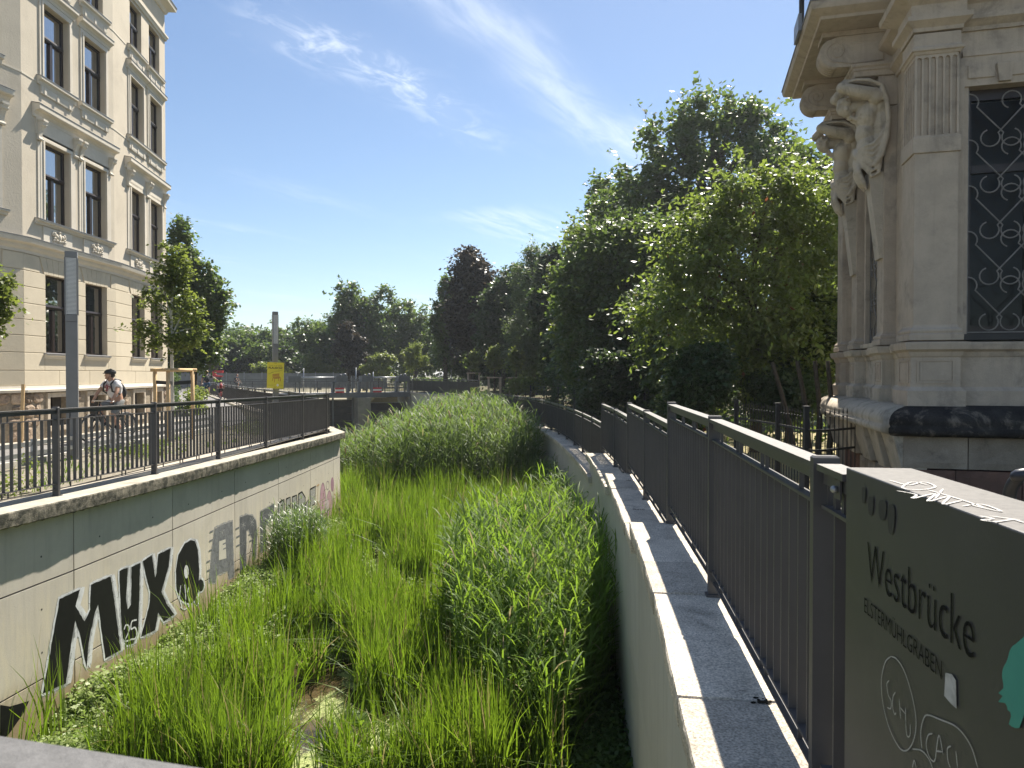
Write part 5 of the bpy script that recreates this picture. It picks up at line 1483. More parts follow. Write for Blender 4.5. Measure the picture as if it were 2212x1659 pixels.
# ------------------------------------------------------------------ light columns
def light_column(x, y, rz, label, W_=.20):
    t = thing('light_column', label, 'street light', (x, y, 0), rz, 'square light columns on the left bank')
    h = W_/2
    MB().box(-h, h, -h, h, -.05, 2.66).build('shaft', MAT['column'], t, world=False, bevel=.004)
    MB().box(-h-.001, h+.001, -h-.001, h+.001, 2.664, 2.80).build('collar', MAT['column'], t, world=False, bevel=.004)
    MB().box(-h+.02, h-.02, -h+.02, h-.02, 2.80, 3.90).build('diffuser', MAT['greyblue'], t, world=False)
    sl_ = MB()
    for k_ in range(44): z = 2.81+.0248*k_; sl_.box(-h+.004, h-.004, -h+.004, h-.004, z, z+.016)
    tag(sl_.build('louvre_slats', MAT['louvre'], t, world=False), kind='stuff')
    for sx_ in (-1, 1):
        for sy in (-1, 1): MB().box(sx_*h-.011, sx_*h+.011, sy*h-.011, sy*h+.011, 2.80, 3.90).build('corner_rod', MAT['column'], t, world=False)
    MB().box(-h-.003, h+.003, -h-.003, h+.003, 3.90, 4.02).build('cap', MAT['column'], t, world=False, bevel=.004)
    MB().box(-h-.04, h+.04, -h-.04, h+.04, -.03, .02).build('foot_plate', MAT['column'], t, world=False)
    return t
MAT['column'] = surf('column_grey', (.20, .197, .193), (.175, .172, .168), 4, .45)
light_column(-8.55, 13.8, math.radians(28), 'tall square grey light column in front of the cream house')
light_column(-9.0, 27.0, math.radians(28), 'distant square grey light column carrying the yellow poster', .19)

# yellow poster on the far column
pc = at_y(595, 811, 26.75); pr = thing('poster', 'yellow poster board with a bench drawing tied to the far light column', 'poster', (pc.x, pc.y, pc.z-.52), math.radians(-14))
yel = surf('poster_yellow', (.62, .56, .035), (.56, .50, .03), 2, .6)
PW, PH = .70, .98
TL = Matrix.Rotation(math.radians(2.2), 4, 'Y')
def pbuild(name, mb, mat, z=0.0):
    mb.v = [tuple(TL @ Vector((v[0], v[1], v[2]-.52)) + Vector((0, 0, .52))) for v in mb.v]
    return mb.build(name, mat, pr, world=False)
pbuild('board', MB().box(-PW/2, PW/2, -.008, .008, .52-PH/2, .52+PH/2), yel)
ink = surf('poster_ink', (.02, .02, .018), (.025, .025, .02), 4, .7); wood_i = surf('poster_bench', (.40, .17, .035), (.34, .14, .03), 8, .7)
def ptext(txt, x0, x1, z0, h, bold, spc=1.0, arc=0.0):
    me = text_mesh(txt, ink, 0, bold, spc); co = np.empty(len(me.vertices)*3); me.vertices.foreach_get('co', co); co = co.reshape(-1, 3); mn, mx = co.min(0), co.max(0)
    a = (co[:, 0]-mn[0])/(mx[0]-mn[0]); b = co[:, 1]/mx[1]
    X = x0+(x1-x0)*a; Z = z0 + h*b + arc*(1-(1-a)**2.0)
    P = np.stack([X, np.full_like(X, -.0105), Z-.52], 1)
    P = np.array([tuple(TL @ Vector(p) + Vector((0, 0, .52))) for p in P]); me.vertices.foreach_set('co', P.ravel()); me.update(); me.name = 'lettering'; link('lettering', me, pr)
ptext("LUST AUF 'NEN", -.24, .26, .865, .038, .0, 1.25)
ptext('PLAUSCH?', -.29, .29, .765, .078, .03, 1.05)
ptext('DIESE BANK IST ZUM REDEN DA!', -.29, .30, .545, .028, .0, 1.1, .15)
def pquad(pts, mat, name, y=-.0105):
    m = MB(); m.v = [(p[0], y, p[1]) for p in pts]; m.f = [tuple(range(len(pts)))]; pbuild(name, m, mat)
for k_ in range(3): pquad([(-.12, .475+.032*k_), (.17, .515+.032*k_), (.17, .538+.032*k_), (-.12, .498+.032*k_)], wood_i, 'bench_slat')
for k_ in range(3): pquad([(-.11+.025*k_, .46-.03*k_), (.18+.025*k_, .50-.03*k_*.8), (.185+.025*k_, .478-.03*k_*.8), (-.105+.025*k_, .437-.03*k_)], wood_i, 'bench_slat', -.0112)
for x, z in ((-.11, .43), (-.03, .37), (.14, .44), (.215, .42)): pquad([(x, z), (x+.022, z), (x+.012, z-.115), (x-.012, z-.115)], wood_i, 'bench_leg', -.0108)
pquad([(.11+.042*math.cos(t), .16+.045*math.sin(t)) for t in np.linspace(0, 2*PI, 20, endpoint=False)], MAT['sign_white'], 'emblem'); pquad([(.11+.012*math.cos(t), .16+.014*math.sin(t)) for t in np.linspace(0, 2*PI, 12, endpoint=False)], ink, 'emblem_dot', -.0112)
for x0, x1, z in ((-.28, .04, .155), (-.28, -.08, .12), (.17, .29, .165), (.17, .28, .135)): pquad([(x0, z), (x1, z), (x1, z+.008), (x0, z+.008)], surf('poster_small_print', (.36, .34, .05), (.36, .34, .05), 4, .7) if 'sp' not in MAT else MAT['sp'], 'small_print')
for z in (.975, .075): pbuild('cable_tie', MB().box(-.05, .05, -.014, .008, z, z+.012), MAT['black'])

# ------------------------------------------------------------------ low guard rail along the planting bed
gr_ = thing('guard_rail', 'low galvanised double rail edging the planting bed', 'guard rail', (-8.5, 12, 0))
gpts = [(-8.45, 3.0), (-8.5, 5.4), (-8.53, 7.8), (-8.55, 10.2), (-8.5, 12.6), (-8.45, 15.0), (-8.42, 17.4), (-8.38, 19.8)]
for a, b in zip(gpts, gpts[1:]):
    for z in (.42, .24):
        MB().bar((a[0], a[1]+.01, z), (b[0], b[1]-.01, z), .02, .075).build('rail', MAT['galv'], gr_)
for x, y in gpts: MB().box(x-.045, x+.045, y-.03, y+.03, -.05, .50).build('post', MAT['galv'], gr_, bevel=.004)
st = thing('timber_lath', 'pale timber lath leaning upright against the rubble plinth', 'lath', (-11.55, 16.35, 0))
p_ = at_y(45, 915, 15.9); MB().bar((p_.x, p_.y, -.02), (p_.x-.02, p_.y+.12, 1.42), .07, .03, up=(0, 1, 0)).build('lath', MAT['wood_new'], st)

# ------------------------------------------------------------------ iron fence and garden beside the villa
flat('garden_path', [(3.6, 12.5), (9, 9.5), (14, 22), (6.5, 24)], MAT['lawn_dry'], -.26)
iff = thing('iron_fence', 'black wrought iron fence with spear heads beside the villa', 'fence', (4.4, 11, -.3))
def spear(h):
    m = MB().tube([(0, 0, 0), (0, 0, h-.12)], .008, 5)
    m.ball((0, 0, h-.12), (.016, .016, .014), 6, 4)
    m.add([(0, 0, h+.02), (.022, 0, h-.06), (0, .012, h-.06), (-.022, 0, h-.06), (0, -.012, h-.06), (0, 0, h-.105)], [(0, 1, 2), (0, 2, 3), (0, 3, 4), (0, 4, 1), (5, 2, 1), (5, 3, 2), (5, 4, 3), (5, 1, 4)])
    return m.mesh('spear_bar', MAT['iron_black'])
spm = spear(1.48)
ip = [at_y(1590, 880, 13.8), at_y(1680, 884, 12.0), at_y(1742, 892, 10.8), at_y(1770, 900, 10.6), at_y(1815, 905, 10.9)]
ip = [Vector((p.x, p.y)) for p in ip]
ip2 = [ip[0]] + [ip[1]] + [ip[2]] + smooth_line([ip[2], ip[2].lerp(ip[3], .8), ip[3].lerp(ip[4], .6), ip[4] + Vector((.35, .25))], 4)[1:]
Li, fi_, ci = interp_line(ip2)
n_ = int(Li/.115)
for k_ in range(n_+1):
    p, d = fi_(Li*k_/n_); link('spear_bar', spm, iff, Matrix.Translation((p.x, p.y, -.36)) @ Matrix.Rotation(math.atan2(d.y, d.x), 4, 'Z'), True)
for a, b in zip(ip2, ip2[1:]):
    for z in (.80, .50, -.2): MB().bar((a.x, a.y, z), (b.x, b.y, z), .012, .035).build('rail', MAT['iron_black'], iff)
for p in ip2[:3]:
    MB().box(p.x-.035, p.x+.035, p.y-.035, p.y+.035, -.4, 1.14).box(p.x-.045, p.x+.045, p.y-.045, p.y+.045, 1.14, 1.165).build('post', MAT['iron_black'], iff)
wf = thing('wire_fence', 'thin dark wire mesh fence behind the curving railing', 'fence', (3, 30, -.5))
wpts = [Vector((4.9, 19.5)), Vector((4.6, 24)), Vector((4.0, 29)), Vector((3.0, 34)), Vector((1.7, 39)), Vector((.4, 43.5))]
Lw, fw_, _ = interp_line(wpts)
for k_ in range(11):
    p, d = fw_(Lw*k_/10); MB().tube([(p.x, p.y, -.8), (p.x, p.y, 1.0)], .03, 6).build('post', MAT['iron_black'], wf)
wire = surf('wire_green', (.05, .07, .06), (.04, .055, .05), 4, .5)
for z in (.95, .72, .49, .26, .03, -.2):
    m = MB()
    for a, b in zip(wpts, wpts[1:]): m.bar((a.x, a.y, z), (b.x, b.y, z), .008, .008)
    m.build('wire', wire, wf)
m = MB()
for k_ in range(int(Lw/.2)):
    p, d = fw_(.2*k_); m.bar((p.x, p.y, -.6), (p.x, p.y, .95), .004, .004)
tag(m.build('wire_mesh', wire, wf), kind='stuff')

# ------------------------------------------------------------------ far things: lamp, poles, sculpture, modern building
sp_ = at_y(975, 815, 62); fl_ = thing('street_lamp', 'slim grey street lamp with hooded head before the dark far trees', 'street lamp', (sp_.x, sp_.y, 0))
MB().tube([(0, 0, -.1), (0, 0, 1), (0, 0, 3.95), (-.08, 0, 4.12), (-.3, 0, 4.18)], [.07, .06, .05, .045, .04], 8).build('mast', MAT['galv'], fl_, world=False, smooth=True)
MB().ball((-.45, 0, 4.14), (.30, .16, .11), 12, 8).build('lamp_head', MAT['louvre'], fl_, world=False, smooth=True)
for i, (px_, top, d_, lb) in enumerate(((656, 795, 70, 'thin pale mast standing behind the yellow poster'), (769, 794, 66, 'thin pale mast above the left machine box of the weir'), (806, 803, 66, 'short pale mast above the middle of the weir'), (1001, 795, 66, 'thin grey pole near the hooded street lamp'))):
    a, b = at_y(px_, 830, d_), at_y(px_, top, d_); t = thing('mast', lb, 'mast', (a.x, a.y, -.1)); MB().tube([(a.x, a.y, -.1), (a.x, a.y, b.z)], [.07, .05], 8).build('pole', MAT['galv'], t, smooth=True)
# red sculpture
rp = at_y(470, 808, 61); rs = thing('red_sculpture', 'red curved letter-like sculpture on a dark stand by the path', 'sculpture', (rp.x, rp.y, 0))
op = []
for t in np.linspace(PI*.42, PI*1.5, 16): op.append((-.05+.36*math.cos(t)*1.05, .27*math.sin(t)))
outer = [(.48, .30)] + [(-.1+.38*math.cos(t), .02+.28*math.sin(t)) for t in np.linspace(PI*.5, PI*1.5, 14)] + [(.30, -.28), (.44, -.22), (.47, -.14), (.2, -.13)]
inner = [(-.02+.16*math.cos(t), .01+.10*math.sin(t)) for t in np.linspace(PI*1.5, PI*.5, 10)] + [(.44, .08), (.48, .12)]
m = MB().prism(outer + inner, lambda p, q, h: (p, h, q+1.66), -.09, .09); m.build('letter', MAT['red'], rs, world=False, fix=True)
MB().box(-.12, .25, -.1, .1, -.05, 1.37).build('stand', MAT['black'], rs, world=False)
mo = thing('modern_building', 'far modern building with white slabs and columns, half hidden by the street tree', 'building', (-42, 88, 0))
for z in (3.0, 5.6): MB().box(-49.4, -35.6, 84, 96, z, z+.35).build('floor_slab', MAT['white'], mo)
for x in (-47, -43.6, -40.0, -36.4): MB().box(x-.15, x+.15, 84.1, 84.4, -.1, 3.0).box(x-.15, x+.15, 84.1, 84.4, 3.35, 5.6).build('column', MAT['white'], mo)
brn = surf('brown_cladding', (.10, .065, .05), (.075, .05, .04), 1.2, .7)
MB().box(-49.4, -36.1, 85.6, 95.5, -.1, 3.0).build('storey', brn, mo); MB().box(-49.4, -36.1, 85.6, 95.5, 3.35, 5.6).build('storey', brn, mo)
for x in (-47.8, -45.2, -42.4, -39.6, -37.8):
    for z in (.2, 3.45):
        w_ = MB().box(x, x+1.4, 85.5, 85.59, z, z+2.1).build('window', MAT['frame'], mo); MB().add([(x+.1, 85.49, z+.1), (x+1.3, 85.49, z+.1), (x+1.3, 85.49, z+2.0), (x+.1, 85.49, z+2.0)], [(0, 1, 2, 3)]).build('pane', surf('far_pane', (.16, .18, .21), (.12, .13, .16), .5, .1) if x < -47 and z < 1 else bpy.data.materials['far_pane'], w_)
MB().box(-49.4, -36.5, 84.1, 84.14, 3.35, 4.3).build('balustrade', surf('balcony_glass', (.20, .17, .17), (.18, .15, .15), 2, .3), mo)
# ------------------------------------------------------------------ foliage
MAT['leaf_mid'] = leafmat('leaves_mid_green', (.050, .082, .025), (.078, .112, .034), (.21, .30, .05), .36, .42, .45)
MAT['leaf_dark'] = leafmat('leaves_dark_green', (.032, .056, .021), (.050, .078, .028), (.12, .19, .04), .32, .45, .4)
MAT['leaf_bright'] = leafmat('leaves_cherry', (.070, .105, .028), (.105, .138, .038), (.32, .41, .06), .40, .38, .55, dead=(.16, .055, .025), deadamt=.012)
MAT['leaf_purple'] = leafmat('leaves_copper', (.040, .033, .022), (.034, .036, .022), (.085, .06, .03), .28, .45, .45)
MAT['leaf_grey'] = leafmat('leaves_willow', (.075, .105, .048), (.095, .125, .06), (.22, .30, .08), .36, .5, .4)
MAT['leaf_yellow'] = leafmat('leaves_yellow_green', (.095, .125, .030), (.13, .155, .045), (.34, .40, .06), .42, .45, .4)
MAT['leaf_young'] = leafmat('leaves_young_lime', (.075, .105, .024), (.11, .138, .032), (.30, .36, .055), .42, .45, .4)
MAT['leaf_blue'] = leafmat('leaves_laurel', (.030, .060, .020), (.045, .080, .028), (.10, .18, .03), .22, .42, .4)

def rand_dirs(rng, n):
    v = rng.normal(size=(n, 3)); return v / np.linalg.norm(v, axis=1, keepdims=True)
def leaf_quads(C, A, B, L, Wd):
    """C centres, A leaf axis, B width axis, L length, Wd half width -> diamond leaves folded a little along the midrib."""
    nrm_ = np.cross(A, B)
    base = C - A*(L*.5)[:, None]; tip = C + A*(L*.5)[:, None]
    mid = C - A*(L*.06)[:, None] + nrm_*(Wd*.25)[:, None]
    return np.stack([base, mid + B*Wd[:, None], tip, mid - B*Wd[:, None]], 1).reshape(-1, 3)
def scatter_leaves(rng, clumps, rad, per, size, droop=.35, flat_=.75, aspect=.36, jitter=.35):
    """clumps (K,3) with radius rad (K,), per leaves each."""
    K = len(clumps); n = K*per
    C = np.repeat(clumps, per, 0); R = np.repeat(rad, per)
    off = rng.normal(size=(n, 3)) * .5; off[:, 2] *= flat_
    C = C + off * R[:, None]
    A = rand_dirs(rng, n); A[:, 2] = A[:, 2]*.5 - droop
    A += off*.6; A /= np.linalg.norm(A, axis=1, keepdims=True)
    U = rand_dirs(rng, n)*.75 + np.array([0, 0, 1.0]); B = np.cross(A, U); B /= np.linalg.norm(B, axis=1, keepdims=True)+1e-9
    L = size*(1+jitter*rng.uniform(-1, 1, n)); return leaf_quads(C, A, B, L, L*aspect)
def crown_clumps(rng, lobes, n, shell=.55):
    """Clump centres spread through lobes (cx,cy,cz,rx,ry,rz), denser to the outside, with an uneven outline."""
    lobes = np.array(lobes, float); vol = (lobes[:, 3]*lobes[:, 4]*lobes[:, 5])**.7; k = rng.choice(len(lobes), n, p=vol/vol.sum())
    d = rand_dirs(rng, n); r = shell + (1.02-shell)*rng.random(n)**.6
    wob = 1 + .16*np.sin(d[:, 0]*5+k)*np.cos(d[:, 2]*4+k*2.1) + .10*np.sin(d[:, 1]*9+k*1.3)
    return lobes[k, :3] + d*lobes[k, 3:]*(r*wob)[:, None]
def auto_lobes(rng, c, r, K, sub=.42, low=-.75):
    """Sub-lobes inside an ellipsoid crown."""
    out = [(c[0], c[1], c[2], r[0]*.62, r[1]*.62, r[2]*.66)]
    for i in range(K):
        d = rand_dirs(rng, 1)[0]; d[2] = max(d[2], low); t = rng.uniform(.50, .86); s = sub*rng.uniform(.55, 1.2)
        out.append((c[0]+d[0]*r[0]*t, c[1]+d[1]*r[1]*t, c[2]+d[2]*r[2]*t, r[0]*s, r[1]*s, r[2]*s*.85))
    return out
def spray_leaves(rng, lobes, n, length, size, per=16, aspect=.36, droop=.45):
    lobes = np.array(lobes, float); vol = (lobes[:, 3]*lobes[:, 4]*lobes[:, 5])**.6; k = rng.choice(len(lobes), n, p=vol/vol.sum()); cen = lobes[:, :3].mean(0)
    d = rand_dirs(rng, n); d += (lobes[k, :3]-cen)/np.abs(lobes[:, :3]-cen).max()*.9; d[:, 2] += .25; d /= np.linalg.norm(d, axis=1, keepdims=True)
    st = lobes[k, :3] + d*lobes[k, 3:]*.75; dr = d*.9 + rand_dirs(rng, n)*.45; ln = length*rng.uniform(.5, 1.3, n)
    i = np.repeat(np.arange(n), per); t = np.tile(np.linspace(0, 1, per), n) + rng.uniform(-.03, .03, n*per)
    C = st[i] + dr[i]*(ln[i]*t)[:, None]; C[:, 2] -= droop*ln[i]*t**2
    C += rng.normal(size=C.shape)*size*.45
    A = dr[i]*.6 + rand_dirs(rng, n*per)*.7 + np.array([0, 0, -.35]); A /= np.linalg.norm(A, axis=1, keepdims=True)
    B = np.cross(A, rand_dirs(rng, n*per)*.6 + np.array([0, 0, 1.0])); B /= np.linalg.norm(B, axis=1, keepdims=True)+1e-9
    L = size*rng.uniform(.7, 1.3, n*per); return leaf_quads(C, A, B, L, L*aspect)
def tree(name, label, base, crown_c, crown_r, mat, nleaf, size, seed, K=14, trunk_r=.2, cat='tree', group=None, sub=.42, lobes=None, per=40, bark='bark', droop=.35, clump=None, aspect=.36, shell=.55, limbs=9, trunk_top=.6, sprays=70, spray_len=None):
    rng = np.random.default_rng(seed)
    t = thing(name, label, cat, base, 0, group)
    lb = lobes or auto_lobes(rng, crown_c, crown_r, K, sub)
    n = max(8, nleaf//per); cl_ = crown_clumps(rng, lb, n, shell)
    mr = (crown_r[0]+crown_r[1]+crown_r[2])/3
    rad = np.full(n, clump or mr*.17) * rng.uniform(.7, 1.3, n)
    Vq = scatter_leaves(rng, cl_, rad, per, size, droop, aspect=aspect)
    if sprays: Vq = np.concatenate([Vq, spray_leaves(rng, lb, sprays, spray_len or mr*.34, size, aspect=aspect)])
    Vq = Vq[np.repeat(Vq.reshape(-1, 4, 3)[:, :, 2].min(1) > base[2]+.03, 4)] if True else Vq
    # crown mesh in the tree's own frame
    me = quads_mesh('crown', Vq - np.array(base), MAT[mat]); link('crown', me, t)
    m = MB(); b = Vector(base); c = Vector(crown_c); topz = c.z + crown_r[2]*trunk_top
    tp = [b - Vector((0, 0, .2)), b.lerp(Vector((c.x, c.y, b.z)), .1) + Vector((0, 0, (topz-b.z)*.3)), Vector((b.x*.4+c.x*.6, b.y*.4+c.y*.6, b.z+(topz-b.z)*.65)), Vector((c.x, c.y, topz))]
    tp = smooth_line(tp, 4); m.tube(tp, [trunk_r*(1.15-.95*i/(len(tp)-1)) for i in range(len(tp))], 8)
    for i, l in enumerate(sorted(lb[1:], key=lambda q: -q[3])[:limbs]):
        e = Vector(l[:3]); k_ = min(len(tp)-2, max(2, int(len(tp)*(.25+.5*(e.z-b.z)/max(.1, topz-b.z))))); s = tp[k_]
        if s.z > e.z: s = tp[max(2, k_-4)]
        mid = s.lerp(e, .5) + Vector((0, 0, .12*(e-s).length)); r0 = trunk_r*.45
        m.tube(smooth_line([s, mid, e], 3), [r0*(1-.8*j/6) for j in range(7)], 6)
    m.build('trunk', MAT[bark], t, smooth=True)
    return t
def gy(x, y): return -.1 if y > 46 else (-.42 if x > 0 else -.03)
def ptree(name, label, px_, top, bot, hw, d, mat, nleaf, size, seed, ry=None, **k):
    """Tree placed by the sight line of its crown: top, bottom, half width."""
    a, b = at_y(px_, top, d), at_y(px_, bot, d); rx = hw/F*d; base = (a.x, d, gy(a.x, d)); zb = max(b.z, base[2]+.25)
    return tree(name, label, base, (a.x, d, (a.z+zb)/2), (rx, ry or rx, (a.z-zb)/2), mat, nleaf, size, seed, **k)
G_B = 'park trees beyond the ditch'
# --- right bank, near to far
c0 = at_y(1620, 560, 17.0)
lob = [(c0.x+.2, 17.6, 3.9, 1.9, 1.6, 2.0), (c0.x+.3, 17.4, 5.6, 1.2, 1.1, .9), (c0.x+1.6, 17.8, 5.1, 1.1, 1.1, 1.3), (c0.x-1.0, 16.9, 5.1, .8, .7, .5), (c0.x-1.5, 16.7, 4.5, .8, .7, .4), (c0.x-1.9, 16.6, 3.5, .8, .7, .4), (c0.x-2.3, 16.4, 3.05, .6, .5, .28), (c0.x-1.2, 16.6, 4.0, .9, .8, .5),
       (c0.x+.9, 17.2, 2.0, 1.6, 1.4, 1.3), (c0.x-.7, 17.0, 2.3, 1.3, 1.1, 1.1), (c0.x+2.1, 18.0, 3.4, 1.2, 1.1, 1.8), (c0.x+.7, 17.4, 6.2, .6, .6, .42), (c0.x-.3, 17.0, 5.95, .5, .5, .3), (c0.x-1.1, 16.9, 5.6, .4, .4, .22), (c0.x-2.6, 16.2, 2.85, .4, .35, .16), (c0.x+1.5, 17.6, 6.1, .6, .6, .5), (c0.x+2.3, 18.0, 5.4, .7, .7, .9), (c0.x+2.7, 18.2, 6.1, .55, .5, .5), (c0.x+2.0, 17.9, 6.5, .5, .45, .35), (c0.x+.2, 16.6, 3.3, 1.2, .9, 1.1), (c0.x+1.5, 17.0, 2.8, 1.2, 1.0, 1.2)]
tree('cherry_tree', 'leafy cherry tree with drooping bright sprays beside the villa', (c0.x+.3, 17.4, -.4), (c0.x+.2, 17.4, 3.7), (2.2, 1.9, 2.6), 'leaf_bright', 34000, .135, 21, lobes=lob, trunk_r=.16, per=34, droop=.55, clump=.30, aspect=.27, shell=.4, limbs=14, sprays=650, spray_len=1.15)
c1 = at_y(1545, 330, 37)
lob = [(c1.x+.3, 37, 11.2, 4.0, 3.5, 3.2), (c1.x-.2, 37, 14.4, 2.1, 2, 1.5), (c1.x+2.2, 37.5, 14.2, 1.6, 1.6, 1.3), (c1.x-2.6, 36.5, 13.6, 1.3, 1.3, 1.4), (c1.x-4.3, 36, 11.2, 1.5, 1.3, 1.0), (c1.x-5.0, 36, 9.5, 1.9, 1.6, 1.4), (c1.x+3.6, 38, 12.2, 1.7, 1.7, 1.7), (c1.x-1.9, 36.5, 11.4, 1.8, 1.6, 1.5), (c1.x, 37, 8.0, 4.6, 3.8, 3.2), (c1.x-1.3, 36.6, 15.2, .8, .8, .5), (c1.x+1.2, 37, 15.3, .9, .8, .5)]
tree('sycamore_tree', 'tallest park tree, its loose pale crown rising above the cherry', (c1.x, 37, -.4), (c1.x, 37, 11), (4.6, 4, 5.2), 'leaf_mid', 26000, .27, 22, lobes=lob, trunk_r=.45, per=52, clump=.62, shell=.55, group=G_B, sprays=300, spray_len=1.5)
c2 = at_y(1345, 620, 30)
lob = [(c2.x, 30, 4.4, 2.5, 2.3, 2.8), (c2.x-.4, 29.6, 6.6, 1.9, 1.7, 1.5), (c2.x+1.3, 30, 6.9, 1.6, 1.6, 1.4), (c2.x-1.7, 29.3, 5.0, 1.3, 1.2, 1.6), (c2.x-1.9, 29.0, 2.9, 1.1, 1.0, 1.2), (c2.x+1.6, 29.5, 4.2, 1.6, 1.5, 2.2), (c2.x-1.0, 29.2, 2.2, 1.3, 1.2, 1.4), (c2.x+.6, 29, 2.4, 1.8, 1.5, 1.8), (c2.x+2.6, 29.8, 6.2, 1.3, 1.2, 1.3)]
tree('linden_tree', 'dense dark linden with bright outer leaves left of the cherry', (c2.x+.5, 30.4, -.5), (c2.x, 30, 4.6), (2.7, 2.4, 3.6), 'leaf_mid', 40000, .20, 23, lobes=lob, trunk_r=.3, per=44, clump=.40, shell=.5, group=G_B, sprays=340, spray_len=.9)
ptree('ash_tree', 'yellowish tree peeping over the linden', 1265, 432, 800, 72, 39, 'leaf_yellow', 16000, .25, 24, K=12, group=G_B)
ptree('maple_tree', 'dark broad tree filling the gap behind the linden', 1420, 480, 880, 130, 42, 'leaf_dark', 22000, .32, 25, K=14, group=G_B)
ptree('willow_tree', 'feathery grey-green tree with a pointed top among the far right trees', 1150, 498, 840, 52, 50, 'leaf_grey', 16000, .28, 26, K=12, group=G_B, aspect=.16)
ptree('alder_tree', 'slim dark green tree between the feathery tree and the linden', 1200, 520, 860, 48, 46, 'leaf_dark', 15000, .27, 27, K=10, group=G_B)
ptree('poplar_tree', 'tall mid green tree right beside the copper tree', 1088, 526, 835, 48, 55, 'leaf_dark', 15000, .28, 28, K=12, group=G_B)
ptree('copper_tree', 'purple-brown leaved tree at the left end of the tall row', 1015, 522, 770, 62, 58, 'leaf_purple', 18000, .30, 29, K=16, sub=.36, group=G_B)
ptree('broadleaf_tree', 'ragged green tree at the outer left edge of the tall row', 962, 588, 820, 36, 60, 'leaf_mid', 9000, .28, 30, K=10, group=G_B)
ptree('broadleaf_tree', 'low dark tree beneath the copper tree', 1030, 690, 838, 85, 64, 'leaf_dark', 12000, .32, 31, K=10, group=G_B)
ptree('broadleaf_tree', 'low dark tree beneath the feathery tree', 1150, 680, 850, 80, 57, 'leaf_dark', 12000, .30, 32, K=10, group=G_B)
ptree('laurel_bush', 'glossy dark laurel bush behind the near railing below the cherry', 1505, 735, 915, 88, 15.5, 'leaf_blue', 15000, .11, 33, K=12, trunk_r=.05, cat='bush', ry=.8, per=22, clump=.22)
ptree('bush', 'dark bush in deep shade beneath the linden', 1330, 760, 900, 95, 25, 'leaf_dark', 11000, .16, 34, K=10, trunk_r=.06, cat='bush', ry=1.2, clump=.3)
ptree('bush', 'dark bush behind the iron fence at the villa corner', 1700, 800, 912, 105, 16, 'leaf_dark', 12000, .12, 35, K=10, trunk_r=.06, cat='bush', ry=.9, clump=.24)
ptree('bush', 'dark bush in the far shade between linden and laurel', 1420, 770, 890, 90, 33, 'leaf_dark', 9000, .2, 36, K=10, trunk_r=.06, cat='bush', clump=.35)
ptree('bush', 'low sunlit bush at the foot of the staked saplings', 1135, 815, 845, 45, 44, 'leaf_yellow', 5000, .14, 37, K=8, trunk_r=.04, cat='bush', clump=.25)
ptree('hazel_tree', 'bushy mid green tree joining the linden and the cherry', 1470, 560, 900, 110, 23, 'leaf_mid', 24000, .17, 38, K=16, group=G_B, sprays=160, clump=.32)
ptree('lilac_bush', 'dark leafy bush filling the space below the cherry by the villa', 1740, 640, 905, 95, 17.5, 'leaf_dark', 18000, .13, 39, K=14, trunk_r=.06, cat='bush', clump=.3)
ptree('elm_tree', 'dark crown closing the gap between the tall tree and the villa', 1760, 300, 780, 120, 34, 'leaf_mid', 18000, .28, 40, K=16, group=G_B, sprays=120)
ptree('hornbeam_tree', 'olive green tree rising between the linden and the tall tree', 1330, 385, 700, 85, 44, 'leaf_mid', 15000, .28, 53, K=14, group=G_B, sprays=120)
# bare leaning trunks behind the iron fence
for i, (x0, x1, d_) in enumerate(((1715, 1668, 14.6), (1748, 1722, 14.0), (1768, 1760, 13.6), (1792, 1788, 13.4))):
    a, b = at_y(x0, 990, d_), at_y(x1, 800, d_); t = thing('bare_shrub', ('thick leaning stem left of its neighbours', 'curved leaning stem second from left', 'thin upright stem third from left', 'stem closest to the villa wall')[i] + ' behind the iron fence', 'shrub', (a.x, a.y, -.4))
    MB().tube(smooth_line([(a.x+.12, a.y, -.45), (a.x, a.y, .1), ((a.x+b.x)/2+.06, a.y, .9), (b.x, b.y, 1.9)], 4), [.075-.003*j for j in range(13)], 7).build('bark', MAT['bark'], t, smooth=True)
# --- beyond the weir
G_F = 'trees beyond the weir'
ptree('chestnut_tree', 'big round-headed green tree behind the weir', 787, 606, 800, 64, 80, 'leaf_mid', 17000, .36, 41, K=16, group=G_F)
ptree('broadleaf_tree', 'broad far tree between round-headed tree and tall row', 897, 660, 815, 85, 86, 'leaf_mid', 12000, .38, 42, K=12, group=G_F)
ptree('broadleaf_tree', 'dark leaved tree at the left foot of the round-headed tree', 752, 690, 812, 36, 76, 'leaf_purple', 9000, .3, 43, K=10, group=G_F)
ptree('broadleaf_tree', 'mid green tree left of the round-headed tree', 690, 672, 815, 72, 88, 'leaf_mid', 12000, .38, 44, K=12, group=G_F)
ptree('broadleaf_tree', 'green tree directly behind the yellow poster column', 610, 700, 812, 72, 96, 'leaf_dark', 10000, .4, 45, K=12, group=G_F)
ptree('broadleaf_tree', 'light green tree behind the site fence', 540, 704, 815, 76, 90, 'leaf_mid', 12000, .38, 46, K=12, group=G_F)
ptree('broadleaf_tree', 'dark tree at the far left next to the street tree', 470, 696, 812, 70, 93, 'leaf_dark', 10000, .4, 47, K=12, group=G_F)
ptree('bush', 'pale bushy tree behind the middle of the weir', 818, 758, 822, 36, 72, 'leaf_yellow', 6000, .24, 48, K=9, trunk_r=.06, group=G_F, cat='bush')
ptree('bush', 'pale bush left of the weir behind the site fence', 680, 772, 818, 36, 84, 'leaf_yellow', 5000, .26, 49, K=8, trunk_r=.06, group=G_F, cat='bush')
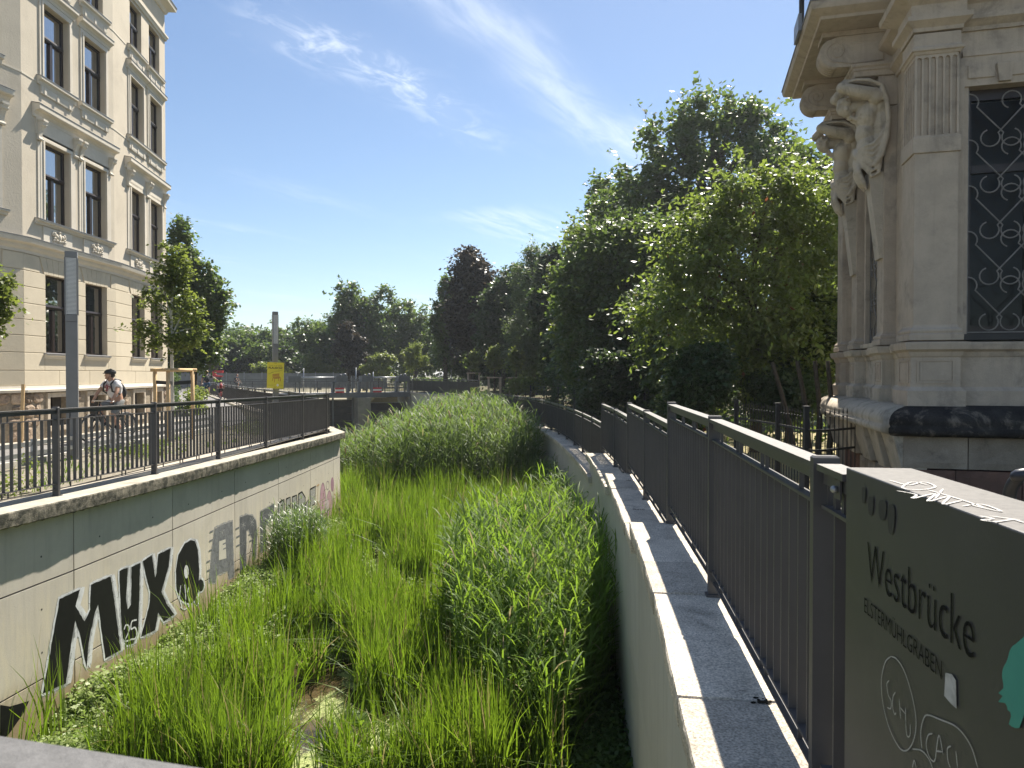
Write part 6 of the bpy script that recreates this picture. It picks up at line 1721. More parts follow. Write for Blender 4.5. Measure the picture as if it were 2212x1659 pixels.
ptree('weeping_tree', 'small pale weeping tree behind the right end of the weir', 893, 738, 800, 26, 68, 'leaf_yellow', 6000, .2, 50, K=9, trunk_r=.05, group=G_F, droop=1.1, aspect=.2)
ptree('bush', 'yellow-green bush left of the red sculpture stand', 590, 782, 818, 40, 82, 'leaf_yellow', 5000, .26, 51, K=8, trunk_r=.06, group=G_F, cat='bush')
# hedge on the far right bank
a, b = at_y(880, 824, 74), at_y(1030, 818, 70); rng = np.random.default_rng(52); n = 420
cl_ = np.stack([rng.uniform(a.x, b.x, n), rng.uniform(71, 73.5, n), rng.uniform(.1, 1.15, n)], 1)
hd_ = thing('hedge', 'clipped green hedge strip behind the weir railing', 'hedge', ((a.x+b.x)/2, 72, 0)); link('foliage', quads_mesh('foliage', scatter_leaves(rng, cl_, np.full(n, .3), 14, .2) - np.array(((a.x+b.x)/2, 72, 0)), MAT['leaf_mid']), hd_)
# far wood closing the view
rng = np.random.default_rng(60); n = 3200
X = rng.uniform(-85, 75, n); hh = 7.6 + 1.6*np.sin(X*.23) + 1.3*np.sin(X*.61+1) + np.where(X > 0, 4.0, 0.0)
cl_ = np.stack([X, 104 + rng.uniform(-4, 8, n), rng.uniform(.02, 1, n)**.7*hh], 1)
tag(link('woodland', quads_mesh('woodland', scatter_leaves(rng, cl_, np.full(n, 1.15), 20, .62), MAT['leaf_dark'])), 'band of dark far trees closing the view behind the park', None, None, 'stuff')
# right-hand background wood behind the tall trees
n = 1500; cl_ = np.stack([rng.uniform(-2, 24, n), rng.uniform(60, 68, n), rng.uniform(.02, 1, n)**.8*7.5], 1)
tag(link('thicket', quads_mesh('thicket', scatter_leaves(rng, cl_, np.full(n, .8), 22, .42), MAT['leaf_dark'])), 'dark thicket between the trunks of the park trees', None, None, 'stuff')
n = 900; t_ = rng.random(n); cl_ = np.stack([5.2 - 3.6*t_ + rng.uniform(0, 4, n), 20+24*t_, rng.uniform(0, 1, n)**.8*2.6 - .4], 1)
tag(link('thicket', quads_mesh('thicket', scatter_leaves(rng, cl_, np.full(n, .45), 18, .2), MAT['leaf_dark'])), 'dark undergrowth behind the wire fence', None, None, 'stuff')
# --- left bank
c = at_y(418, 640, 37)
lob = [(c.x, 37, 4.6, 1.5, 1.4, 2.2), (c.x-.55, 36.8, 7.6, .85, .8, 1.5), (c.x-.5, 36.8, 9.0, .5, .5, .8), (c.x+.9, 37, 5.4, .95, .9, 1.4), (c.x+.35, 37, 6.6, .9, .8, 1.1), (c.x-.9, 37, 4.2, 1.0, .9, 1.8), (c.x+.7, 36.6, 3.2, 1.1, 1, 1.2), (c.x-.3, 36.4, 2.8, 1.2, 1, 1.1)]
tree('street_tree', 'dense tall dark green street tree behind the house corner', (c.x, 37, -.03), (c.x, 37, 5.5), (1.6, 1.5, 4.0), 'leaf_mid', 24000, .19, 61, lobes=lob, trunk_r=.18, per=24, clump=.3, shell=.4)
def stakes(x, y, side, h, label, mat='wood_new', n=3, strap=True, rz=.3, r=.045):
    t = thing('tree_stakes', label, 'tree stakes', (x, y, 0), rz)
    P = [(side*.58*math.cos(2*PI*i/n+.5), side*.58*math.sin(2*PI*i/n+.5)) for i in range(n)]
    for a in P: MB().tube([(a[0], a[1], -.1), (a[0], a[1], h)], r, 8).build('stake', MAT[mat], t, world=False, smooth=True)
    for i in range(n):
        a, b = P[i], P[(i+1) % n]; d = Vector((b[0]-a[0], b[1]-a[1])).normalized()*.1
        MB().tube([(a[0]-d.x, a[1]-d.y, h-.03), (b[0]+d.x, b[1]+d.y, h-.03)], r*.95, 8).build('cross_rail', MAT[mat], t, world=False, smooth=True)
    if strap:
        for i in range(n): MB().bar((P[i][0], P[i][1], h-.33), (0, 0, h-.36), .006, .09).build('strap', MAT['black'], t, world=False)
    return t
def sapling(label, x, y, htop, zc0, rx, mat, nleaf, size, seed, bark, group=None, name='sapling', per=16, K=9, z0=0.0):
    zc_ = (htop+zc0)/2
    return tree(name, label, (x, y, z0), (x, y, zc_), (rx, rx, (htop-zc0)/2), mat, nleaf, size, seed, K=K, trunk_r=.055, group=group, per=per, bark=bark, clump=rx*.30, sub=.34, shell=.5, aspect=.42, limbs=9, trunk_top=.8, sprays=24, spray_len=.35)
yt = at_y(372, 900, 17.6)
rg = np.random.default_rng(62)
lob = [(yt.x, 17.6, 3.5, .25, .25, 1.1), (yt.x-.05, 17.6, 4.6, .28, .28, .38), (yt.x+.3, 17.5, 4.3, .32, .3, .38), (yt.x-.42, 17.5, 3.5, .34, .3, .34), (yt.x-.5, 17.4, 2.75, .30, .3, .26), (yt.x+.48, 17.6, 3.3, .36, .3, .36), (yt.x+.66, 17.7, 2.75, .32, .3, .3), (yt.x+.35, 17.5, 2.5, .36, .3, .26), (yt.x-.15, 17.4, 2.45, .3, .3, .22), (yt.x+.1, 17.5, 3.9, .35, .3, .36), (yt.x-.3, 17.5, 4.1, .26, .25, .26)]
tree('young_tree', 'young lime tree with whitewashed trunk tied to timber stakes', (yt.x, 17.6, 0), (yt.x, 17.6, 3.6), (.8, .8, 1.5), 'leaf_young', 4200, .085, 62, lobes=lob, trunk_r=.055, per=12, bark='bark_pale', clump=.15, aspect=.44, shell=.2, limbs=10, trunk_top=.7, sprays=40, spray_len=.35)
stakes(yt.x, 17.6, .86, 1.78, 'fresh timber tripod stakes around the whitewashed young tree')
y2 = at_y(-75, 900, 13.2)
tree('young_tree', 'young lime tree whose leaf tips enter at the left picture edge', (y2.x, 13.2, 0), (y2.x, 13.2, 3.1), (.85, .8, 1.4), 'leaf_young', 5200, .085, 63, K=9, trunk_r=.055, per=12, bark='bark_pale', clump=.15, aspect=.44, sub=.3, shell=.3, sprays=40, spray_len=.35)
G_S = 'staked saplings on the far right bank'
for i, (px_, top, d_, lb) in enumerate(((1023, 758, 50, 'leftmost staked sapling near the street lamp'), (1068, 740, 47.5, 'tallest staked sapling, middle of the three'), (1115, 746, 45, 'rightmost staked sapling by the wire fence'))):
    p = at_y(px_, top, d_); sapling(lb, p.x, d_, p.z, 1.75, .52, 'leaf_young', 2600, .15, 70+i, 'bark', G_S)
    stakes(p.x, d_, .95, 1.75 if i == 0 else 1.45, 'grey timber stakes holding the %s' % ('leftmost sapling', 'middle sapling', 'rightmost sapling')[i], 'wood_grey', 4, False, .4)
# ivy hedge along the path behind the young tree
rng = np.random.default_rng(64); n = 420; t_ = rng.random(n)
cl_ = np.stack([-13.6-3.6*t_+rng.uniform(-.35, .35, n), 27.5+8*t_, rng.uniform(0, 1, n)*1.75], 1)
hv = thing('hedge', 'ivy covered hedge bordering the path past the house corner', 'hedge', (-15, 31, 0)); link('foliage', quads_mesh('foliage', scatter_leaves(rng, cl_, np.full(n, .3), 26, .12) - np.array((-15, 31, 0)), MAT['leaf_dark']), hv)
n = 130; t_ = rng.random(n); cl_ = np.stack([-12.6-2.2*t_+rng.uniform(-.25, .25, n), 28+5.5*t_, rng.uniform(0, 1, n)**1.3*.95], 1)
hv = thing('shrub', 'bright leafy shrub between path and young tree', 'shrub', (-13.7, 31, 0)); link('foliage', quads_mesh('foliage', scatter_leaves(rng, cl_, np.full(n, .25), 20, .13) - np.array((-13.7, 31, 0)), MAT['leaf_young']), hv)
# ------------------------------------------------------------------ graffiti on the left wall
LLn, lfn, lcum = interp_line(LJ)
def wall_sz(x, y):
    """Picture point -> (distance along the wall, height)."""
    for i, (a, b) in enumerate(zip(LJ, LJ[1:])):
        n = nrm(a, b); p = on_plane(x, y, (a[0], a[1], 0), Vector((n.x, n.y, 0))); d = (Vector(b)-Vector(a)); t = (Vector((p.x, p.y))-Vector(a)).dot(d)/d.length_squared
        if -1e-6 <= t <= 1+1e-6: return (lcum[i] + t*d.length, p.z)
    return None
def wall_map(s, z, off):
    p, d = lfn(s); n = Vector((d.y, -d.x)); q = p + n*off; return Vector((q.x, q.y, z))
def decal(name, polys, mat, off, label=None, parent=None):
    """polys: outlines in (s, z); cut at the panel joints so that they lie on the wall."""
    bm = bmesh.new()
    for poly in polys:
        vs_ = [bm.verts.new((s, z, 0)) for s, z in poly]
        try: bm.faces.new(vs_)
        except ValueError: pass
    bmesh.ops.triangulate(bm, faces=bm.faces[:])
    for sj in lcum[1:-1]:
        bmesh.ops.bisect_plane(bm, geom=bm.verts[:]+bm.edges[:]+bm.faces[:], plane_co=(sj, 0, 0), plane_no=(1, 0, 0))
    for v in bm.verts: v.co = wall_map(v.co.x, v.co.y, off)
    me = bpy.data.meshes.new(name); bm.to_mesh(me); bm.free(); me.materials.append(mat); me.transform(wmat(lw).inverted())
    o = link(name, me, lw)
    if label: o['label'] = label
    return o
def rib(pts, w):
    """Ribbon outlines (quads) along a line in (s, z)."""
    P = [Vector(p) for p in pts]; out = []; sides = []
    for i, p in enumerate(P):
        d = (P[min(i+1, len(P)-1)]-P[max(i-1, 0)]).normalized(); sides.append(Vector((-d.y, d.x))*w)
    for i in range(len(P)-1):
        out.append([tuple(P[i]-sides[i]), tuple(P[i+1]-sides[i+1]), tuple(P[i+1]+sides[i+1]), tuple(P[i]+sides[i])])
    return out
def grow(poly, r, dx=0, dz=0, rough=.0, rg=random.Random(4)):
    P = [Vector(p) for p in poly]; area = sum(P[i].x*P[(i+1) % len(P)].y-P[(i+1) % len(P)].x*P[i].y for i in range(len(P))); sg = 1 if area > 0 else -1
    fine = []
    for i in range(len(P)):
        a, b = P[i], P[(i+1) % len(P)]; k_ = max(1, int((b-a).length/.05)); fine += [a.lerp(b, t/k_) for t in range(k_)]
    out = []; n = len(fine)
    for i, p in enumerate(fine):
        d = (fine[(i+2) % n]-fine[i-2]).normalized(); q = p + Vector((d.y, -d.x))*sg*(r + rg.uniform(-rough, rough)); out.append((q.x+dx, q.y+dz))
    return out
Z4 = lambda x, y: (x*.3465, 1084.3+y*.3465)
Z5 = lambda x, y: (356.3+x*.175, 1037.8+y*.175)
def W4(pts, f=Z4): return [wall_sz(*f(*p)) for p in pts]
def spray(name, c1, c2, rough=.7): return surf(name, c1, c2, 9, rough, spec=.3, dirt=tuple(min(1, x*1.6+.01) for x in c1), dscale=3, drange=(.52, .8), damt=.4)
blk = surf('spray_black', (.007, .007, .0075), (.011, .011, .011), 9, .6, spec=.2); wht = spray('spray_white', (.66, .67, .68), (.55, .56, .57)); mist = spray('spray_mist', (.60, .60, .59), (.54, .54, .52))

def speckle(m, scale, lo, hi):
    nt = m.node_tree; out = [n for n in nt.nodes if n.type == 'OUTPUT_MATERIAL'][0]; src = out.inputs[0].links[0].from_socket
    g = N(nt, 'ShaderNodeNewGeometry'); t = N(nt, 'ShaderNodeBsdfTransparent'); mx = N(nt, 'ShaderNodeMixShader')
    nt.links.new(rng_node(nt, noise(nt, g.outputs['Position'], scale, 4, .7), lo, hi), mx.inputs[0]); nt.links.new(t.outputs[0], mx.inputs[1]); nt.links.new(src, mx.inputs[2]); nt.links.new(mx.outputs[0], out.inputs[0])
speckle(mist, 70, .46, .60); speckle(wht, 26, .26, .44)
gry = spray('spray_grey', (.13, .135, .14), (.20, .205, .21)); gry2 = spray('spray_dark_grey', (.075, .08, .085), (.12, .125, .13)); lgr = spray('spray_light_grey', (.36, .36, .35), (.30, .30, .30)); speckle(gry, 16, .20, .48); speckle(gry2, 14, .16, .40); speckle(lgr, 30, .34, .58); pnk = spray('spray_pink', (.46, .30, .34), (.36, .21, .26)); org = spray('spray_orange', (.48, .30, .15), (.44, .30, .18)); 
LET = {
 'M': [(265,1195),(320,890),(370,605),(497,545),(470,650),(525,745),(560,670),(565,515),(688,465),(715,640),(750,922),(655,975),(610,640),(590,690),(555,850),(537,1035),(500,840),(468,740),(445,860),(410,1130)],
 'U': [(742,430),(795,408),(785,600),(795,670),(815,640),(818,405),(872,380),(868,560),(860,800),(830,880),(790,890),(765,850),(752,700)],
 'X': [(890,368),(945,330),(965,470),(975,440),(985,325),(1062,290),(1050,400),(1005,560),(1040,640),(1085,700),(1020,745),(985,690),(965,800),(878,840),(930,640),(935,560),(905,450)],
 'A': [(1095,430),(1110,330),(1150,260),(1185,238),(1215,245),(1232,300),(1240,420),(1235,560),(1215,610),(1190,632),(1160,628),(1120,606),(1098,540)]}
halo, soft, inkp = [], [], []
for k_, pts in LET.items():
    p = W4(pts); soft.append(grow(p, .055, .02, -.01, .010)); halo.append(grow(p, .034, 0, 0, .006)); halo.append(grow(p, .026, .075, -.012, .006)); inkp.append(grow(p, .0, 0, 0, .005))
dots = [[(1250+20*math.cos(t), 520+38*math.sin(t)) for t in np.linspace(0, 2*PI, 14, endpoint=False)], [(1224+10*math.cos(t), 622+20*math.sin(t)) for t in np.linspace(0, 2*PI, 12, endpoint=False)]]
for d_ in dots: p = W4(d_); halo.append(grow(p, .03, .02)); inkp.append(p)
tag(decal('graffiti_mist', soft, mist, .0020)); 
decal('graffiti_outline', halo, wht, .0032, 'white halo of the big black letters')
decal('graffiti_letters', inkp, blk, .0044, 'big black spray letters MUXA')
st_ = []
for ln in ([(772,795),(782,768),(800,772),(803,795),(792,830),(776,868),(815,858)], [(850,735),(820,745),(815,792),(838,782),(851,810),(842,850),(814,856)], [(1125,520),(1118,600),(1135,658)], [(1150,515),(1156,600),(1150,640)], [(1178,520),(1168,575),(1190,640)], [(1125,655),(1150,670),(1185,640)]):
    st_ += rib(smooth_line(W4(ln), 4), .012)
st_.append(W4([(1160+14*math.cos(t), 435+42*math.sin(t)) for t in np.linspace(0, 2*PI, 18, endpoint=False)]))
decal('graffiti_number', st_, wht, .0056, 'white number 25 and scribbles on the black letters')
A_ = W4([(545,1250),(575,900),(615,595),(720,545),(832,505),(840,850),(850,1180),(792,1210),(775,1110),(640,1160),(620,1262)], Z5)
P_ = W4([(925,455),(1010,425),(1080,440),(1120,500),(1137,650),(1120,960),(1080,980),(1078,720),(1030,600),(1003,620),(1000,1050),(990,1180),(932,1200)], Z5)
T_ = W4([(1175,390),(1345,290),(1345,470),(1242,545),(1236,860),(1180,880)], Z5)
decal('graffiti_letter', [grow(A_, .035, 0, 0, .012)], lgr, .0020, 'pale edge of the faded grey letter'); decal('graffiti_letter', [grow(A_, 0, 0, 0, .006)], gry, .0032, 'faded grey block letter A'); decal('graffiti_hole', [W4([(668,752),(745,725),(756,960),(664,986)], Z5)], spray('wall_tone', (.56, .53, .45), (.50, .47, .40)), .0044)
decal('graffiti_letter', [grow(P_, .03, 0, 0, .01)], lgr, .0021); decal('graffiti_letter', [grow(P_, 0, 0, 0, .005)], gry2, .0033, 'dark grey arched letter with pale stars'); decal('graffiti_letter', [grow(T_, .03, 0, 0, .01), ], lgr, .0022); decal('graffiti_letter', [grow(T_, 0, 0, 0, .005)], gry2, .0034, 'dark grey block letter with pale stars')
st_ = []
for cx_, cy_ in ((965, 550), (1070, 510), (1210, 450), (1298, 430), (705, 640)):
    for k_ in range(4):
        a_ = PI*k_/4+.2; st_ += rib(W4([(cx_-32*math.cos(a_), cy_-62*math.sin(a_)), (cx_+32*math.cos(a_), cy_+62*math.sin(a_))], Z5), .008)
decal('graffiti_stars', st_, lgr, .0047)
st_ = []
for cx_, cy_ in ((625, 870), (705, 1060), (960, 780), (960, 950)):
    for k_ in range(3): a_ = PI*k_/3+.3; st_ += rib(W4([(cx_-30*math.cos(a_), cy_-55*math.sin(a_)), (cx_+30*math.cos(a_), cy_+55*math.sin(a_))], Z5), .010)
for x, y in ((550, 640), (545, 750), (540, 870), (510, 1010), (515, 1120), (870, 600), (880, 700), (880, 810), (1030, 670), (1040, 750), (710, 790), (715, 850)): st_ += rib(W4([(x, y), (x+45, y-22)], Z5), .014)
decal('graffiti_marks', st_, gry, .0048)
BX = [[(1400,285),(1440,250),(1470,235),(1478,520),(1395,600)], [(1495,230),(1545,205),(1555,560),(1500,590)], [(1570,205),(1625,180),(1640,560),(1575,580)], [(1645,170),(1690,140),(1732,210),(1720,520),(1650,560)], [(1735,300),(1768,230),(1775,480),(1735,520)], [(1790,110),(1860,70),(1850,290),(1815,310),(1815,440),(1790,470)]]
decal('graffiti_letters', [W4(b, Z5) for b in BX], lgr, .0020, 'pale outlined letters towards the wall end')
st_ = []
for b in BX: st_ += rib(W4(b + b[:1], Z5), .022)
for x in (1430, 1520, 1600, 1680): st_ += rib(smooth_line(W4([(x, 300), (x+22, 320), (x+12, 370), (x-8, 350)], Z5), 3), .014)
decal('graffiti_outline', st_, blk, .0032, 'black outlines of the pale letters')
el = lambda cx_, cy_, rx_, ry_: W4([(cx_+rx_*math.cos(t), cy_+ry_*math.sin(t)) for t in np.linspace(0, 2*PI, 22, endpoint=False)], Z5)
decal('graffiti_shape', [el(1948, 290, 36, 262)], pnk, .0020, 'tall pink balloon shape at the wall end'); decal('graffiti_shape', [el(2028, 330, 34, 205)], pnk, .0021); decal('graffiti_shape', [el(2066, 50, 20, 90)], spray('spray_mauve', (.33, .19, .24), (.28, .16, .21)), .0022); decal('graffiti_shape', [el(1995, 310, 26, 90)], spray('spray_pale_pink', (.55, .46, .46), (.5, .42, .42)), .0034)
st_ = []
for ln in ([(1890, 40), (1885, 200), (1880, 420)], [(1870, 70), (1905, 50)], [(1880, 250), (1905, 330), (1885, 460)], [(2100, 90), (2085, 160), (2110, 190), (2090, 260)], [(2095, 280), (2108, 330), (2088, 350)]): st_ += rib(smooth_line(W4(ln, Z5), 4), .016)
decal('graffiti_scrawl', st_, org, .0033, 'thin orange scrawl around the pink shapes')
st_ = []
for e in (el(1948, 290, 36, 262), el(2028, 330, 34, 205), el(2008, 60, 18, 52)): st_ += rib(e + e[:1], .009)
decal('graffiti_outline', st_, spray('spray_violet', (.20, .14, .19), (.25, .18, .22)), .0045)
hole = surf('tie_hole', (.05, .048, .042), (.035, .033, .03), 9, .95)
for j0, j1 in zip(lcum[3:-1], lcum[4:]):
    if j1-j0 < 1.5: continue
    for zz_ in (-.62, -1.28, -1.82, -2.45):
        for f_ in (.22, .76):
            sc_ = j0+(j1-j0)*f_; decal('tie_hole', [[(sc_+.014*math.cos(t), zz_+.014*math.sin(t)) for t in np.linspace(0, 2*PI, 8, endpoint=False)]], hole, .0012)
low = W4([(0, 1265), (60, 1275), (180, 1240), (150, 1310), (60, 1440), (0, 1500)]) if wall_sz(*Z4(0, 1500)) else None
if low: decal('graffiti_shape', [low], blk, .0025, 'black paint wedge low at the left picture edge')

# ------------------------------------------------------------------ plants in the ditch
MAT['sedge'] = leafmat('sedge_blades', (.062, .115, .016), (.12, .175, .026), (.30, .46, .028), .40, .5, .32, dead=(.36, .30, .13), deadamt=.075)
MAT['reed'] = leafmat('reed_leaves', (.070, .130, .024), (.115, .175, .036), (.30, .46, .04), .40, .55, .3, dead=(.34, .28, .15), deadamt=.03)
MAT['reed_far'] = leafmat('reed_leaves_far', (.072, .118, .034), (.11, .155, .048), (.24, .35, .055), .36, .55, .3, dead=(.34, .28, .15), deadamt=.03)
MAT['cress'] = leafmat('cress_leaves', (.19, .25, .070), (.28, .33, .12), (.36, .50, .10), .36, .5, .45)
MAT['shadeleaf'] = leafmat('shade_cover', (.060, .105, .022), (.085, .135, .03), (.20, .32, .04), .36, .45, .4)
MAT['willowherb'] = leafmat('willowherb_leaves', (.055, .095, .030), (.09, .14, .045), (.24, .36, .06), .36, .4, .5)
MAT['plume'] = surf('reed_plume', (.42, .30, .17), (.33, .23, .13), 20, .95)
lyy = [p[1] for p in LJ] + [p[1] for p in LRET[1:]]; lxx = [p[0] for p in LJ] + [p[0] for p in LRET[1:]]
def XL(y): return np.interp(y, lyy, lxx)
ryy = [p[1] for p in RF]; rxx = [p[0] - .32 for p in RF]
def XR(y): return np.interp(y, ryy, rxx)
rng = np.random.default_rng(101)
def vnoise(x, y, s, seed=0):
    return np.array([mnoise.noise(Vector((a*s+seed, b*s, seed*.7))) for a, b in zip(x, y)])
def in_water(x, y):
    """Open pools near the camera."""
    a = ((x+2.5)/.52)**2 + ((y-9.3)/1.35)**2; b = ((x+1.3)/.28)**2 + ((y-8.5)/.6)**2; c = ((x+3.0)/.32)**2+((y-8.3)/.5)**2
    return np.minimum(np.minimum(a, b), c) < 1
def blades(name, label, pts, H, half, lean, seed, mat, segs=4, zbase=WATER_Z, az=None):
    r = np.random.default_rng(seed); n = len(pts)
    az = r.uniform(0, 2*PI, n) if az is None else az + r.normal(size=n)*.9
    ln = lean*np.abs(r.normal(size=n))*np.where(r.random(n) < .06, 3.2, 1.0); dx, dy = np.cos(az)*ln, np.sin(az)*ln
    t = np.linspace(0, 1, segs+1)[None, :]
    P = np.zeros((n, segs+1, 3)); bend = .35*t + .65*t**2.4
    P[..., 0] = pts[:, 0:1] + dx[:, None]*H[:, None]*bend; P[..., 1] = pts[:, 1:2] + dy[:, None]*H[:, None]*bend
    P[..., 2] = zbase - .03 + H[:, None]*(t - .42*np.minimum(ln, 1.3)[:, None]*t**3)
    wd_ = half[:, None]*np.minimum(1, (1-t)*2.0+.04)*(.75+.25*np.minimum(1, t*4))
    sa = r.uniform(0, 2*PI, n); side = np.stack([np.cos(sa), np.sin(sa), np.zeros(n)], 1)
    return P, wd_, side
def sample(n, x0, x1, y0, y1, f):
    out = []
    while sum(len(o) for o in out) < n:
        x = rng.uniform(x0, x1, n*2); y = rng.uniform(y0, y1, n*2); k = f(x, y) > rng.random(len(x)); out.append(np.stack([x[k], y[k]], 1))
    return np.concatenate(out)[:n]
def stuff(name, label, me): return tag(link(name, me), label, None, None, 'stuff')
# upright sedge meadow
def f_sedge(x, y):
    d = np.ones_like(x)
    d *= (x > XL(y)+.25) & (x < XR(y)-.15)
    d *= np.where(y > 25.5, np.exp(-((y-25.5)/1.2)**2), 1)
    left = (x - XL(y)); d *= np.where((left < 1.35) & (y < 13.5), .10, 1) ; d *= np.where((left < 1.1) & (y >= 13.5) & (y < 21), .25, 1)
    rc = ((x-.35)/1.25)**2 + ((y-11.8)/3.9)**2; d *= np.where(rc < 1, .06, 1)
    d *= np.where(in_water(x, y), .015, 1)
    d *= np.where((x > .55) & (y < 10.4), .03, 1)
    d *= np.clip(.42 + 1.9*vnoise(x, y, .8, 3), .03, 1)
    d *= np.clip((30-y)/16, .45, 1)
    return d
tn = sample(1700, -6, 2.2, 7.4, 27, f_sedge); pt = 24; k = np.repeat(np.arange(len(tn)), pt)
th = np.clip(.92 + .30*vnoise(tn[:, 0], tn[:, 1], .6, 9) + rng.normal(size=len(tn))*.22, .3, 1.7)*np.where(tn[:, 1] > 17, 1.1, 1.0)
ps = tn[k] + rng.normal(size=(len(k), 2))*.10
H = np.clip(th[k]*(1 + rng.normal(size=len(k))*.16), .2, 1.8)
half = rng.uniform(.0045, .0095, len(ps)) + ps[:, 1]*.00015; taz = rng.uniform(0, 2*PI, len(tn))[k]
P, wd_, sd_ = blades('', '', ps, H, half, .24, 5, None, az=taz)
stuff('sedge', 'bright green upright sedge filling the ditch bed', ribbons_mesh('sedge', P, wd_, sd_, MAT['sedge']))
# foreground tufts by the pools
tc_ = np.array([(-3.3, 7.9), (-1.75, 7.7), (-1.35, 7.5), (-2.0, 8.1), (-.9, 7.9), (-3.0, 10.6), (-2.2, 10.9), (-3.7, 9.4), (-1.6, 10.2), (-4.4, 7.9), (-2.6, 7.5)])
k = rng.integers(0, len(tc_), 1500); ps = tc_[k] + rng.normal(size=(1500, 2))*.11
P, wd_, sd_ = blades('', '', ps, np.clip(.8+rng.normal(size=1500)*.18, .3, 1.3), rng.uniform(.006, .011, 1500), .42, 6, None)
stuff('sedge_tufts', 'separate sedge tufts rising from the duckweed pools', ribbons_mesh('sedge_tufts', P, wd_, sd_, MAT['sedge']))
def reeds(name, label, pts, H, nl, leafL, half, seed, mat, spread=.6, zbase=WATER_Z, stem_half=.004, droop=.55):
    r = np.random.default_rng(seed); n = len(pts); az = r.uniform(0, 2*PI, n); ln = np.abs(r.normal(size=n))*.09
    top = np.stack([pts[:, 0]+np.cos(az)*ln*H, pts[:, 1]+np.sin(az)*ln*H, zbase+H], 1); bot = np.stack([pts[:, 0], pts[:, 1], np.full(n, zbase-.03)], 1)
    Ps = np.stack([bot, bot*.5+top*.5, top], 1); ss = r.uniform(0, PI, n)
    stem = (Ps, np.full((n, 3), stem_half), np.stack([np.cos(ss), np.sin(ss), np.zeros(n)], 1))
    m_ = n*nl; i = np.repeat(np.arange(n), nl); f = np.tile(np.linspace(.22, 1.0, nl), n) + r.uniform(-.05, .05, m_)
    b0 = bot[i] + (top-bot)[i]*f[:, None]
    a2 = r.uniform(0, 2*PI, m_); d = np.stack([np.cos(a2), np.sin(a2), np.zeros(m_)], 1); L = leafL*r.uniform(.65, 1.25, m_)
    up = np.where(f > .9, 1.3, .85) + r.normal(size=m_)*.2; t = np.linspace(0, 1, 4)[None, :, None]
    Pl = b0[:, None, :] + d[:, None, :]*(L*spread)[:, None, None]*t*(1+.3*t) + np.array([0, 0, 1.0])[None, None, :]*(L*up)[:, None, None]*(t - droop*t**2.2)*.8
    Wl = np.array([.45, 1.0, .75, .04])[None, :]*(half*r.uniform(.7, 1.25, m_))[:, None]
    sdl = np.stack([-np.sin(a2), np.cos(a2), r.normal(size=m_)*.35], 1); sdl /= np.linalg.norm(sdl, axis=1, keepdims=True)
    o = stuff(name, label, ribbons_mesh(name, Pl, Wl, sdl, MAT[mat]))
    s_ = ribbons_mesh('stems', stem[0], stem[1], stem[2], MAT[mat]); so_ = link('stems', s_, o); tag(so_, kind='stuff')
    return o
f_near = lambda x, y: ((((x-.28)/(.95+.03*y))**2 + ((y-11.7)/3.5)**2) < 1 + .3*vnoise(x, y, 1.1, 2)) & (x < XR(y)-.06) & (~in_water(x, y))
ps = sample(1500, -1.6, 1.7, 8.0, 15.6, lambda x, y: np.asarray(f_near(x, y), float)); H = np.clip(1.68 + .35*vnoise(ps[:, 0], ps[:, 1], .7, 4) + rng.normal(size=1500)*.22, .7, 2.5) * np.clip((ps[:, 1]-6.5)/3.2, .55, 1)
reeds('reed_clump', 'bright leafy reed clump in front of the right wall', ps, H, 11, .50, .0125, 7, 'reed', .50, droop=.38)
f_far = lambda x, y: np.asarray(((((x+2.7-.03*(33-y))/(5.2))**2 + ((y-33.5)/8.4)**2) < 1 + .18*vnoise(x, y, .5, 8)) & (x < XR(y)-.25), float)
ps = sample(4300, -8, 2, 25, 42, f_far); e = np.sqrt(((ps[:, 0]+2.7)/5.2)**2 + ((ps[:, 1]-33.5)/8.4)**2)
lf_, rt_ = np.clip(-(ps[:, 0]+2.0)/4.8, 0, 1.1), np.clip((ps[:, 0]+2.0)/3.0, 0, 1.1)
H = np.clip(2.85 - 1.45*lf_**1.9 - .75*rt_**1.8 - .55*np.clip((29.5-ps[:, 1])/4, 0, 1) + .34*vnoise(ps[:, 0], ps[:, 1], .45, 5) + .30*vnoise(ps[:, 0], ps[:, 1], 1.6, 7) + rng.normal(size=4300)*.24, .9, 3.8)
reeds('reed_bed', 'tall dome of common reed filling the ditch further back', ps, H, 10, .62, .019, 8, 'reed_far', .55, stem_half=.006, droop=.42)
ps = sample(420, 0, 2.2, 14.5, 26, lambda x, y: ((x < XR(y)-.1) & (x > XR(y)-.9))*1.0)
reeds('reed_fringe', 'shaded reeds along the foot of the right wall', ps, np.clip(1.25+rng.normal(size=420)*.2, .6, 1.8), 8, .42, .011, 9, 'reed', .6)
# old seed heads
pm = MB(); k = rng.choice(4300, 4300, replace=False)
psf = sample(75, -7, 1.6, 26, 41, f_far)
for x, y in psf:
    h = WATER_Z + 2.8 - 1.4*max(0, -(x+2.0)/4.8)**1.9 - .75*max(0, (x+2)/3)**1.8 + rng.uniform(-.3, .3); l = rng.uniform(-.08, .08)
    pm.tube([(x, y, h-.5), (x+l*.4, y, h), (x+l, y, h+.14), (x+l*1.6, y, h+.28), (x+l*2.2, y, h+.36)], [.006, .008, .045, .03, .004], 5)
stuff('seed_heads', 'pale brown old reed plumes above the far reed bed', pm.mesh('seed_heads', MAT['plume'], True))
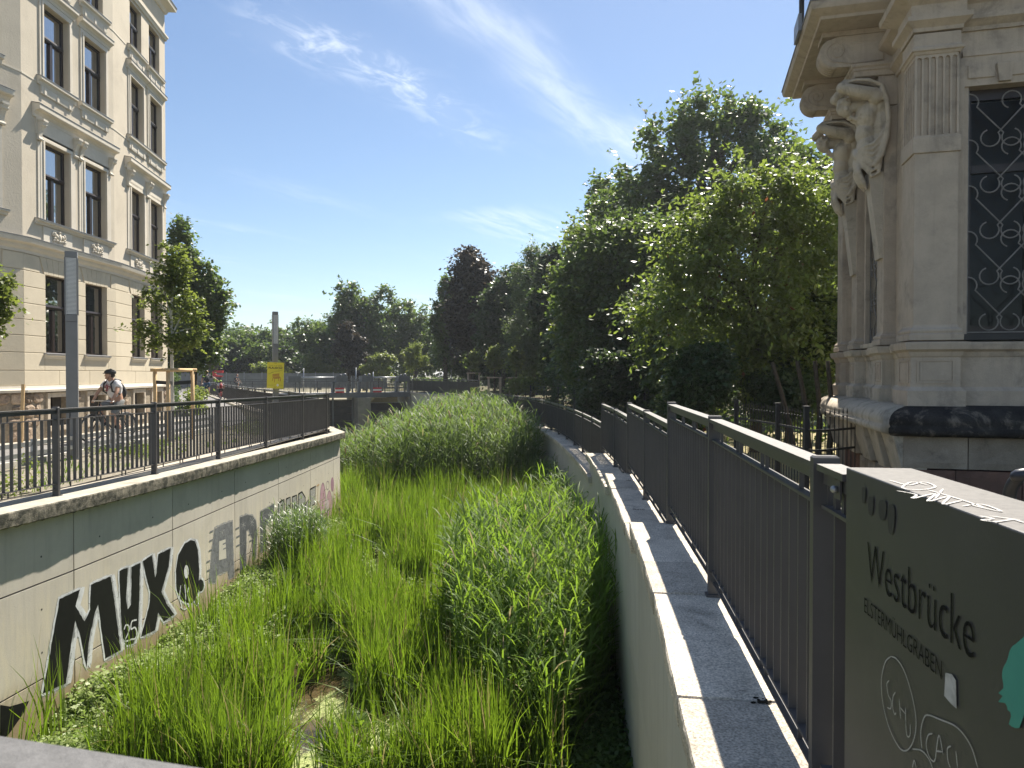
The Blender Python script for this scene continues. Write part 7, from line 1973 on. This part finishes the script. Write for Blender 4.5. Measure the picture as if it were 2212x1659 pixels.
# small-leaved cover along the left wall
def cover(name, label, pts, hf, per, size, mat, seed, asp=.32):
    r = np.random.default_rng(seed); n = len(pts); cl = np.stack([pts[:, 0], pts[:, 1], WATER_Z + hf*r.random(n)**.6], 1)
    return stuff(name, label, quads_mesh(name, scatter_leaves(r, cl, np.full(n, .12), per, size, -.1, .8, asp), MAT[mat]))
def f_cress(x, y):
    left = x-XL(y); return ((left > .04) & (left < 1.5 + .5*np.sin(y*1.3)) & ~in_water(x, y))*np.clip(1.15-left*.45, .2, 1)
ps = sample(3400, -6.1, -3.0, 7.3, 15, f_cress); lf2 = ps[:, 0]-XL(ps[:, 1]); hf = np.clip(.10 + .34*lf2 + .035*(ps[:, 1]-8) + .40*vnoise(ps[:, 0], ps[:, 1], .9, 6), .05, .9)
cover('water_cress', 'pale small-leaved watercress along the graffiti wall', ps, hf, 16, .062, 'cress', 11)
def f_cress2(x, y): left = x-XL(y); return ((left > .1) & (left < 1.6))*np.clip(.4+1.2*vnoise(x, y, .8, 1), 0, 1)
ps = sample(1300, -5.6, -3.3, 15, 24, f_cress2); hf = np.clip(.35+.35*vnoise(ps[:, 0], ps[:, 1], .8, 2), .05, .8)
cover('water_cress', 'pale watercress patch near the end of the graffiti wall', ps, hf, 14, .075, 'cress', 12)
ps = sample(1500, -5, 1.4, 7.4, 25, lambda x, y: (~in_water(x, y))*np.clip(.3+1.1*vnoise(x, y, .6, 12), 0, 1)*((x > XL(y)+.3) & (x < XR(y)-.1)))
cover('water_cress', 'low cress growing between the sedge blades', ps, np.full(len(ps), .3), 12, .055, 'cress', 13)
ps = sample(900, .45, 1.6, 7.2, 11.2, lambda x, y: (x < XR(y)-.03)*1.0)
cover('shade_cover', 'low leafy cover in the shadow of the right wall', ps, np.full(900, .28), 16, .075, 'shadeleaf', 14, .28)
# willowherb bush at the wall
bc = on_z(615, 1272, WATER_Z); n = 320; a_ = rng.uniform(0, 2*PI, n); rr2 = np.sqrt(rng.random(n))*.75
ps = np.stack([bc.x+.15+rr2*np.cos(a_)*.8, bc.y+.4+rr2*np.sin(a_)*1.3], 1); ps = ps[ps[:, 0] > XL(ps[:, 1])+.08]
wb = reeds('willowherb', 'dark bushy willowherb leaning against the graffiti wall', ps, np.clip(1.35+rng.normal(size=len(ps))*.16, .8, 1.8), 20, .20, .008, 15, 'willowherb', .75, droop=.35)
del wb['kind']; tag(wb, cat='plant')
# dock plant with broad leaves in the pool
dk = on_z(778, 1590, WATER_Z); dp = thing('dock_plant', 'broad-leaved bright green dock plant standing in the pool', 'plant', tuple(dk))
for i in range(7):
    a = 2*PI*i/7+.4; u = Vector((math.cos(a), math.sin(a), 0)); h = .55 if i == 0 else .28+.05*(i % 3); o_ = .05 if i == 0 else .16
    m = MB(); L_ = 7
    for j in range(L_+1):
        t = j/L_; c = u*(o_*t*1.2) + Vector((0, 0, h*(.35+.65*t)-.10*t*t*(i > 0))); w_ = .055*math.sin(PI*min(.98, t*.95+.04))**.8; s_ = Vector((-u.y, u.x, .2))
        m.v.append(tuple(c-s_*w_)); m.v.append(tuple(c+s_*w_))
    for j in range(L_): m.f.append((2*j, 2*j+1, 2*j+3, 2*j+2))
    m.build('leaf', MAT['sedge'], dp, world=False, smooth=True)
    MB().tube([(0, 0, -.03), tuple(u*.01 + Vector((0, 0, h*.36)))], .006, 5).build('stalk', MAT['sedge'], dp, world=False)
# plants in the bed behind the left railing
nb = 1300; ps = sample(nb, -8.6, -6.6, 5.5, 21, lambda x, y: ((x < XL(y)-.85) & (x > -8.6))*np.clip(-.05+1.6*vnoise(x, y, .9, 31), 0, 1))
P, wd_, sd_ = blades('', '', ps, np.clip(.15+rng.normal(size=nb)*.07, .04, .4), rng.uniform(.004, .008, nb), .5, 16, None, 3, .02)
stuff('bed_grass', 'sparse grass and herbs in the gravel planting bed', ribbons_mesh('bed_grass', P, wd_, sd_, MAT['sedge']))
ps = sample(500, -8.6, -6.6, 5.5, 21, lambda x, y: ((x < XL(y)-.85) & (x > -8.6))*np.clip(1.6*vnoise(x, y, .7, 35), 0, 1)); r = np.random.default_rng(17)
stuff('bed_herbs', 'small leafy herbs in the gravel planting bed', quads_mesh('bed_herbs', scatter_leaves(r, np.stack([ps[:, 0], ps[:, 1], .02+.22*r.random(500)], 1), np.full(500, .1), 10, .055), MAT['leaf_young']))
# ------------------------------------------------------------------ bicycles and riders
MAT['skin'] = surf('skin', (.50, .30, .21), (.45, .26, .18), 9, .55, spec=.35)
MAT['shirt_white'] = surf('white_shirt', (.74, .73, .74), (.66, .65, .67), 6, .85)
MAT['shorts_grey'] = surf('grey_shorts', (.26, .26, .25), (.17, .17, .165), 26, .9)
MAT['cloth_black'] = surf('black_cloth', (.016, .017, .02), (.025, .026, .03), 8, .85)
MAT['cloth_navy'] = surf('navy_cloth', (.015, .02, .035), (.022, .028, .045), 8, .85)
MAT['cloth_blue'] = surf('blue_shorts', (.035, .08, .16), (.05, .10, .19), 8, .85)
MAT['cloth_red'] = surf('red_backpack', (.34, .02, .025), (.26, .018, .02), 10, .75)
MAT['helmet_green'] = surf('green_helmet', (.30, .55, .03), (.25, .48, .03), 9, .35)
MAT['helmet_orange'] = surf('orange_helmet', (.45, .24, .03), (.30, .15, .02), 9, .35)
MAT['hair'] = surf('dark_hair', (.03, .022, .017), (.045, .032, .024), 30, .6)
MAT['silver'] = surf('silver_metal', (.62, .62, .62), (.5, .5, .5), 9, .3, metallic=.8)
def ring(mb, c, R, r, n=28, k=6):
    o = len(mb.v)
    for i in range(n):
        t = 2*PI*i/n
        for j in range(k):
            u = 2*PI*j/k; rr_ = R + r*math.cos(u); mb.v.append((c[0]+rr_*math.cos(t), c[1]+r*math.sin(u), c[2]+rr_*math.sin(t)))
    for i in range(n):
        for j in range(k):
            a, b = o+i*k+j, o+i*k+(j+1) % k; c2, d = o+((i+1) % n)*k+(j+1) % k, o+((i+1) % n)*k+j; mb.f.append((a, b, c2, d))
    return mb
def bicycle(label, loc, rz, s, mat, wheelrim='silver'):
    t = thing('bicycle', label, 'bicycle', loc, rz); t.scale = (s, s, s); B_ = lambda n, m, mt, p=None, sm=True: m.build(n, MAT[mt], p or t, sm, world=False)
    for x in (-.46, .60):
        w_ = B_('wheel', ring(MB(), (x, 0, .34), .305, .014), wheelrim); B_('tyre', ring(MB(), (x, 0, .34), .325, .021), 'rubber', w_)
        sp = MB()
        for k_ in range(14): a = 2*PI*k_/14; sp.tube([(x+.02*math.cos(a+1), .02*(-1)**k_, .34+.02*math.sin(a+1)), (x+.30*math.cos(a), 0, .34+.30*math.sin(a))], .003, 3, False)
        sp.tube([(x, -.05, .34), (x, .05, .34)], .025, 8); tag(B_('spokes', sp, 'silver', w_), kind='stuff')
        gd = MB().tube([(x+.355*math.cos(a), 0, .34+.355*math.sin(a)) for a in np.linspace(.35 if x < 0 else .9, 3.0, 12)], .022, 5); B_('mudguard', gd, mat)
    f = MB()
    for a, b in (((-.05, 0, .29), (-.20, 0, .86)), ((-.05, 0, .29), (.36, 0, .80)), ((-.17, 0, .78), (.35, 0, .86)), ((-.46, .05, .34), (-.05, .03, .29)), ((-.46, -.05, .34), (-.05, -.03, .29)), ((-.46, .05, .34), (-.18, .02, .80)), ((-.46, -.05, .34), (-.18, -.02, .80))): f.tube([a, b], .017, 7)
    B_('frame', f, mat)
    fk = MB().tube([(.33, 0, 1.0), (.37, 0, .80), (.42, 0, .70)], .018, 7)
    for y in (-.05, .05): fk.tube([(.41, y, .70), (.48, y, .52), (.60, y, .34)], .013, 6)
    B_('fork', fk, mat)
    B_('handlebar', MB().tube(smooth_line([(.20, -.31, 1.0), (.32, -.24, 1.02), (.36, 0, 1.03), (.32, .24, 1.02), (.20, .31, 1.0)], 4), .013, 7), 'silver')
    B_('saddle', MB().ball((-.22, 0, .92), (.14, .075, .035), 12, 6), 'black')
    B_('seat_post', MB().tube([(-.19, 0, .82), (-.215, 0, .91)], .014, 7), 'silver')
    ck = MB().tube([(-.05, -.07, .29), (.09, -.08, .40)], .012, 6).tube([(-.05, .07, .29), (-.19, .08, .18)], .012, 6); B_('crank', ck, 'silver'); B_('chainring', ring(MB(), (-.05, -.055, .29), .09, .008, 20, 5), 'black')
    for y, x, z in ((-.13, .09, .40), (.13, -.19, .18)): B_('pedal', MB().box(x-.045, x+.045, y-.045, y+.045, z-.012, z+.012), 'black', None, False)
    B_('headlight', MB().ball((.44, 0, .86), (.04, .035, .035), 8, 6), 'silver')
    return t
def skin_mesh(V_, E_, R_, root=0, sub=1):
    me = bpy.data.meshes.new('skel'); me.from_pydata([tuple(v) for v in V_], E_, []); o = bpy.data.objects.new('skel', me); COL.objects.link(o)
    sk = o.modifiers.new('skin', 'SKIN'); sk.use_smooth_shade = True
    for i, v in enumerate(me.skin_vertices[0].data):
        r = R_[i]; v.radius = (r, r) if not hasattr(r, '__len__') else r; v.use_root = (i == root)
    ss = o.modifiers.new('sub', 'SUBSURF'); ss.levels = sub; ss.render_levels = sub
    dg = bpy.context.evaluated_depsgraph_get(); out = bpy.data.meshes.new_from_object(o.evaluated_get(dg)); bpy.data.objects.remove(o); bpy.data.meshes.remove(me)
    out.polygons.foreach_set('use_smooth', np.ones(len(out.polygons), bool)); return out
def person(label, loc, rz, s, J, look=0.0, shirt='shirt_white', shorts='shorts_grey', helmet='black', backpack=None, hair=True, print_=False, shoe='black'):
    """J: joints (metres, x forward, y left) for a seated rider."""
    keys = ['pel', 'spine', 'chest', 'neck', 'head', 'crown']; V_ = [J[k] for k in keys]; E_ = [(0, 1), (1, 2), (2, 3), (3, 4), (4, 5)]; R_ = [.135, .125, (.15, .13), .058, .085, .07]
    ix = {k: i for i, k in enumerate(keys)}
    def chain(names, pts, rads, start):
        a = ix[start]
        for n_, p, r in zip(names, pts, rads): ix[n_] = len(V_); V_.append(p); R_.append(r); E_.append((a, ix[n_])); a = ix[n_]
    for sd in ('l', 'r'):
        sh, el, ha = (Vector(J[k+sd]) for k in ('sh', 'el', 'ha')); wr = el.lerp(ha, .84)
        chain(['sh'+sd, 'ua'+sd, 'el'+sd, 'fa'+sd, 'wr'+sd, 'ha'+sd], [sh, sh.lerp(el, .5), el, el.lerp(wr, .35), wr, ha], [.068, .054, .044, .044, .030, (.040, .024)], 'chest')
        dr = (ha-el).normalized(); sidev = Vector((0, 0, 1)).cross(dr).normalized()
        for q in range(4):
            o = sidev*(.028-.019*q); b0 = ha + o + dr*.03; chain(['f%d%sa' % (q, sd), 'f%d%sb' % (q, sd)], [b0 + dr*.022 + Vector((0, 0, -.012)), b0 + dr*.018 + Vector((0, 0, -.045))], [.0095, .008], 'ha'+sd)
        chain(['th'+sd+'a', 'th'+sd+'b'], [wr.lerp(ha, .5) + sidev*(.035 if sd == 'r' else -.035), ha + sidev*(.04 if sd == 'r' else -.04) + Vector((0, 0, -.03))], [.011, .009], 'wr'+sd)
        hp, kn, an, to = (Vector(J[k+sd]) for k in ('hp', 'kn', 'an', 'to'))
        chain(['hp'+sd, 'tm'+sd, 'kn'+sd, 'ca'+sd, 'an'+sd, 'to'+sd], [hp, hp.lerp(kn, .5), kn, kn.lerp(an, .3), an, to], [.105, .088, .06, .06, .038, .032], 'pel')
    body = skin_mesh(V_, E_, R_)
    # head with nose, ears, brow joined to the body mesh
    hm = MB(); hc = Vector(J['head']); Rz = Matrix.Rotation(look, 3, 'Z')
    def hp_(x, y, z): return hc + Rz @ Vector((x, y, z))
    hm.ball(hp_(.012, 0, .035), (.098, .078, .118), 14, 10, Rz); hm.ball(hp_(.105, 0, .01), (.020, .014, .022), 8, 6, Rz); hm.ball(hp_(.075, 0, -.055), (.035, .032, .028), 8, 6, Rz)
    for y in (-.078, .078): hm.ball(hp_(.0, y, .015), (.022, .012, .034), 8, 6, Rz)
    for y in (-.034, .034): hm.ball(hp_(.092, y, .045), (.012, .018, .010), 8, 6, Rz)
    hm.tube([hp_(.098, -.022, -.035), hp_(.103, 0, -.034), hp_(.098, .022, -.035)], .008, 6)
    bm = bmesh.new(); bm.from_mesh(body); bm.from_mesh(hm.mesh('h', None, True)); bm.to_mesh(body); bm.free()
    body.materials.clear(); body.materials.append(MAT['skin']); body.name = 'person'; body.polygons.foreach_set('use_smooth', np.ones(len(body.polygons), bool))
    o = link('person', body); o.location = loc; o.rotation_euler = (0, 0, rz); o.scale = (s, s, s); tag(o, label, 'person')
    def child(n, me, mat): me.materials.clear(); me.materials.append(MAT[mat]); me.name = n; return link(n, me, o)
    # shirt and shorts as larger skins
    Vs = [Vector(J['pel'])+Vector((0, 0, .03)), Vector(J['spine']), Vector(J['chest']), Vector(J['neck'])-Vector((0, 0, .035))]; Es = [(0, 1), (1, 2), (2, 3)]; Rs = [.165, .155, (.185, .155), .075]
    for sd in ('l', 'r'):
        sh, el = Vector(J['sh'+sd]), Vector(J['el'+sd]); a = len(Vs); Vs += [sh, sh.lerp(el, .32), sh.lerp(el, .58)]; Rs += [.088, .085, .082]; Es += [(2, a), (a, a+1), (a+1, a+2)]
    child('shirt', skin_mesh(Vs, Es, Rs), shirt)
    Vs = [Vector(J['pel'])+Vector((0, 0, .06)), Vector(J['pel'])-Vector((0, 0, .02))]; Es = [(0, 1)]; Rs = [.155, .155]
    for sd in ('l', 'r'):
        hp, kn = Vector(J['hp'+sd]), Vector(J['kn'+sd]); a = len(Vs); Vs += [hp, hp.lerp(kn, .55), hp.lerp(kn, .92)]; Rs += [.122, .112, .095]; Es += [(1, a), (a, a+1), (a+1, a+2)]
    child('shorts', skin_mesh(Vs, Es, Rs), shorts)
    for sd in ('l', 'r'):
        an, to = Vector(J['an'+sd]), Vector(J['to'+sd]); dr = (to-an); dr.z = 0; dr = dr.normalized() if dr.length > .01 else Vector((1, 0, 0))
        child('shoe', skin_mesh([an - dr*.05 - Vector((0, 0, .05)), an + dr*.06 - Vector((0, 0, .06)), to + dr*.05 - Vector((0, 0, .02))], [(0, 1), (1, 2)], [.045, .048, .036]), shoe)
    if helmet:
        m = MB(); m.ball(hp_(-.005, 0, .085), (.138, .112, .095), 16, 8, Rz)
        m.v = [tuple(Vector(v) if (Vector(v)-hp_(0, 0, .055)).z > 0 else Vector((v[0], v[1], hp_(0, 0, .055).z))) for v in m.v]
        m.ball(hp_(.115, 0, .07), (.05, .085, .012), 10, 5, Rz); child('helmet', m.mesh('helmet', None, True), helmet)
        v_ = MB()
        for y in (-.06, -.02, .02, .06): v_.tube([hp_(-.10, y*1.1, .135), hp_(-.02, y*1.2, .188-abs(y)*.35), hp_(.09, y*1.1, .15-abs(y)*.2)], .010, 5)
        child('helmet_rib', v_.mesh('helmet_rib', None, True), 'rubber' if helmet != 'black' else 'silver' if False else 'rubber')
        child('chin_strap', MB().tube([hp_(.0, .085, .06), hp_(.03, .07, -.04), hp_(.055, 0, -.095), hp_(.03, -.07, -.04), hp_(.0, -.085, .06)], .006, 5).mesh('chin_strap', None, True), 'black')
    if hair:
        child('hair', MB().ball(hp_(-.03, 0, .06 if not helmet else .02), (.088, .086, .10 if not helmet else .07), 12, 8, Rz).mesh('hair', None, True), 'hair')
    if backpack:
        ch = Vector(J['chest']); bk_ = (Vector(J['spine'])+ch)/2 + Vector((-.20, 0, .0)); ax = (ch-Vector(J['spine'])).normalized()
        m = MB().ball(bk_, (.11, .15, .23), 14, 10, Matrix.Rotation(math.atan2(ax.x, ax.z), 3, 'Y')); child('backpack', m.mesh('backpack', None, True), backpack)
        st2 = MB()
        for y in (-.11, .11): st2.tube([ch + Vector((-.15, y, .14)), ch + Vector((.02, y, .19)), ch + Vector((.165, y, .06)), ch + Vector((.15, y*1.25, -.12)), ch + Vector((-.05, y*1.7, -.2))], .022, 6)
        child('backpack_straps', st2.mesh('backpack_straps', None, True), 'black' if backpack != 'cloth_red' else 'cloth_red')
    if print_:
        ch = Vector(J['chest']); m = MB(); rg = random.Random(3)
        for k_ in range(9):
            c = Vector((rg.uniform(-.05, .05), rg.uniform(-.10, .06)))
            pts = [ch + Vector((.172-.9*((c.x+.05*math.cos(t)*1.2)**2)*1.2 - .25*max(0, -(c.y+.03*math.sin(t)))*.0, c.x+.045*math.cos(t+k_), c.y+.035*math.sin(t*1.3+k_))) for t in np.linspace(0, 4.0, 9)]
            m.tube(pts, .006, 4)
        child('shirt_print', m.mesh('shirt_print', None, True), 'cloth_red')
    return o
RIDE = dict(pel=(-.20, 0, 1.02), spine=(-.15, 0, 1.18), chest=(-.06, 0, 1.38), neck=(-.01, 0, 1.55), head=(.02, 0, 1.64), crown=(.03, 0, 1.72),
            shl=(-.05, .19, 1.47), ell=(.10, .29, 1.24), hal=(.24, .29, 1.05), shr=(-.05, -.19, 1.47), elr=(.10, -.29, 1.24), har=(.24, -.29, 1.05),
            hpl=(-.17, .10, .97), knl=(.08, .13, .62), anl=(-.20, .12, .27), tol=(-.10, .13, .24), hpr=(-.17, -.10, .97), knr=(.24, -.14, .86), anr=(.06, -.12, .50), tor=(.17, -.13, .46))
# rider in front of the house, coming towards the bridge
r1 = on_z(240, 952, 0.0); hd1 = math.atan2(-1.0, -.28)
bicycle('bicycle ridden by the man in the white shirt by the house', (r1.x, r1.y, -.006), hd1, .98, 'black')
person('person in white printed shirt, black helmet and grey shorts cycling past the house', (r1.x, r1.y, -.006), hd1, .98, RIDE, look=-.75, helmet='black', backpack='cloth_black', print_=True)
# adult and child riding away on the bank path
pa = at_y(447, 862, 45.0); hd2 = math.atan2(.90, -.42)
J2 = dict(RIDE); J2.update(pel=(-.12, 0, 1.10), spine=(-.06, 0, 1.26), chest=(.02, 0, 1.46), neck=(.05, 0, 1.62), head=(.07, 0, 1.71), crown=(.08, 0, 1.79), shl=(.02, .19, 1.55), shr=(.02, -.19, 1.55), elr=(.16, -.46, 1.38), har=(.28, -.72, 1.22), ell=(.14, .27, 1.28), hal=(.26, .29, 1.06),
          hpl=(-.10, .10, 1.05), knl=(.10, .12, .68), anl=(-.18, .12, .28), tol=(-.08, .13, .24), hpr=(-.10, -.10, 1.05), knr=(.22, -.13, .85), anr=(.07, -.12, .50), tor=(.18, -.13, .46))
bicycle('bicycle of the adult in black riding away on the path', (pa.x, pa.y, -.006), hd2, 1.0, 'black')
person('person in black vest and blue shorts cycling away, one arm reaching to the child', (pa.x, pa.y, -.006), hd2, 1.0, J2, helmet='helmet_orange', shirt='cloth_black', shorts='cloth_blue', backpack='cloth_black')
pk = at_y(477, 862, 45.6)
bicycle('small bicycle of the child with the green helmet', (pk.x, pk.y, -.006), hd2, .70, 'red')
person('child in green helmet with red backpack cycling beside the adult', (pk.x, pk.y, -.006), hd2, .70, RIDE, helmet='helmet_green', shirt='shirt_white', shorts='cloth_black', backpack='cloth_red')
# far rider on the bridge behind the railing
pf = at_y(512, 835, 67.0)
bicycle('bicycle of the far rider behind the railings', (pf.x, 67.0, -.098), 0.0, .98, 'black')
person('person in dark blue cycling to the right behind the far railing', (pf.x, 67.0, -.098), 0.0, .98, RIDE, helmet=None, shirt='cloth_navy', shorts='cloth_black')
# ------------------------------------------------------------------ summer haze
hm_, nt_, out_ = nodes('haze_air')
pv = nt_.nodes.new('ShaderNodeVolumePrincipled'); pv.inputs['Color'].default_value = (.86, .92, 1.0, 1); pv.inputs['Density'].default_value = .00042; pv.inputs['Anisotropy'].default_value = .45
nt_.links.new(pv.outputs[0], out_.inputs['Volume'])
tag(MB().box(-1650, 1650, -140, 2150, -4.6, 20.5).build('haze', hm_), kind='stuff')
